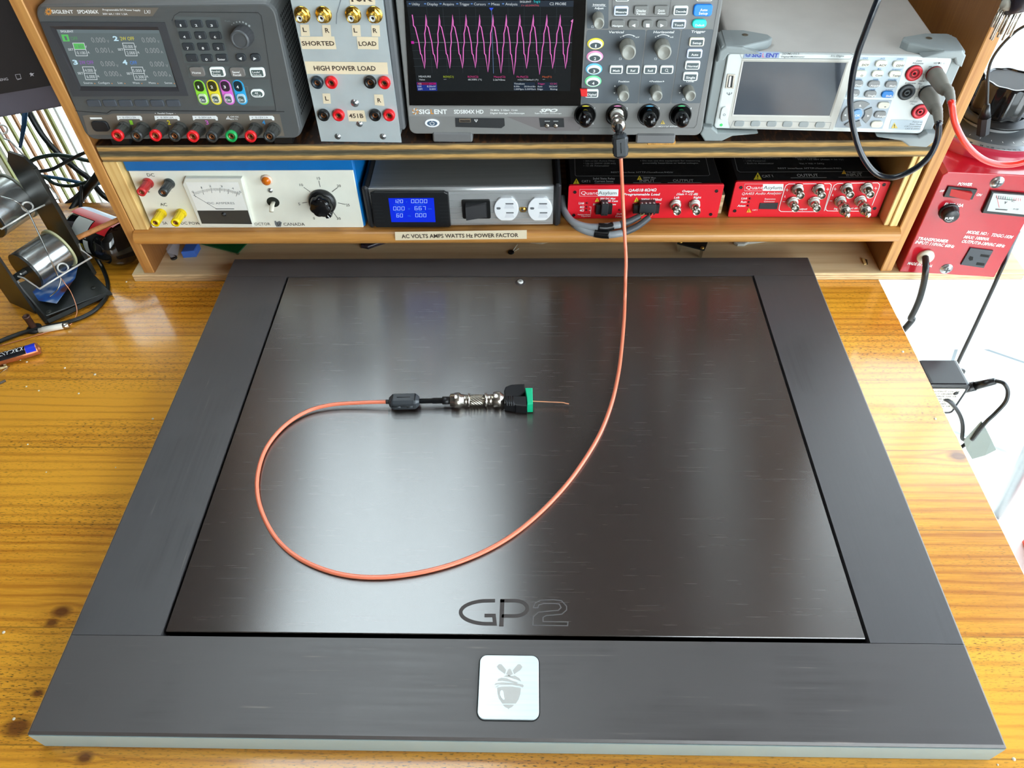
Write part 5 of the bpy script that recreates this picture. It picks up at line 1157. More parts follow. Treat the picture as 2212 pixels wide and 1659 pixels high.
bz.prism(p, 0, .0045, M('meter_bezel_black', (24, 26, 28), .35), .0012)
T = Cr(F, 780, 320, 3.568, .0047); T.mb = bz
for k in range(6):
    y = 425+k*27; T.L([(88+k*5, y), (158+k*5, y)], 3, M('rib_dark', (50, 52, 54), .4)); T.L([(598+k*4, y), (664+k*4, y)], 3, M('rib_dark'))
b_ = bz.build('meter_module', t)
T = Cr(F, 780, 320, 3.568, .0048); T.P([(210, 386), (560, 384), (574, 570), (234, 570)], em('lcd_blue_bg', (8, 44, 226), 1.0)); T.w = .005
lw = em('lcd_blue_white', (170, 205, 255)); lc = em('lcd_blue_cyan', (40, 120, 220))
def segd(txt, x0, x1, y0, y1):
    S = {'0': 'abcdef', '1': 'bc', '2': 'abged', '6': 'afgedc', '7': 'abc', '5': 'afgcd'}
    n = sum(1 for c in txt if c != '.'); w_ = (x1-x0)/n; i = 0
    for c in txt:
        if c == '.': T.P([(x0+i*w_-5, y1-4), (x0+i*w_-1, y1-4), (x0+i*w_-1, y1), (x0+i*w_-5, y1)], lw); continue
        X = x0+i*w_; a, b, m_ = X, X+w_*.62, (y0+y1)/2; i += 1
        for s_ in S[c]: T.L({'a': [(a, y0), (b, y0)], 'b': [(b, y0), (b, m_)], 'c': [(b, m_), (b, y1)], 'd': [(a, y1), (b, y1)], 'e': [(a, m_), (a, y1)], 'f': [(a, y0), (a, m_)], 'g': [(a, m_), (b, m_)]}[s_], 3.4, lw)
segd('120', 252, 330, 398, 422); segd('0.000', 388, 520, 396, 422); segd('0.00', 250, 345, 452, 478); segd('667', 414, 508, 450, 476); segd('60', 274, 330, 506, 532); segd('0.00', 420, 512, 504, 530)
T.T('W', 362, 476, 378, 476, 16, lc, 0); T.T('VOLTAGE', 252, 442, 330, 442, 9, lc, 0); T.T('CURRENT', 414, 440, 490, 440, 9, lc, 0); T.T('POWER', 264, 496, 328, 496, 9, lc, 0); T.T('ENERGY', 424, 494, 494, 494, 9, lc, 0); T.T('Hz', 362, 528, 384, 528, 12, lc, 0); T.T('V', 346, 420, 356, 420, 12, lc, 0); T.T('kWh', 516, 474, 545, 474, 12, lc, 0)
T.mb.build('display', b_, label='lit blue numeric display')
mb = MB(); u, v, a, b = C.dim(888, 474, 218, 144, .002); mb.prism(rrect(u, v, a, b, .002), 0, .0022, blk, .0006)
u, v, a, b = C.dim(888, 492, 160, 118, .006); mb.add([(u-a/2, v-b/2, .0022), (u+a/2, v-b/2, .0022), (u+a/2, v+b/2, .0022), (u-a/2, v+b/2, .0022), (u-a/2, v-b*.42, .0105), (u+a*.46, v-b*.42, .0042), (u+a*.46, v+b*.42, .0042), (u-a/2, v+b*.42, .0105)], [(0, 1, 5, 4), (1, 2, 6, 5), (2, 3, 7, 6), (3, 0, 4, 7), (4, 5, 6, 7)], M('rocker_black', (38, 38, 40), .4)); mb.build('rocker_switch', t)
m_ow = M('outlet_white', (238, 240, 242), .35); m_sl = M('slot_grey', (96, 100, 104), .6)
for x in (1119, 1378):
    u, v, a, b = C.dim(x, 470, 188, 190, .002); p = [q for q in circ(u, v, a/2, 40, b/2)]; p = [(min(max(q[0], u-a*.5), u+a*.5), min(max(q[1], v-b*.455), v+b*.455)) for q in p]
    mb = MB(); mb.prism(p, 0, .003, m_ow, .0006)
    T = Cr(F, 780, 320, 3.568, .0032); T.mb = mb; dx = x-1119
    T.P([(1112+dx, 424), (1174+dx, 424), (1174+dx, 434), (1114+dx, 434)], m_sl); T.P([(1118+dx, 494), (1176+dx, 494), (1176+dx, 503), (1118+dx, 503)], m_sl); T.P([(1112+dx, 436), (1166+dx, 436), (1182+dx, 466), (1102+dx, 466)], M('outlet_edge', (222, 224, 228), .4), .0031); T.P([(1118+dx, 504), (1168+dx, 504), (1184+dx, 536), (1106+dx, 536)], M('outlet_edge'), .0031)
    T.P([(1042+dx, 462), (1048+dx, 456), (1070+dx, 456), (1077+dx, 464), (1070+dx, 473), (1048+dx, 473)], m_sl); mb.build('outlet', t)
u, v = C.at(1248, 470); screw_mb(MB(), u, v, .0036, M('brass')).build('screw', t)

# ================================================================== two red and black modules
m_rp = M('red_panel', (226, 22, 40), .4); m_bt = M('module_black', (26, 26, 28), .45, var=.08)
def module(name, label, cat, F, Wd, Hh, lean, ns=''):
    t = thing(name, label, cat, F)
    shear(MB().box(.002, .0005, -.20, Wd-.002, Hh-.001, -.003, m_bt, .001), lean).build('case', t)
    fo = MB().prism(rrect(Wd/2, Hh/2, Wd, Hh, .002, 4), -.003, 0, m_rp, .0004).build('front_panel', t)
    m = F.mat(); 
    TF = Fr(F.O + F.V*(Hh-.001) + F.N*(-.003), F.U, Vector((-F.U.y, F.U.x, 0)))
    return t, fo, TF
def top_print(C, t):
    m = t.matrix_world.inverted() @ C.fr.mat(); C.mb.xf(m); C.mb.build('printing', t)
def holes(t, C, pts, r=.0022):
    for (x, y) in pts:
        u, v = C.at(x, y); mb = MB(); mb.lathe([(r, .0001), (r, .0006), (r*.75, .0006), (r*.7, .0002), (.0001, .0002)], (u, v, 0), M('hex_black', (30, 16, 18), .4), seg=6, smooth=False, cap=False); mb.build('screw', t)
def brand(T, x0, y0, x1, y1):
    w_ = x1-x0; xm = x0+w_*.47
    T.P([(x0, y0), (x1, y0), (x1-4, y1), (x0-4, y1)], white); T.w += .00012; T.P([(x0+3, y0+3), (xm, y0+3), (xm-3, y1-3), (x0, y1-3)], m_rp); T.w += .00012; h = (y1-y0)
    T.T('Quant', x0+w_*.03, y1-h*.24, xm-4, y1-h*.24, h*.5, white, .0); T.T('Asylum', xm+4, y1-h*.24, x1-w_*.05, y1-h*.24, h*.5, M('print_grey'), .0); T.w -= .00024
# programmable load
F = panel(.0596, .5781, .0487, .26, .46)
t, fo, TF = module('programmable_load', 'red fronted black load module with grey cables plugged into its front', 'electronic module', F, .1805, .0456, .46)
C = Cr(F, 1215, 390, 6.146, .0002); brand(C, 230, 116, 744, 208)
C.w = .0004
C.T('QA451B 8\u03a9/4\u03a9', 876, 146, 1246, 142, 36, white, .03, .15); C.T('Programmable Load', 812, 198, 1292, 198, 32, white, .025, .1); C.T('Output', 1588, 155, 1744, 155, 30, white, .025, .1); C.T('(Gain = -12 dB)', 1515, 193, 1796, 193, 28, white, .02, .1); C.T('Left', 1480, 238, 1552, 238, 28, white, .02, .1); C.T('Right', 1738, 238, 1840, 236, 28, white, .02, .1)
C.T('50V DC Max', 500, 250, 704, 250, 24, white, .03, .1); C.T('10A RMS Cont', 498, 282, 736, 284, 24, white, .03, .1); C.T('DC Sense', 406, 328, 540, 328, 24, white, .02, .1); C.T('Isense', 612, 326, 710, 326, 24, white, .02, .1); C.T('200W / 220mS', 1038, 266, 1318, 266, 30, white, .03, .15)
C.T('Link', 214, 314, 290, 314, 30, white, .02, .1); C.T('8\u03a9', 230, 366, 288, 366, 28, white, .02, .1); C.T('4\u03a9', 226, 410, 284, 410, 28, white, .02, .1); C.T('Flashing indicates', 202, 458, 376, 458, 14, white, .01); C.T('Tripped fault', 246, 480, 374, 480, 14, white, .01); C.T('DUT', 722, 456, 792, 456, 24, white, .0); C.T('Power', 704, 486, 800, 486, 24, white, 0)
C.L([(355, 350), (380, 350), (374, 442)], 5, white); C.L([(352, 398), (376, 398)], 5, white); C.L([(936, 304), (1012, 304)], 5, white); C.L([(1250, 306), (1308, 306)], 5, white)
warn(C, 460, 258, 30); warn(C, 984, 258, 38); C.mb.build('printing', fo)
for (x, y) in ((325, 297), (322, 347), (318, 390), (758, 388)):
    u, v = C.at(x, y); MB().lathe([(.0013, 0), (.0013, .0006), (.0006, .001)], (u, v, 0), M('led_dark_red', (110, 10, 20), .3), seg=12).build('indicator_light', t)
holes(t, C, ((165, 152), (2045, 138), (150, 458), (1968, 448)))
def plug(x0, x1, y0, y1, n, tx0, tx1):
    a = C.at(x0, y1, .006); b = C.at(x1, y0, .006); mb = MB(); mb.box(a[0], a[1], 0, b[0], b[1], .0052, M('terminal_black', (30, 32, 34), .4), .0006)
    c = C.at(tx0, y1+8, .010); d = C.at(tx1, y0-20, .010); mb.box(c[0], c[1], 0, d[0], d[1], .0105, M('terminal_grey', (44, 47, 50), .4), .0006); w_ = (d[0]-c[0])/n
    for k in range(n):
        uu = c[0]+w_*(k+.5); mb.box(uu-w_*.3, c[1]+.001, .0105, uu+w_*.3, c[1]+.0032, .0107, M('hole_black')); mb.lathe([(w_*.3, 0), (w_*.3, .0004)], (uu, d[1], .0075), chrome, (0, 1, 0), 12)
    mb.build('terminal_plug', t); return [(c[0]+w_*(k+.5), c[1]+.002) for k in range(n)], d[1]
plug(440, 668, 335, 460, 2, 508, 614); tz, _ = plug(935, 1298, 335, 450, 4, 1012, 1246)
QF = F
for x, y in ((1500, 322), (1755, 322)): u, v = C.at(x, y, .002); bnc(t, u, v, .92, .0175)
# top lettering
C = Cr(TF, 1200, 310, 2.911, .0003)
C.L([(120, 70), (124, 198), (132, 205), (960, 202), (970, 196), (940, 70)], 2, M('print_light', (170, 172, 172), .5))
pl_ = M('print_light'); warn(C, 131, 238, 20); C.T('CAT I', 165, 244, 217, 244, 14, pl_, .01); C.T('Solid State Relay', 236, 226, 374, 226, 13, pl_, .01); C.T('Current Sense', 246, 243, 364, 243, 13, pl_, .01); C.L([(246, 250), (366, 250)], 3, pl_); warn(C, 528, 216, 16); C.T('200W Max', 552, 220, 632, 220, 10, pl_); C.T('INPUT', 530, 242, 626, 242, 18, pl_, .0); C.L([(490, 247), (662, 247)], 3, pl_); C.T('OUTPUT', 740, 241, 870, 241, 17, pl_, 0); C.L([(706, 246), (918, 246)], 3, pl_)
for tx, x0, x1, y in (('\u2022 6th-order Active Filter', 176, 376, 113), ('\u2022 Up to 200W (220 mS)', 176, 378, 129), ('\u2022 12 dB Attenuator', 176, 338, 144), ('\u2022 Do not use this equipment for measuring', 534, 908, 112), ('potentially hazardous or lethal voltages.', 548, 900, 127), ('REST interface: HTTP://localhost:9450/', 350, 740, 185)): C.T(tx, x0, y, x1, y, 9, pl_, 0)
top_print(C, t)
# audio analyser
F = panel(.2530, .5802, .0487, -.46, 1.2)
t, fo, TF = module('audio_analyzer', 'red fronted black audio module with eight silver sockets in two outlined groups', 'electronic module', F, .1772, .0478, 1.2)
C = Cr(F, 1560, 380, 5.978, .0002); brand(C, 292, 104, 792, 194); C.w = .0004
C.T('QA403 Audio Analyzer', 252, 246, 768, 236, 34, white, .03, .12); C.T('Link', 246, 302, 324, 302, 28, white, .02, .1); C.T('Run', 238, 348, 310, 348, 28, white, .02, .1); C.T('Atten', 194, 398, 298, 398, 28, white, .02, .1); C.T('Expansion', 548, 306, 686, 306, 18, white, .01); C.T('Connector', 538, 338, 680, 338, 18, white, .01); C.T('CAT I', 388, 448, 450, 448, 16, white, .01)
warn(C, 345, 446, 32, M('warn_orange', (240, 180, 40), .5))
def outline(x0, x1, xa, xb):
    C.L([(940+x0, 104), (860+x0, 104), (824+x0, 124), (808+x0, 160), (738+x0, 400), (735+x0, 440), (760+x0, 460), (1180+x1, 462)], 9, white); C.L([(1045+x0, 103), (1215+x0, 101)], 9, white)
outline(0, 0, 0, 0); C.L([(1322, 100), (1390, 98), (1410, 118), (1406, 150), (1318, 450)], 9, white)
C.L([(1562, 96), (1490, 98), (1448, 120), (1430, 156), (1340, 400), (1338, 436), (1362, 452), (1790, 456)], 9, white); C.L([(1668, 94), (1836, 90)], 9, white); C.L([(1944, 90), (2010, 90), (2034, 110), (2028, 150), (1936, 380)], 9, white)
for x, y in ((838, 182), (1365, 172), (1458, 170), (1984, 160)): C.L([(x-17, y), (x+17, y)], 6, white); C.L([(x, y-17), (x, y+17)], 6, white)
for x, y in ((798, 333), (1404, 322)): C.L([(x-15, y), (x+15, y)], 6, white)
C.T('L', 802, 276, 820, 276, 26, white, .02, .1); C.T('L', 1418, 258, 1438, 258, 26, white, .02, .1); C.T('Output', 960, 440, 1096, 438, 28, white, .02, .1); C.T('Input', 1440, 434, 1540, 434, 26, white, .02, .1); C.T('+42 dBV', 1640, 428, 1760, 428, 20, white, .02, .1)
C.mb.build('printing', fo)
q = [C.at(488, 348), C.at(724, 346), C.at(708, 426), C.at(470, 424)][::-1]; MB().prism(q, 0, .0008, M('connector_dark', (36, 40, 44), .5), .0003).build('connector_cover', t)
for (x, y) in ((358, 290), (346, 336), (335, 382)):
    u, v = C.at(x, y); MB().lathe([(.0013, 0), (.0013, .0006), (.0006, .001)], (u, v, 0), M('led_dark_red'), seg=12).build('indicator_light', t)
holes(t, C, ((242, 148), (162, 450), (2090, 112), (1968, 418)))
for x, y in ((978, 180), (1250, 180), (1612, 170), (1870, 166)): u, v = C.at(x, y, .003); bnc(t, u, v, .92, .0165)
for x, y, cp in ((912, 345, 0), (1188, 345, 0), (1530, 335, 1), (1790, 330, 1)): u, v = C.at(x, y, .003); bnc(t, u, v, .92, .0165, cap=bool(cp))
C = Cr(TF, 1200, 310, 2.911, .0003)
warn(C, 1272, 206, 26); C.T('CAT I', 1302, 214, 1370, 211, 16, pl_, .01); C.T('OUTPUT', 1522, 209, 1655, 208, 18, pl_, 0); C.L([(1480, 216), (1704, 214)], 3, pl_); warn(C, 1814, 180, 14, M('warn_orange')); C.T('+32 dBV Max', 1834, 186, 1930, 186, 9, pl_, 0); C.T('INPUT', 1832, 206, 1932, 205, 18, pl_, 0); C.L([(1780, 212), (2004, 211)], 3, pl_)
C.L([(1120, 70), (1144, 168), (1160, 179), (1980, 176)], 2, pl_)
for tx, x0, x1, y in (('\u2022 Differential Input/Output', 1176, 1420, 97), ('\u2022 USB Powered', 1184, 1320, 113), ('\u2022 Built-in Attenuator', 1192, 1374, 129), ('\u2022 Maximum Inputs', 1494, 1640, 94), ('Vin = +32 dBV (Atten = 56 Vp)', 1524, 1812, 104), ('Vac + Vdc = 56Vp', 1534, 1690, 130), ('REST interface: HTTP://localhost:9402', 1400, 1800, 160)): C.T(tx, x0, y, x1, y, 9, pl_, 0)
top_print(C, t)
# cut block of plywood between the two modules
u = onz(1556, 466, ZS); tag(MB().box(onz(1550, 466, ZS).x, .588, ZS+.0003, .2462, .74, ZS+.026, plymat('ply_offcut_edge', [(220, 200, 160), (190, 165, 120), (226, 206, 166), (196, 170, 126), (222, 200, 160)], ZS, .026, 5, soft=.05)).build('plywood_offcut'), 'small pale plywood offcut standing between the two red fronted modules', 'wood block')

# ================================================================== variable transformer
F = panel(.4737, .5567, ZP+.0004, -5.78, 2.40); VW, VH = .1120, .1370
t = thing('variable_transformer', 'glossy red variable transformer with big black top dial and voltmeter', 'transformer', F)
m_vr = M('variac_red', (178, 16, 34), .18, coat=.4)
C = Cr(F, 1900, 200, 3.606, .0003)
shear(MB().prism([(0, 0), (VW-.0, 0), (VW, VH-.004), (VW-.004, VH), (.004, VH), (0, VH-.004)], -.16, -.0, m_vr, .001), 2.4).build('case', t)
C.T('POWER', 606, 722, 716, 728, 24, white, .03, .15); C.T('OFF', 466, 774, 500, 776, 18, white, .02, .15); C.T('ON', 752, 804, 790, 808, 20, white, .03, .15); C.T('FUSE 10A', 500, 882, 648, 892, 26, white, .025, .15)
C.mb.build('printing', t); C.mb = MB()
C.T('MODEL NO :', 676, 1096, 842, 1112, 24, white, .03, .2); C.T('TDGC-1KM', 866, 1118, 1032, 1138, 24, white, .03, .2); C.T('MAX: 1000VA', 652, 1134, 846, 1154, 24, white, .03, .2); C.T('OUTPUT:0-130VAC 60Hz', 636, 1168, 972, 1206, 24, white, .03, .2)
C.mb.build('printing', t); C.mb = MB()
C.T('TRANSFORMER', 294, 1146, 528, 1170, 24, white, .03, .15); C.T('INPUT: 110VAC 60Hz', 274, 1174, 578, 1210, 24, white, .03, .15); C.mb.build('printing', t); C.mb = MB(); C.T('MADE IN CHINA', 215, 1338, 404, 1362, 22, white, .02, .15); C.mb.build('printing', t)
mb = MB(); mb.prism([C.at(536, 732, .002), C.at(762, 756, .002), C.at(722, 834, .002), C.at(498, 812, .002)][::-1], 0, .0025, blk, .0005)
a, b, c, d = C.at(560, 752, .003), C.at(716, 772, .003), C.at(690, 826, .003), C.at(545, 806, .003)
mb.add([(*d, .0026), (*c, .0075), (*b, .0075), (*a, .0026), (*d, .002), (*c, .002), (*b, .002), (*a, .002)], [(0, 1, 2, 3), (0, 4, 5, 1), (1, 5, 6, 2), (2, 6, 7, 3)], M('rocker_red', (190, 20, 24), .2)); T = Cr(F, 1900, 200, 3.606, .004); T.mb = mb; mb.build('rocker_switch', t)
u, v = C.at(545, 940, .004); mb = MB(); mb.lathe([(.0105, 0), (.0105, .002), (.0092, .003)], (u, v, 0), blk, seg=32); mb.lathe([(.0088, .003), (.0084, .011), (.007, .0122), (.0001, .0122)], (u, v, 0), M('fuse_black', (30, 30, 30), .35), seg=48, rfun=lambda a, h: 1+.03*math.cos(a*16), cap=False)
T = Cr(F, 1900, 200, 3.606, .0124); T.mb = mb; T.T('FUSE', 508, 990, 576, 986, 18, white, .03); T.L([(516, 998), (540, 1004), (564, 996)], 3, white); mb.build('fuse_holder', t)
for (x, y) in ((915, 698), (520, 1372)): u, v = C.at(x, y); screw_mb(MB(), u, v, .0058, chrome).build('screw', t)
mb = MB(); mp_ = [C.at(872, 768, .003), C.at(1190, 795, .003), C.at(1190, 975, .003), C.at(796, 936, .003)][::-1]; mb.prism(mp_, 0, .004, blk, .0008); vm = mb.build('voltmeter', t)
T = Cr(F, 1900, 200, 3.606, .0042); T.P([(888, 784), (1180, 806), (1170, 955), (836, 922)], M('meter_grey', (186, 190, 190), .3)); T.w = .0045
for k in range(12): x = 912+k*17; T.L([(x, 802+k*2.2), (x-2, 820+k*2.2 if k < 5 else 832+k*1.2)], 4 if k < 5 else 3, ink if k < 5 else M('scale_green', (60, 150, 110), .5) if k < 8 else M('scale_red', (214, 80, 84), .5))
T.L([(915, 826), (1060, 840)], 4, ink); T.T('V', 966, 866, 986, 868, 20, ink, .02); T.T('AC', 1024, 852, 1050, 854, 10, ink, 0); T.L([(912, 800), (932, 896)], 3, M('scale_red')); T.P([(905, 905), (1000, 912), (990, 918), (900, 912)], ink); T.T('0-150', 1040, 912, 1078, 916, 12, ink, 0); T.mb.build('meter_scale', vm)
mb = MB(); mb.prism([C.at(708, 1212, .002), C.at(886, 1234, .002), C.at(812, 1368, .002), C.at(632, 1342, .002)][::-1], 0, .002, M('socket_charcoal', (58, 62, 68), .5), .0005); T = Cr(F, 1900, 200, 3.606, .0022); T.mb = mb; k_ = M('hole_black')
T.P([(790, 1258), (856, 1268), (850, 1286), (782, 1276)], k_); T.P([(760, 1322), (820, 1330), (812, 1350), (750, 1342)], k_); T.P([(704, 1274), (730, 1280), (726, 1306), (702, 1310), (692, 1292)], k_); mb.build('outlet', t)
u, v = C.at(360, 1282, .002); VG = (u, v); MB().lathe([(.0098, 0), (.0094, .003), (.006, .0045)], (u, v, 0), M('grommet_ivory', (216, 210, 190), .5), seg=28).build('cable_grommet', t)
# round top drum, scale plate and dial in world-up frame
cx, cy = .561, .657; zt0 = ZP+VH+.0005
inv = t.matrix_world.inverted()
def wtop(mb, name, par=None):
    mb.v = [tuple(inv @ Vector(p)) for p in mb.v]; return mb.build(name, par or t)
mb = MB(); mb.lathe([(.081, zt0-.006), (.081, zt0+.007), (.077, zt0+.0105), (.0001, zt0+.0105)], (cx, cy, 0), M('variac_red_top', (176, 40, 66), .25, coat=.3), seg=64, cap=False); wtop(mb, 'drum')
z1 = zt0+.0105
mb = MB(); mb.lathe([(.0715, z1), (.0715, z1+.0009), (.0001, z1+.001)], (cx, cy, 0), M('scale_plate_silver', (150, 156, 160), .3, metal=.5), seg=64, cap=False); mb.lathe([(.0625, z1+.0012), (.0001, z1+.0013)], (cx, cy, 0), M('scale_plate_grey', (84, 88, 90), .35, metal=.2), seg=64, cap=False)
zz = z1+.0016
for k in range(27):
    a = math.radians(-150+k*12); r0 = .0570; mb.line([(cx+r0*math.cos(a), cy+r0*math.sin(a)), (cx+(r0-.003)*math.cos(a), cy+(r0-.003)*math.sin(a))], .0006, zz, white)
for k, n_ in enumerate(('130', '125', '120', '110', '100', '90')):
    a = math.radians(-72+k*13); r0 = .0525; p = Vector((cx+r0*math.cos(a), cy+r0*math.sin(a))); tdir = Vector((math.sin(a), -math.cos(a))); w_ = .0075; mb.text(n_, p.x-tdir.x*w_/2, p.y-tdir.y*w_/2, p.x+tdir.x*w_/2, p.y+tdir.y*w_/2, .0042, zz, white)
for ch, k in zip('MODEL TDGC-1KM 1KVA', range(19)):
    if ch == ' ': continue
    a = math.radians(-62-k*4.6); r0 = .0690; p = Vector((cx+r0*math.cos(a), cy+r0*math.sin(a))); td = Vector((math.sin(a), -math.cos(a))); w_ = .0030; mb.text(ch, p.x-td.x*w_/2, p.y-td.y*w_/2, p.x+td.x*w_/2, p.y+td.y*w_/2, .0036, zz-.0004, dk)
wtop(mb, 'scale_plate')
mb = MB(); mb.lathe([(.034, z1+.001), (.033, z1+.0075)], (cx, cy, 0), M('spacer_grey', (150, 152, 152), .4), seg=48, cap=False); mb.lathe([(.001, z1+.0075), (.041, z1+.0075), (.041, z1+.010), (.031, z1+.013)], (cx, cy, 0), blk, seg=64, cap=False)
mb.lathe([(.0305, z1+.012), (.0315, z1+.046), (.0295, z1+.049), (.0265, z1+.049), (.026, z1+.0475)], (cx, cy, 0), M('bakelite_gloss', (16, 16, 17), .12), seg=96, rfun=lambda a, h: 1+.035*math.cos(a*10), cap=False); mb.lathe([(.0262, z1+.0476), (.0001, z1+.0476)], (cx, cy, 0), M('knob_cap_grey', (72, 76, 80), .7), seg=48, cap=False); wtop(mb, 'dial_knob')
# ================================================================== cables
def PZ(pts): return [onz(x, y, z) for x, y, z in pts]
def PY(pts): return [ony(x, y, z) for x, y, z in pts]
def cable(name, label, cat, pts, r, mat, group=None, n=8, flat=1.0, seg=10):
    P = crom(pts, n); o = P[0].copy(); mb = MB(); mb.tube([p-o for p in P], r, mat, seg, flat=flat)
    ob = mb.build(name); ob.location = o
    if label: tag(ob, label, cat, group)
    return ob
def sub(par, mb_world, name, label=None):
    inv_ = par.matrix_world.inverted(); mb_world.v = [tuple(inv_ @ Vector(p)) for p in mb_world.v]; return mb_world.build(name, par, label=label)
m_or = M('cable_orange', (255, 140, 106), .3, spec=.5, coat=.2); m_nk = M('nickel'); m_rub2 = M('rubber_black', (30, 31, 33), .4)
m_fer = M('ferrite_case', (62, 66, 70), .35)
SF = SCOPE_F; s2 = SCOPE_S2
def sw(w): return SF.O + SF.U*s2[0] + SF.V*s2[1] + SF.N*w
ct = thing('orange_cable', 'thin orange coaxial cable looping from the oscilloscope across the dark platform', 'cable', at(sw(.03).x, sw(.03).y, sw(.03).z))
mb = MB(); R = .0072
mb.lathe([(R*.8, .0), (R*.8, .004), (R, .005), (R*1.02, .009), (R*.8, .0095), (R*.8, .011), (R*.98, .0115), (R*1.02, .019), (R*.85, .020), (R*.6, .0225)], sw(.011), m_nk, SF.N, 36, rfun=lambda a, h: 1+(.02*math.cos(a*18) if h > .011 else 0)); sub(ct, mb, 'cable_connector', 'silver bayonet connector at the oscilloscope')
tip = sw(.031); fer0 = ony(1339, 288, .531); fer1 = ony(1341, 339, .529)
mb = MB(); mb.tube(crom([tip, tip+SF.N*.005+Vector((0, 0, -.003)), ony(1336, 281, .5285), fer0], 6), lambda t: .0044-.0012*min(1, t*1.6), m_rub2, 14); sub(ct, mb, 'strain_relief')
def ferrite(p0, p1, name='ferrite_clip', up=Vector((0, 0, 1))):
    ax = (p1-p0); L = ax.length; ax.normalize(); mb = MB()
    e1 = (up-ax*up.dot(ax)).normalized(); e2 = ax.cross(e1)
    def ring(h, w, t): return [p0+ax*h+e1*a*t+e2*b*w for a, b in ((1, .62), (.62, 1), (-.62, 1), (-1, .62), (-1, -.62), (-.62, -1), (.62, -1), (1, -.62))]
    v = []
    for h, s_ in ((0, .55), (L*.10, .92), (L*.16, 1), (L*.84, 1), (L*.90, .92), (L, .55)): v += ring(h, .0072*s_, .0066*s_)
    f = [(i*8+k, i*8+(k+1) % 8, (i+1)*8+(k+1) % 8, (i+1)*8+k) for i in range(5) for k in range(8)] + [tuple(range(7, -1, -1)), tuple(range(40, 48))]
    mb.add(v, f, m_fer)
    dkk = M('seam_black', (14, 15, 16), .5)
    for sg in (1, -1):   # seam and latch tabs on each side
        a = p0+ax*L*.1+e2*.0072*sg+e1*.001; b = p0+ax*L*.9+e2*.0072*sg+e1*.001; mb.tube([a, b], .0004, dkk, 6)
        for q in (.3, .7): c = p0+ax*L*q+e2*.0071*sg; mb.tube([c-ax*.003, c+ax*.003], .0012, m_fer, 8)
    for q in (.12, .88):
        c = p0+ax*L*q+e1*.0062; mb.tube([c-e2*.0045, c+e2*.0045], .0005, dkk, 6)
    c0 = p0+ax*L*.28+e1*.0067; c1 = p0+ax*L*.72+e1*.0067; mb.tube([c0, c1], .0004, dkk, 6)
    return mb, name
mb, nm = ferrite(fer0, fer1, up=Vector((0, -1, .3))); sub(ct, mb, nm)
zc = .0080
K0 = onz(836, 868, zc); K1 = onz(1150, 861, zc); KA = (K1-K0).normalized()
def kx(px): 
    y = 868-(px-836)*7/314; return onz(px, y, zc)
cord = [fer1] + PY([(1345, 420, .531), (1349, 500, .517), (1352, 560, .500), (1351, 600, .485)]) + PZ([(1350, 640, .010), (1348, 690, .0045), (1343, 750, .0022), (1336, 805, .0022), (1322, 868, .0022), (1299, 930, .0022), (1268, 985, .0022), (1225, 1045, .0022), (1170, 1104, .0022), (1108, 1155, .0022), (1040, 1194, .0022), (960, 1224, .0022), (875, 1242, .0022), (795, 1247, .0022), (722, 1237, .0022), (655, 1211, .0022), (606, 1174, .0022), (575, 1128, .0022), (557, 1075, .0022), (557, 1022, .0022), (575, 968, .0022), (612, 922, .0025), (660, 890, .0035), (712, 875, .005), (775, 870, .0062)]) + [kx(836)]
mb = MB(); mb.tube(crom(cord, 8), .0020, m_or, 12); sub(ct, mb, 'cord')
mb = MB(); mb.lathe([(.0024, 0), (.0024, (kx(842)-K0).length+.001)], K0-KA*.001, M('sleeve_dark_grey', (60, 62, 62), .5), KA, 14); sub(ct, mb, 'cable_sleeve')
mb, nm = ferrite(kx(841), kx(906)); sub(ct, mb, nm)
def lk(px0, prof, mat, seg=24, rf=None, smooth=True):
    """lathe along the connector axis; prof = (radius, pixel x)"""
    mb = MB(); b = kx(px0); mb.lathe([(r, (kx(x)-b).dot(KA)) for r, x in prof], b, mat, KA, seg, rfun=rf, smooth=smooth); return mb
sub(ct, lk(905, [(.0026, 905), (.0026, 934), (.0031, 935), (.0030, 955), (.0042, 956), (.0040, 973)], m_rub2), 'strain_relief')
kn_ = lambda a, h: 1+.025*math.cos(a*20)
mb = lk(972, [(.0052, 972), (.0068, 974), (.0068, 981), (.0076, 982), (.0078, 984), (.0078, 992), (.0074, 994), (.0060, 996), (.0058, 1003)], m_nk, 40, kn_); sub(ct, mb, 'cable_connector', 'knurled silver bayonet plug lying on the platform')
zfix = kx(972); 
ad = thing('barrel_adapter', 'short silver double-ended coaxial coupler with knurled middle joining the two plugs', 'adapter', at(kx(1030).x, kx(1030).y, 0))
sub(ad, lk(1000, [(.0056, 1000), (.0056, 1009), (.0050, 1010), (.0050, 1011), (.0070, 1011.5), (.0070, 1014.5), (.0052, 1015), (.0052, 1017)], m_nk, 28), 'socket_end')
m_kn = bpy.data.materials.new('knurled_nickel'); m_kn.use_nodes = True; MATS['knurled_nickel'] = m_kn
n_ = m_kn.node_tree.nodes; l_ = m_kn.node_tree.links; b_ = n_['Principled BSDF']; b_.inputs['Base Color'].default_value = lin((214, 206, 190)); b_.inputs['Metallic'].default_value = .9; b_.inputs['Roughness'].default_value = .28
tc_ = n_.new('ShaderNodeTexCoord'); w1_ = n_.new('ShaderNodeTexWave'); w1_.bands_direction = 'DIAGONAL'; w1_.inputs['Scale'].default_value = 190; l_.new(tc_.outputs['Object'], w1_.inputs[0]); bu = n_.new('ShaderNodeBump'); bu.inputs['Strength'].default_value = .8; bu.inputs['Distance'].default_value = .001; l_.new(w1_.outputs['Fac'], bu.inputs['Height']); l_.new(bu.outputs[0], b_.inputs['Normal'])
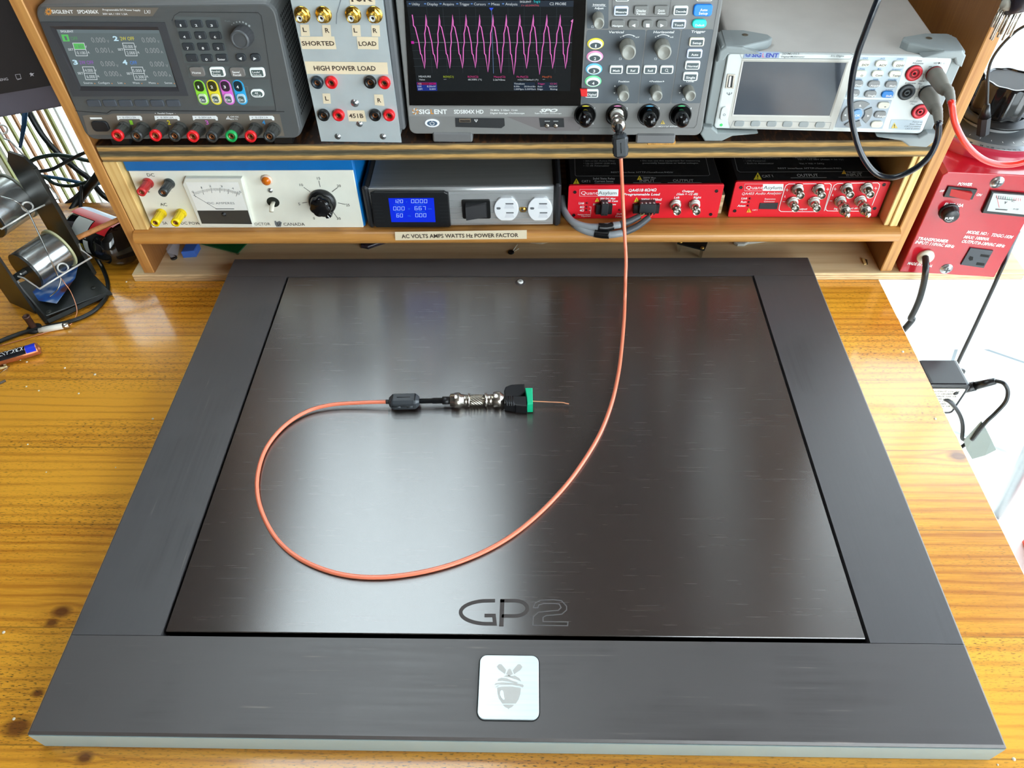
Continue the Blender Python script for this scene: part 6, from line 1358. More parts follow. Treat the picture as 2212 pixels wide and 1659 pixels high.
sub(ad, lk(1017, [(.0054, 1017), (.0055, 1018), (.0055, 1042), (.0054, 1043)], m_kn, 32), 'knurled_grip')
sub(ad, lk(1043, [(.0052, 1043), (.0052, 1047), (.0070, 1047.5), (.0070, 1052), (.0050, 1053), (.0055, 1054), (.0055, 1066)], m_nk, 28), 'socket_end')
sc_ = thing('screw_terminal_adapter', 'black plug with bright green two-way screw terminal block at its end', 'adapter', at(kx(1115).x, kx(1115).y, 0))
sub(sc_, lk(1066, [(.0072, 1066), (.0078, 1068), (.0078, 1080), (.0074, 1082), (.0058, 1085), (.0050, 1089)], m_nk, 40, kn_), 'bayonet_plug')
def up4(x, y, z=.004): p = onz(800+x/4.608, 780+y/4.608, z); return (p.x, p.y)
m_pb2 = M('adapter_black', (26, 27, 29), .3)
mb = MB(); mb.prism([up4(1330, 330), up4(1345, 292), (up4(1400, 268)), up4(1535, 262), up4(1540, 350), up4(1470, 400), up4(1340, 420)], .0012, .0100, m_pb2, .0012); o = sub(sc_, mb, 'adapter_body')
mb = MB(); mb.prism([up4(1325, 350, .011), up4(1440, 352, .011), up4(1450, 356, .011), up4(1556, 358, .011), up4(1560, 460, .011), up4(1450, 452, .011), up4(1440, 446, .011), up4(1335, 430, .011)], .0016, .0128, m_pb2, .0012); sub(sc_, mb, 'adapter_body')
for x in (1350, 1372, 1394, 1416):
    mb = MB(); a = onz(800+x/4.608, 780+348/4.608, .013); b = onz(800+(x+10)/4.608, 780+440/4.608, .013); mb.tube([a+Vector((0, 0, -.0006)), b+Vector((0, 0, -.0006))], .0008, m_pb2, 6); sub(sc_, mb, 'grip_rib')
m_gt = M('terminal_green', (20, 196, 140), .35); gm = MB(); q = [up4(1540, 268, .013), up4(1614, 268, .013), up4(1618, 430, .013), up4(1562, 432, .013), up4(1556, 350, .013)]
gm.prism(q, .001, .0135, m_gt, .0006); gb = sub(sc_, gm, 'terminal_block', 'bright green screw terminal block')
for y in (296, 338):
    a = up4(1570, y, .0136); mb = MB(); mb.lathe([(.0021, .0135), (.0021, .0138), (.0001, .0139)], (a[0], a[1], 0), M('terminal_screw', (120, 190, 150), .3, metal=.6), seg=16, cap=False); mb.box(a[0]-.0018, a[1]-.0003, .0138, a[0]+.0018, a[1]+.0003, .01405, M('screw_slot')); sub(gb, mb, 'terminal_screw')
cable('copper_wire', 'bare copper wire sticking out of the green terminal block', 'wire', PZ([(1149, 866.5, .0058), (1180, 868, .0054), (1214, 869.5, .0052), (1221, 871, .0055), (1229, 872.5, .0052)]), .00055, M('bright_copper', (255, 176, 136), .35, metal=.6), seg=8)
# multimeter leads
def plugpath(F, uv, end_px, w_end, r0=.0088):
    p0 = F.O+F.U*uv[0]+F.V*uv[1]+F.N*.0015; e = ony(end_px[0], end_px[1], (F.O+F.U*uv[0]+F.V*uv[1]+F.N*w_end).y)
    return p0, e
m_bt2 = M('boot_grey', (128, 124, 114), .55)
def lead(name, label, uv, end_px, w_end, rest, mat, tipm):
    p0, e = plugpath(DMF, uv, end_px, w_end); N = DMF.N
    t = thing(name, label, 'test lead', at(p0.x, p0.y, p0.z))
    path = crom([p0, p0+N*.012, p0+N*.026+(e-p0-N*w_end)*.25, e-(e-p0).normalized()*.012+Vector((0, 0, .004)), e], 8)
    mb = MB(); n = len(path)
    rad = lambda tt: .0074 if tt < .25 else .0074-.0040*(tt-.25)/.75 + (.0004*math.cos(tt*95) if tt > .55 else 0)
    mb.tube(path, rad, m_bt2, 18); b = sub(t, mb, 'plug_boot')
    mb = MB(); mb.tube(path[1:4], .0077, M('tip_ring_'+tipm, (200, 24, 40) if tipm == 'red' else (20, 22, 24), .35), 20); sub(b, mb, 'plug_collar')
    k = n//4; A = path[k-2]; Bp = path[k+4]; d = (Bp-A).normalized(); side = Vector((.55, -.25, .8)); side = (side-d*side.dot(d)).normalized(); ac = d.cross(side)
    v = []
    for q in (0, .33, .66, 1):
        P_ = A.lerp(Bp, q)
        for g_ in (-.35, -.12, .12, .35): v.append(P_+side*math.cos(g_)*.0078+ac*math.sin(g_)*.0078)
    mb = MB(); mb.add(v, [(i*4+j, i*4+j+1, i*4+j+5, i*4+j+4) for i in range(3) for j in range(3)], M('flash_'+tipm, (236, 84, 50) if tipm == 'red' else (50, 50, 52), .5)); sub(b, mb, 'colour_flash')
    for q in (.62, .70, .78, .86):
        i = int(q*n); P_ = path[i]; d = (path[i+1]-path[i-1]).normalized(); s2_ = Vector((0, -1, .6)); s2_ = (s2_-d*s2_.dot(d)).normalized(); a2 = d.cross(s2_); rr = rad(q)+.0001
        mb = MB(); mb.tube([P_+s2_*math.cos(g)*rr+a2*math.sin(g)*rr for g in (-1.1, -.6, 0, .6, 1.1)], .0006, M('hole_black'), 6); sub(b, mb, 'relief_slot')
    mb = MB(); mb.tube(crom([e-(e-p0).normalized()*.003, e] + rest, 8), .0031 if tipm == 'red' else .0030, mat, 12); sub(t, mb, 'cord')
    return e
m_rc = M('silicone_red', (242, 50, 36), .28, coat=.3); m_dc = M('silicone_dark_blue', (22, 28, 38), .22, coat=.3)
lead('red_test_lead', 'red test lead with grey plug in the top right multimeter jack', JR, (2056, 225), .046, PY([(2062, 262, .508), (2078, 298, .506), (2102, 328, .506), (2132, 348, .506), (2170, 356, .506), (2215, 349, .506), (2270, 325, .506)]), m_rc, 'red')
lead('dark_test_lead', 'dark blue-black test lead with grey plug looping below the multimeter and up over it', JB, (2028, 268), .046, PY([(2025, 300, .506), (2007, 338, .505), (1972, 367, .508), (1928, 383, .512), (1892, 374, .517), (1862, 335, .522), (1844, 280, .526), (1837, 225, .528), (1840, 175, .528), (1852, 118, .528), (1869, 70, .528), (1885, 28, .528), (1902, -14, .53), (1935, -90, .54)]), m_dc, 'dark')
# probe lead resting on the variable transformer
pt = thing('small_probe_lead', 'thin black lead with a small plug hanging onto the big black dial', 'lead', at(*ony(2125, 290, .612)))
mb = MB(); mb.tube(crom(PY([(2290, 20, .60), (2212, 57, .606), (2185, 76, .608), (2157, 106, .61), (2140, 135, .611), (2134, 164, .612), (2133, 195, .612), (2132, 228, .612)]), 8), .0016, blk, 10); sub(pt, mb, 'cord')
mb = MB(); a = ony(2132, 226, .612); b = ony(2127, 252, .612); c = ony(2123, 288, .612); mb.tube([a, b], lambda t: .003+.003*t, blk, 14); mb.tube([b, c], .0068, M('plug_matte_black', (22, 22, 24), .5), 8, smooth=False); sub(pt, mb, 'plug'); mb = MB(); d = ony(2124, 295, .612); mb.tube([c, d], .0012, m_nk, 8); sub(pt, mb, 'plug_pin')
# pin headers hanging by the right upright
ph = thing('pin_bundle', 'bundle of bright metal pins hanging beside the right upright', 'pins', at(*ony(2180, 30, .52)))
mb = MB(); mb.tube([ony(2178, 0, .50), ony(2240, -12, .50)], .012, M('holder_purple_black', (40, 36, 44), .3), 16); sub(ph, mb, 'holder')
rr_ = random.Random(5)
for k in range(11):
    sx = 2164+k*4.6+rr_.uniform(-2, 2); sy = 10+k*1.2; ln = rr_.uniform(52, 74) if k > 1 else 48; yy = .50+rr_.uniform(-.003, .003)
    mb = MB(); mb.tube([ony(sx, sy, yy), ony(sx-ln*.48, sy+ln, yy)], .0011, m_nk, 8); sub(ph, mb, 'pin')
mb = MB(); mb.tube([ony(2168, 8, .498), ony(2205, 20, .498)], .0045, M('crimp_ivory', (196, 190, 176), .4), 8); sub(ph, mb, 'collar')
# grey supply cables of the load module
gc = thing('speaker_cable_pair', 'pair of grey cables bound with black tape feeding the red load module', 'cable', at(*ony(1300, 495, .555)))
lg = M('pvc_light_grey', (150, 154, 158), .4); dg_ = M('shrink_dark_grey', (74, 78, 82), .45)
A_ = PY([(1214, 425, .60), (1219, 455, .580), (1236, 478, .564), (1265, 489, .556), (1300, 490, .553), (1340, 485, .5545)]); B_ = PY([(1229, 476, .580), (1246, 490, .560), (1275, 502, .551), (1315, 507, .547), (1345, 503, .548)])
A2 = PY([(1340, 485, .5545), (1362, 477, .558), (1382, 467, .562)]); B2 = PY([(1345, 503, .548), (1375, 490, .552), (1403, 469, .559)])
for P_, m_ in ((A_, lg), (B_, lg)): mb = MB(); mb.tube(crom(P_, 8), .0042, m_, 14); sub(gc, mb, 'cord')
for P_ in (A2, B2): mb = MB(); mb.tube(crom(P_, 6), lambda t: .0044-.0008*t, dg_, 14); sub(gc, mb, 'heat_shrink')
for i, (e_, k) in enumerate(((A2[-1], 0), (A2[-1], 1), (B2[-1], 2), (B2[-1], 3))):
    z = QF.O+QF.U*tz[k][0]+QF.V*tz[k][1]+QF.N*.009; mb = MB(); mb.tube(crom([e_, (e_+z)/2+Vector((0, -.001, 0)), z], 5), .0011, M('wire_clear', (190, 160, 110), .3, metal=.5) if i != 3 else M('wire_red', (200, 70, 60), .4), 8); sub(gc, mb, 'conductor')
mt_ = M('electrical_tape', (16, 16, 18), .25)
mb = MB(); mb.tube(crom(PY([(1292, 490, .5525), (1308, 491, .5525), (1325, 488, .5535)]), 4), .0049, mt_, 16); sub(gc, mb, 'tape_wrap'); mb = MB(); mb.tube(crom(PY([(1284, 503.5, .5495), (1300, 506, .548), (1316, 507, .5468)]), 4), .0049, mt_, 16); sub(gc, mb, 'tape_wrap')
# cords of the variable transformer
vc = ony(1999, 556, .55)
cable('thick_mains_cord', 'thick black mains cord leaving the white grommet of the red transformer', 'cable', PY([(1999, 556, .551), (2000, 572, .540), (1999, 590, .534), (1994, 618, .532), (1984, 652, .53), (1968, 685, .53), (1945, 720, .53)]) + [Vector((.42, .52, -.30)), Vector((.41, .50, -.60)), Vector((.40, .50, ZF+.006))], .0038, M('pvc_black', (22, 24, 24), .35))
cable('thin_mains_cord', 'thin black cord hanging down from the far side of the red transformer', 'cable', PY([(2200, 500, .60), (2186, 530, .578), (2172, 562, .553), (2158, 592, .546), (2148, 615, .545), (2128, 658, .546), (2100, 718, .546), (2066, 790, .546), (2050, 830, .55)]) + [Vector((.47, .55, -.45)), Vector((.44, .55, ZF+.004))], .0024, M('pvc_black'))
# power adapter at the bench edge
bx = thing('power_adapter', 'black plug-in power adapter with white rating label at the right bench edge', 'power adapter', at(.480, .405, -.06))
m_ad = M('adapter_gloss_black', (24, 24, 28), .2)
mb = MB(); mb.prism(rrect(.4795, -.062, .048, .052, .006, 4), -.422, -.385, m_ad, .002); mb.v = [(x, -z, y) for x, y, z in mb.v]; mb.f = [q[::-1] for q in mb.f]
sub(bx, mb, 'housing')
AF = Fr((.4795, .3848, -.062)); AF = Fr((.4600, .3846, -.088), (1, 0, 0), (0, 0, 1))
lm = MB(); lm.flat(rrect(.0195, .026, .039, .040, .003, 3), .0003, M('rating_label', (206, 206, 198), .5))
for k in range(8): lm.text('INPUT 100-240V' if k % 2 else 'OUTPUT 12V 1A', .003+(k % 3)*.001, .040-k*.0042, .034-(k % 2)*.006, .040-k*.0042, .0022, .0004, ink)
lm.lathe([(.0028, .0004), (.0028, .00045)], (.031, .038, 0), ink, seg=16); o = lm.build('rating_label', bx); o.matrix_world = AF.mat()
mb = MB(); mb.box(.4545, .392, -.068, .456, .416, -.05, blk); sub(bx, mb, 'plug_face')
st_ = MB().box(.418, .34, -.112, .4540, .50, -.0570, M('power_strip_white', (214, 214, 208), .5), .003); sub(wb, st_, 'power_strip')
ac_ = thing('adapter_cord', 'black adapter cord with ribbed strain relief beside the bench edge', 'cable', at(*onz(2120, 820, -.055)))
mb = MB(); e0_ = Vector((.5035, .395, -.055)); e1_ = ony(2150, 823, .385); mb.tube([e0_, e0_.lerp(e1_, .4)], .0055, blk, 14); mb.tube([e0_.lerp(e1_, .4), e1_], lambda t: .0042+.0006*math.cos(t*40), blk, 14); sub(ac_, mb, 'strain_relief')
mb = MB(); mb.tube(crom([e1_] + PY([(2168, 828, .38), (2177, 845, .375), (2172, 868, .37), (2150, 893, .365), (2128, 914, .36), (2100, 950, .36)]), 8), .0022, M('pvc_black'), 10); sub(ac_, mb, 'cord')
cable('short_black_cord', 'short black cord curling under the power adapter at the bench edge', 'cable', PY([(2030, 858, .388), (2052, 868, .383), (2070, 890, .378), (2079, 915, .374), (2078, 945, .37), (2070, 970, .37)]) + [Vector((.44, .36, -.22)), Vector((.42, .36, -.5)), Vector((.42, .36, ZF+.004))], .0022, M('pvc_black'))
LF = at(0, 0, 0)
mb = MB(); q = PY([(2082, 952, .362), (2120, 910, .362), (2128, 922, .362), (2142, 950, .360), (2152, 972, .360), (2128, 984, .358), (2100, 992, .358), (2088, 972, .36)]); back = [p+Vector((0, .0006, 0)) for p in q]; n8 = len(q)
mb.add(q+back, [tuple(range(n8)), tuple(range(2*n8-1, n8-1, -1))] + [(i, n8+i, n8+(i+1) % n8, (i+1) % n8) for i in range(n8)], M('label_flag', (124, 134, 128), .5)); o = mb.build('cord_label'); tag(o, 'folded white paper label with fine print hanging on the adapter cord', 'label')
tl = Cr(Fr(q[0], (1, 0, 0), (0, 0, 1)), 0, 0, 1, .001)
for k in range(9): tl.t('IMPORTANT SAFETY INFORMATION', 2104+k*3, 985-k*7, 2142+k*.5, 972-k*6, 3, greytxt, 0)
oo = tl.mb.build('fine_print', o); oo.matrix_world = Fr(q[0], (1, 0, 0), (0, 0, 1)).mat()
# chair frame and red case on the floor beyond the bench
P0 = onz(2262, 905, -.35); P1 = onz(2158, 1110, -.79)
cable('metal_chair_leg', 'pale round metal furniture leg standing on the white floor', 'furniture leg', [P0, P0.lerp(P1, .5), P1], .013, M('pale_steel', (150, 158, 162), .35, metal=.4))
p = onz(2225, 1215, ZF); MB_ = MB().box(p.x-.0, p.y-.06, ZF, p.x+.18, p.y+.05, ZF+.09, M('case_orange_red', (214, 60, 30), .4), .006); tag(MB_.build('red_case'), 'orange-red case on the white floor at the right picture edge', 'case')
# thin metal strips lying on the floor near the wall
for (a, b, r_) in (((2062, 606), (1962, 722), .006), ((1998, 606), (1925, 665), .012)):
    cable('floor_rail', 'pale blue-green rail lying on the bright floor nearer the wall' if r_ > .01 else 'thin blue-green glass edge line on the bright floor', 'rail', [onz(a[0], a[1], ZF+r_), onz((a[0]+b[0])/2, (a[1]+b[1])/2, ZF+r_), onz(b[0], b[1], ZF+r_)], r_, M('rail_aqua', (120, 160, 166), .3))

# ================================================================== left side of the bench
A2v = Vector((.446, .895, 0)); B2v = Vector((.895, -.446, 0)); ZV = Vector((0, 0, 1))
m_iron = M('painted_iron', (34, 36, 34), .35, var=.3, vscale=(60, 60, 60)); m_tin = M('solder_tin', (176, 178, 176), .22, metal=.9)
st = thing('solder_spool_stand', 'black iron stand with wire guides holding two spools of solder', 'stand', at(-.569, .475, ZT))
q0 = onz(108, 700, ZT); q1 = onz(243, 637, ZT); e = (q1-q0); f_ = Vector((-.62, .60, 0))
mb = MB(); base = [q0+f_*.012, q1+f_*.0, q1+f_*.11, q0+f_*.115]; mb.prism([(p.x, p.y) for p in base], ZT, ZT+.006, m_iron, .001); sub(st, mb, 'base_plate')
mb = MB(); mb.tube([q0+ZV*.004, q0+f_*.14+ZV*.004], .004, m_iron, 4, smooth=False); sub(st, mb, 'base_bar'); mb = MB(); mb.tube([q0+ZV*.004, q1+ZV*.004], .0035, m_iron, 4, smooth=False); sub(st, mb, 'base_bar')
for px in ((106, 674), (202, 622)): p = onz(px[0], px[1], ZT+.006); mb = MB(); mb.lathe([(.003, 0), (.003, .0006), (.002, .001)], p, M('bolt_dark', (60, 62, 58), .3, metal=.5), seg=12); sub(st, mb, 'bolt')
F0 = onz(205, 592, ZT); w_ = .052
mb = MB(); P = lambda a, b, z: F0+A2v*a-B2v*b+ZV*z
v = [P(0, 0, 0), P(0, w_, 0), P(0, w_, .15), P(0, w_*.75, .166), P(0, w_*.25, .166), P(0, 0, .155)]; v2 = [p+A2v*.003 for p in v]
mb.add(v+v2, [tuple(range(6)), tuple(range(11, 5, -1))] + [(i, 6+i, 6+(i+1) % 6, (i+1) % 6) for i in range(6)], m_iron); sub(st, mb, 'side_plate')
mb = MB(); mb.tube([P(-.0005, 0, .0), P(-.0005, 0, .155)], .0022, m_iron, 4, smooth=False); sub(st, mb, 'plate_flange')
mb = MB(); v = [P(-.085, 0.004, .0), P(-.085, w_, 0), P(-.085, w_, .15), P(-.085, .004, .15)]; v2 = [p-A2v*.003 for p in v]; mb.add(v+v2, [tuple(range(3, -1, -1)), (4, 5, 6, 7)] + [(i, (i+1) % 4, 4+(i+1) % 4, 4+i) for i in range(4)], m_iron)
sub(st, mb, 'side_plate')
mw2 = M('wire_guide_white', (214, 212, 206), .3, metal=.3)
def guide(pts, ring, rz, nm='wire_guide'):
    mb = MB(); mb.tube(PZ(pts), .0011, mw2, 8); g_ = sub(st, mb, nm); c = onz(ring[0], ring[1], rz); ax = Vector((.5, -.65, .6)).normalized(); t_ = A2v.copy(); t_ = (t_-ax*t_.dot(ax)).normalized(); u_ = ax.cross(t_)
    mb = MB(); mb.tube([c+(t_*math.cos(k*.3)+u_*math.sin(k*.3))*.0056+ax*k*.00006 for k in range(44)], .0011, mw2, 8); sub(st, mb, 'guide_ring')
guide([(103, 398, .085), (108, 405, .075), (127, 428, .070), (64, 458, .070), (3, 495, .070), (-25, 478, .07)], (60, 447, ), .071)
guide([(171, 527, .02), (176, 540, .02), (198, 556, .012), (140, 590, .012), (86, 624, .012), (52, 601, .012), (33, 596, .014), (34, 590, .014), (46, 592, .014)], (136, 579), .013)
guide([(0, 283, .11), (10, 300, .11), (22, 304, .11), (60, 345, .10)], (5, 280), .11)
def spool(C0, C1, rw, rf, fm, label, rl):
    t = thing('solder_spool', label, 'spool', at(C0.x, C0.y, C0.z), 'solder spools on the iron stand'); ax = (C1-C0); L = ax.length; ax = ax.normalized()
    mb = MB(); n = 46; prof = []
    for k in range(n+1):
        h = L*(.05+.9*k/n); prof.append((rw+(.0005 if k % 2 else 0), h))
    mb.lathe(prof, C0, m_tin, ax, 40); sub(t, mb, 'solder_winding')
    for h0, rf in ((0, rl), (L*.95, rf)): mb = MB(); mb.lathe([(rf, 0), (rf, L*.05)], C0+ax*h0, fm if h0 else m_iron, ax, 40, smooth=False); sub(t, mb, 'spool_flange')
    mb = MB(); mb.lathe([(.004, -.02), (.004, L+.004)], C0, m_iron, ax, 12); sub(t, mb, 'axle')
L2 = onz(54, 586, .012); R2_ = onz(130, 535, .012); spool(L2, R2_, .0240, .0265, M('flange_ivory', (206, 206, 160), .45), 'lower spool of bright solder wire with a yellowed flange', .0243)
L1 = onz(-35, 470, .068); R1 = onz(38, 422, .068); spool(L1, R1, .0280, .0300, M('flange_clear', (120, 124, 110), .3), 'upper spool of bright solder wire cut by the left picture edge', .0284)
cable('solder_strand', 'strand of solder running from the upper spool down through the lower guide', 'wire', PZ([(0, 424, .097), (33, 434, .09), (52, 449, .078), (62, 460, .072), (86, 510, .055), (106, 553, .04), (124, 594, .014), (131, 602, .01), (126, 622, .002), (116, 634, -.004), (108, 640, -.006)]), .0009, m_tin, seg=8)
cable('thin_copper_strand', 'very thin copper strand trailing from the stand over the bench', 'wire', PZ([(130, 598, .012), (140, 612, 0), (152, 629, -.01), (163, 655, -.018), (166, 676, -.024), (156, 697, ZT+.001), (140, 706, ZT+.001), (100, 718, ZT+.001), (50, 733, ZT+.001), (0, 747, ZT+.001)]), .0005, M('bright_copper'), seg=6)
# picture card tucked under the lower spool
cd = MB(); pts = [(70, 630), (100, 605), (140, 582), (168, 574), (162, 600), (122, 655), (83, 649)]; Pz = [onz(x, y, ZT+.012+.0*(700-y)/100) for x, y in pts]; bk = [p-ZV*.0006 for p in Pz]; n7 = len(Pz)
cdm = bpy.data.materials.new('picture_card'); cdm.use_nodes = True; n_ = cdm.node_tree.nodes; l_ = cdm.node_tree.links; tc_ = n_.new('ShaderNodeTexCoord'); nz_ = n_.new('ShaderNodeTexNoise'); nz_.inputs['Scale'].default_value = 38; nz_.inputs['Detail'].default_value = 2; l_.new(tc_.outputs['Object'], nz_.inputs['Vector']); r_ = n_.new('ShaderNodeValToRGB'); l_.new(nz_.outputs['Fac'], r_.inputs[0]); el = r_.color_ramp.elements
el[0].position = .36; el[0].color = lin((92, 54, 50)); el[1].position = .62; el[1].color = lin((176, 190, 216)); k_ = el.new(.46); k_.color = lin((40, 84, 160)); k_ = el.new(.54); k_.color = lin((60, 110, 180)); l_.new(r_.outputs[0], n_['Principled BSDF'].inputs['Base Color']); n_['Principled BSDF'].inputs['Roughness'].default_value = .3
cd.add(Pz+bk, [tuple(range(n7)), tuple(range(2*n7-1, n7-1, -1))] + [(i, n7+i, n7+(i+1) % n7, (i+1) % n7) for i in range(n7)], cdm); tag(cd.build('picture_card'), 'blue and white printed card lying on the stand base under the lower spool', 'card')
# bottle lying behind
c0 = onz(172, 492, .002); c1 = onz(276, 532, .002); c1.x = min(c1.x, -.4815); bt = thing('lying_bottle', 'black bottle with red and white label lying behind the left upright', 'bottle', at(c0.x, c0.y, ZT)); ax = (c1-c0).normalized(); L = (c1-c0).length
mb = MB(); rb = .0300; mb.lathe([(.004, -.002), (.018, 0), (.027, .006), (rb, .014), (rb, L-.012), (rb-.004, L-.004), (.020, L)], c0, M('gloss_black_can', (14, 14, 15), .08, coat=.5), ax, 48); sub(bt, mb, 'body')
def band(a0, a1, h0, h1, mat, name, dr=.0004):
    e1 = (ZV-ax*ZV.dot(ax)).normalized(); e2 = ax.cross(e1); mb = MB(); v = []; n = 12
    for k in range(n+1):
        a = math.radians(a0+(a1-a0)*k/n)
        for h in (h0, h1): v.append(c0+ax*(L*h)+(e1*math.cos(a)+e2*math.sin(a))*(rb+dr))
    f = [(2*k, 2*k+1, 2*k+3, 2*k+2) for k in range(n)]; mb.add(v, f, mat, True); mb.add(v, [q[::-1] for q in f], mat, True) if False else None; return sub(bt, mb, name)
band(-60, -18, .10, .95, M('label_pale_blue', (170, 196, 226), .3), 'label'); band(-18, 8, .10, .95, M('label_red', (206, 30, 40), .35), 'label'); band(8, 36, .60, .92, M('label_red'), 'label', .0006); band(10, 58, .28, .58, M('label_white', (196, 200, 196), .4), 'label'); band(74, 92, .40, .50, M('label_yellow', (210, 190, 30), .4), 'label'); band(62, 96, .52, .62, M('label_white'), 'label')
cable('wooden_stick', 'thin square wooden stick leaning over the black bottle', 'stick', [onz(168, 514, .036), onz(210, 495, .039), onz(262, 472, .042)], .0038, M('stick_wood', (196, 132, 76), .6, var=.2, vscale=(200, 200, 200)), seg=4, n=2)
# hanging cords before the blind
cb_ = M('cord_black', (16, 20, 18), .4); cg = M('cord_green_black', (16, 44, 36), .35); cbl = M('cord_blue', (30, 84, 120), .35)
for (nm, lab, pts, r_, m_) in (
    ('thick_black_cord', 'thick black cord sweeping diagonally before the blind', [(55, 215, .84), (62, 241, .84), (91, 291, .82), (125, 330, .80), (166, 366, .79), (191, 385, .78), (222, 421, .77), (250, 440, .76)], .0042, cb_),
    ('dark_green_cord', 'dark green cord arching highest before the blind', [(50, 362, .78), (61, 352, .78), (83, 341, .78), (119, 335, .78), (155, 339, .78), (190, 347, .78), (225, 352, .78)], .0030, cg),
    ('rising_black_cord', 'black cord rising to the right before the blind', [(66, 372, .77), (78, 371, .77), (111, 366, .77), (139, 352, .77), (178, 332, .77), (215, 320, .77)], .0026, cb_),
    ('blue_cable', 'blue cord running level before the blind', [(80, 377, .76), (89, 380, .76), (125, 385, .76), (166, 393, .76), (191, 399, .76), (215, 396, .76)], .0026, cbl),
    ('teal_cord', 'teal cord sagging just under the blue cord', [(90, 380, .755), (100, 385, .755), (119, 397, .755), (150, 402, .755), (180, 396, .755), (215, 380, .755)], .0026, cg),
    ('black_cord_bundle', 'thick black cord bundle dropping behind the lying bottle', [(215, 372, .75), (205, 388, .745), (180, 420, .742), (157, 455, .72), (140, 480, .70)], .0060, cb_),
    ('brown_black_bar', 'dark brown rod sloping down behind the solder stand', [(192, 402, .748), (170, 425, .742), (150, 440, .735), (130, 456, .725)], .0052, M('rod_dark_brown', (52, 42, 38), .4))):
    cable(nm, lab, 'cord', PY(pts), r_, m_)
cable('looping_black_cord', 'black cord looping round the front of the solder stand across the bench', 'cord', PY([(176, 400, .742), (174, 440, .72), (176, 471, .70), (190, 500, .66)]) + PZ([(205, 549, -.012), (222, 580, ZT+.003), (232, 608, ZT+.003), (232, 635, ZT+.003), (217, 659, ZT+.003), (193, 678, ZT+.003), (156, 693, ZT+.003), (102, 706, ZT+.003), (51, 718, ZT+.003), (-10, 741, ZT+.003), (-60, 760, ZT+.003)]), .0026, cb_)
rb_ = MB(); q = [ony(48, 222, .80), ony(62, 224, .80), ony(56, 275, .79), ony(46, 322, .785), ony(40, 318, .785), ony(46, 270, .79)]; bk = [p+Vector((0, .002, 0)) for p in q]; rb_.add(q+bk, [tuple(range(5, -1, -1)), tuple(range(6, 12))] + [(i, (i+1) % 6, 6+(i+1) % 6, 6+i) for i in range(6)], M('strap_blue', (28, 74, 112), .4)); tag(rb_.build('blue_strap'), 'flat dark blue strap hanging below the monitor', 'strap')
# monitor
mp1 = onz(0, 203, .195); mp2 = onz(107, 185, .195); MU = (mp2-mp1).normalized(); MBk = Vector((-MU.y, MU.x, 0)); ln_ = math.radians(6)
MF = Fr(mp2-MU*.47+MU*.012, MU, ZV*math.cos(ln_)+MBk*math.sin(ln_))
mo = thing('monitor', 'black computer monitor with dark screen behind the left upright', 'monitor', MF)
m_mb = M('monitor_bezel', (86, 82, 92), .5, spec=.2); MB().prism(rrect(.25, .13, .50, .31, .004, 3), -.03, -.001, m_mb, .002).build('housing', mo)
MB().box(.004, .0, -.002, .496, .28, .0008, M('monitor_screen', (40, 36, 36), .5, spec=.15), .0004).build('screen', mo)
T = Cr(MF, 0, 0, 6.38, .0012); im = em('osd_grey', (150, 150, 154))
T.T('ENG', 6, 1118, 118, 1104, 40, im, .01); T.L([(210, 1030), (276, 1022), (292, 1084), (232, 1090)], 6, im, True); T.L([(240, 1100), (295, 1084)], 6, im); T.P([(425, 1000), (440, 1012), (472, 1006), (452, 1028), (470, 1052), (440, 1040), (418, 1058), (424, 1030), (404, 1020)], im); T.mb.build('screen_icons', mo)
inv_m = mo.matrix_world.inverted(); p = onz(2, 300, .06)
nk = MB(); ncx, ncy = -.80, .66; nk.box(ncx-.05, ncy-.012, ZT+.008, ncx+.05, ncy+.012, .20, M('stand_grey', (150, 150, 158), .4), .004); sub(mo, nk, 'stand_neck'); nk = MB(); nk.box(ncx-.11, ncy-.07, ZT, ncx+.02, ncy+.06, ZT+.008, M('stand_grey'), .003); sub(mo, nk, 'stand_base')
# small things on the bench
bA = onz(84, 752, ZT+.0072); bB = onz(-30, 785, ZT+.0072); bd_ = (bB-bA).normalized(); ba = thing('aa_battery', 'copper, black and blue cylindrical battery lying on the bench at the left edge', 'battery', at(bA.x, bA.y, ZT))
mb = MB(); mb.lathe([(.0026, -.0015), (.0026, 0), (.0066, .0004), (.0070, .001), (.0070, .049), (.0066, .0495)], bA, M('battery_copper', (206, 130, 90), .25, metal=.7), bd_, 32); sub(ba, mb, 'case')
e1 = (ZV-bd_*ZV.dot(bd_)).normalized(); e2 = bd_.cross(e1)
def bband(a0, a1, h0, h1, mat, nm):
    v = []; n = 10
    for k in range(n+1):
        a = math.radians(a0+(a1-a0)*k/n)
        for h in (h0, h1): v.append(bA+bd_*h+(e1*math.cos(a)+e2*math.sin(a))*.00715)
    mb = MB(); mb.add(v, [(2*k, 2*k+1, 2*k+3, 2*k+2) for k in range(n)], mat, True); sub(ba, mb, nm)
m_bk2 = M('battery_black', (22, 22, 26), .25); m_bb = M('battery_blue', (40, 60, 210), .25)
sgn = 1 if e2.y < 0 else -1
bband(-70, 38*1, .0125, .0425, m_bk2, 'wrap'); bband(-70, 38, .0015, .0122, m_bb, 'wrap'); bband(-70, 38, .0428, .0485, m_bb, 'wrap')
lt = MB(); g_, f__, LL = glyphs('KIRKLAND', .02, 0)
v = []
for (x, y) in g_:
    s_ = x/LL; h = .0140+.0270*s_; a = math.radians(-28-(-44)*y*1.0) if False else math.radians(-30+44*(1-y)) ; v.append(bA+bd_*h+(e1*math.cos(a)+e2*math.sin(a))*.0073)
lt.add(v, f__, white); sub(ba, lt, 'lettering')
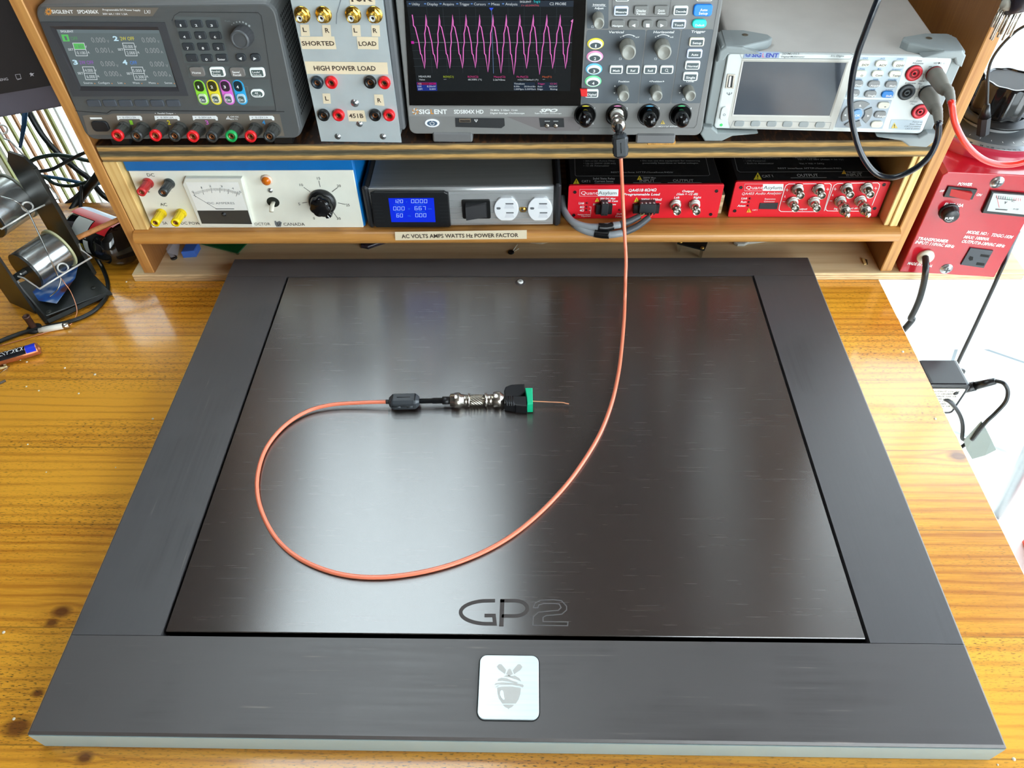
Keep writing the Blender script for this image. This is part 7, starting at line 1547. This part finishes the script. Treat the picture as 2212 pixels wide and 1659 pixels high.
tA = onz(84, 714, ZT+.004); tB = onz(149, 702, ZT+.004); ce = thing('ceramic_fuse', 'small white ceramic tube with metal end cap beside the looping cord', 'fuse', at(tA.x, tA.y, ZT)); d_ = (tB-tA).normalized(); LL = (tB-tA).length
mb = MB(); mb.lathe([(.0028, 0), (.0030, .004), (.0036, .0045), (.0036, LL*.8)], tA, M('ceramic_white', (226, 222, 210), .35), d_, 20); sub(ce, mb, 'body'); mb = MB(); mb.lathe([(.0034, LL*.8), (.0036, LL*.82), (.0036, LL), (.002, LL)], tA, m_nk, d_, 20); sub(ce, mb, 'end_cap')
tu = thing('rusty_bushing', 'short brown metal tube standing in a black rubber washer on the bench', 'bushing', at(*onz(75, 712, ZT))); p0_ = onz(76, 712, ZT); mb = MB(); mb.lathe([(.0085, 0), (.0085, .003), (.0045, .004)], p0_, m_rub2, (0, 0, 1), 24); sub(tu, mb, 'washer')
mb = MB(); mb.lathe([(.0038, .003), (.0038, .020), (.0042, .020), (.0042, .022), (.0030, .022), (.0028, .008)], p0_, M('rusty_brown', (84, 56, 44), .5, metal=.3), (0, 0, 1), 20, cap=False); sub(tu, mb, 'tube')
for k, (x, y, a) in enumerate(((6, 786, .5), (8, 794, -.5))):
    p = onz(x, y, ZT+.0018); d = Vector((math.cos(a), -math.sin(a)*.8, 0)); rt_ = thing('resistor', 'small beige resistor nearer the battery at the left edge' if k == 0 else 'small beige resistor with bent leg below the other one', 'resistor', at(p.x, p.y, ZT), 'resistors at the left picture edge')
    mb = MB(); mb.lathe([(.0010, -.004), (.0017, -.0032), (.0014, -.002), (.0014, .002), (.0017, .0032), (.001, .004)], p, M('resistor_beige', (214, 190, 140), .45), d, 14); sub(rt_, mb, 'body')
    mb = MB(); mb.tube([p+d*.004, p+d*.007, onz(0, 806, ZT+.001)] if k else [p+d*.004, p+d*.008, p+d*.009+Vector((0, -.004, -.001))], .0004, m_nk, 6); sub(rt_, mb, 'wire_leg')
mb = MB(); mb.tube([onz(-10, 832, ZT+.001), onz(12, 822, ZT+.001)], .0016, M('pencil_lead_grey', (90, 78, 66), .5), 6); tag(mb.build('dark_splinter'), 'dark grey sliver lying at the left edge of the bench', 'splinter')
# crumbs and flecks scattered on the bench
rc = random.Random(11); cr_ = MB(); m_cf = M('crumb_white', (230, 222, 200), .6)
for (x, y) in ((57, 835-0), (140, 795), (205, 809), (84, 844), (170, 850), (273, 609), (44, 778), (58, 782), (30, 1553), (8, 1366), (100, 1020), (60, 960), (2155, 1652), (2190, 1640), (330, 905), (250, 1010), (1950, 760), (2020, 905)):
    p = onz(x, y, ZT); s_ = rc.uniform(.0007, .0016); cr_.lathe([(s_, 0), (s_*.8, s_*.5), (.0001, s_*.6)], p, m_cf, (0, 0, 1), 7, cap=False)
tag(cr_.build('crumbs'), 'pale crumbs and wood flecks scattered on the bench top', 'crumbs', kind='stuff')
# ================================================================== things under the lower shelf
p = onz(376, 558, ZP); mb = MB(); mb.lathe([(.0042, 0), (.0042, .002), (.003, .0026), (.001, .0018)], p, M('screw_black', (30, 30, 30), .4), (0, 0, 1), 20); tag(mb.build('black_screw'), 'black screw head beside the left upright on the base board', 'screw')
p = onz(1104, 546, ZP); mb = MB(); mb.lathe([(.0040, 0), (.0040, .0016), (.0026, .002), (.001, .0012)], p, M('screw_black'), (0, 0, 1), 20); mb.tube([p+Vector((.002, .002, .001)), p+Vector((.008, .012, .004))], .0007, m_cf, 5); mb.tube([p+Vector((.003, .001, .001)), p+Vector((.010, .006, .002))], .0006, m_cf, 5); tag(mb.build('splintered_screw'), 'black screw head with raised splinters behind the middle of the platform', 'screw')
p = onz(1866, 567, ZP); mb = MB(); mb.prism([onz(1862, 558, ZP)[:2], onz(1873, 562, ZP)[:2], onz(1874, 572, ZP)[:2], onz(1868, 570, ZP)[:2]], ZP, ZP+.0008, M('chip_dark', (70, 50, 30), .6)); mb.prism([onz(1861, 560, ZP)[:2], onz(1867, 562, ZP)[:2], onz(1871, 572, ZP)[:2], onz(1866, 573, ZP)[:2]], ZP+.0008, ZP+.002, M('raw_pine_block')); tag(mb.build('wood_chip'), 'small loose wood chip near the right upright on the base board', 'wood chip')
pc = thing('green_circuit_board', 'green circuit board lying under the lower shelf at left', 'circuit board', at(*onz(500, 530, ZP))); zb = ZP+.005
mb = MB(); q = [onz(x, y, zb)[:2] for x, y in ((418, 522), (513, 546), (560, 497), (470, 478))]; mb.prism(q, zb-.0016, zb, M('pcb_green', (10, 92, 50), .3)); ob_ = sub(pc, mb, 'board')
for x, y in ((520, 527), (507, 541)): p = onz(x, y, zb); mb = MB(); mb.lathe([(.0024, 0), (.0024, .0002), (.0014, .0002)], p, m_nk, (0, 0, 1), 16, cap=False); mb.lathe([(.0014, .0001), (.0001, .0001)], p, hk, (0, 0, 1), 12, cap=False); sub(ob_, mb, 'mounting_hole')
mb = MB(); mb.prism([onz(x, y, zb)[:2] for x, y in ((462, 521), (500, 531), (512, 520), (480, 508))], zb, zb+.004, M('chip_dark')); sub(ob_, mb, 'component'); 
for x, y in ((424, 524), (510, 545)): p = onz(x, y, zb); mb = MB(); mb.lathe([(.002, ZP-zb), (.002, -.0016)], p+Vector((0, .003, 0)), m_nk, (0, 0, 1), 10); sub(pc, mb, 'standoff')
mb = MB(); q = [onz(x, y, ZP+.008)[:2] for x, y in ((392, 547), (420, 545), (430, 527), (403, 526))]; mb.prism(q, ZP+.0005, ZP+.010, M('trimmer_blue', (60, 104, 190), .35), .001); bo_ = mb.build('blue_component'); tag(bo_, 'small blue plastic component beside the green circuit board', 'component')
ws = MB(); q = [onz(x, y, ZP+.001) for x, y in ((353, 519), (362, 548), (372, 562), (384, 552), (390, 530), (395, 505), (350, 500))]; ws.add([p+Vector((0, 0, .006*((i*7) % 3)/3)) for i, p in enumerate(q)], [(0, 1, 2, 3, 4, 5, 6)], M('tissue_white', (206, 212, 224), .6)); tag(ws.build('white_paper'), 'curled bluish white paper scrap beside the left upright', 'paper')
sb = thing('small_circuit_board', 'small black circuit board on metal standoffs under the middle of the shelf', 'circuit board', at(*onz(1490, 535, ZP))); zb = ZP+.014
qs = [(1463, 525), (1522, 540), (1536, 505), (1478, 494)]; mb = MB(); mb.prism([onz(x, y, zb)[:2] for x, y in qs], zb-.0018, zb, M('pcb_black', (30, 32, 30), .3)); s_o = sub(sb, mb, 'board')
mb = MB(); mb.prism([onz(x, y, zb)[:2] for x, y in ((1463, 525), (1522, 540), (1523, 539), (1464, 524))], zb-.0018, zb+.0002, M('pcb_edge', (190, 196, 150), .5)); sub(s_o, mb, 'board_edge')
for x, y in ((1470, 523), (1517, 536), (1482, 500), (1528, 512)):
    p = onz(x, y, zb); mb = MB(); mb.lathe([(.0021, ZP-zb), (.0021, -.0018)], p, m_nk, (0, 0, 1), 6, smooth=False); sub(sb, mb, 'standoff'); mb = MB(); mb.lathe([(.0026, 0), (.0024, .0012), (.001, .0018)], p, M('brass'), (0, 0, 1), 16); sub(sb, mb, 'screw')
mb = MB(); mb.prism([onz(x, y, zb)[:2] for x, y in ((1476, 527), (1494, 531), (1498, 519), (1480, 515))], zb, zb+.006, M('connector_ivory', (214, 210, 190), .45), .0005)
for x, y in ((1483, 522), (1491, 524)): p = onz(x, y, zb+.006); mb.box(p.x-.0012, p.y-.0012, zb+.006, p.x+.0012, p.y+.0012, zb+.0062, hk)
sub(s_o, mb, 'connector'); p = onz(1510, 527, zb); mb = MB(); mb.lathe([(.0055, 0), (.0055, .008), (.0048, .009)], p, M('capacitor_black', (34, 36, 44), .2), (0, 0, 1), 24); sub(s_o, mb, 'capacitor')
wp = MB(); pts = [(1585, 510), (1586, 522), (1594, 527), (1608, 527), (1616, 523), (1640, 520), (1680, 515), (1700, 505)]; q = [onz(x, y, ZP+.004)[:2] for x, y in pts]; wp.prism(q, ZP+.0003, ZP+.004, M('foam_white', (226, 226, 218), .6), .0006); tag(wp.build('white_foam_strip'), 'white rounded plastic strip poking out under the right of the lower shelf', 'plastic strip')
bg_ = MB(); q = [onz(x, y, ZP+.003)[:2] for x, y in ((776, 515), (780, 532), (795, 535), (812, 529), (834, 522), (838, 512))]; bg_.prism(q, ZP+.0003, ZP+.005, M('bag_dark', (60, 52, 62), .25, var=.4, vscale=(300, 300, 300)), .0015); tag(bg_.build('dark_plastic_bag'), 'crumpled dark plastic bag corner under the lower shelf, left of its tape label', 'bag')
bg_ = MB(); q = [onz(x, y, ZP+.003)[:2] for x, y in ((1140, 512), (1146, 522), (1170, 524), (1196, 518), (1204, 510))]; bg_.prism(q, ZP+.0003, ZP+.003, M('bag_clear', (196, 180, 160), .15), .001); tag(bg_.build('clear_plastic_bag'), 'crumpled clear plastic scrap under the lower shelf right of its tape label', 'bag')
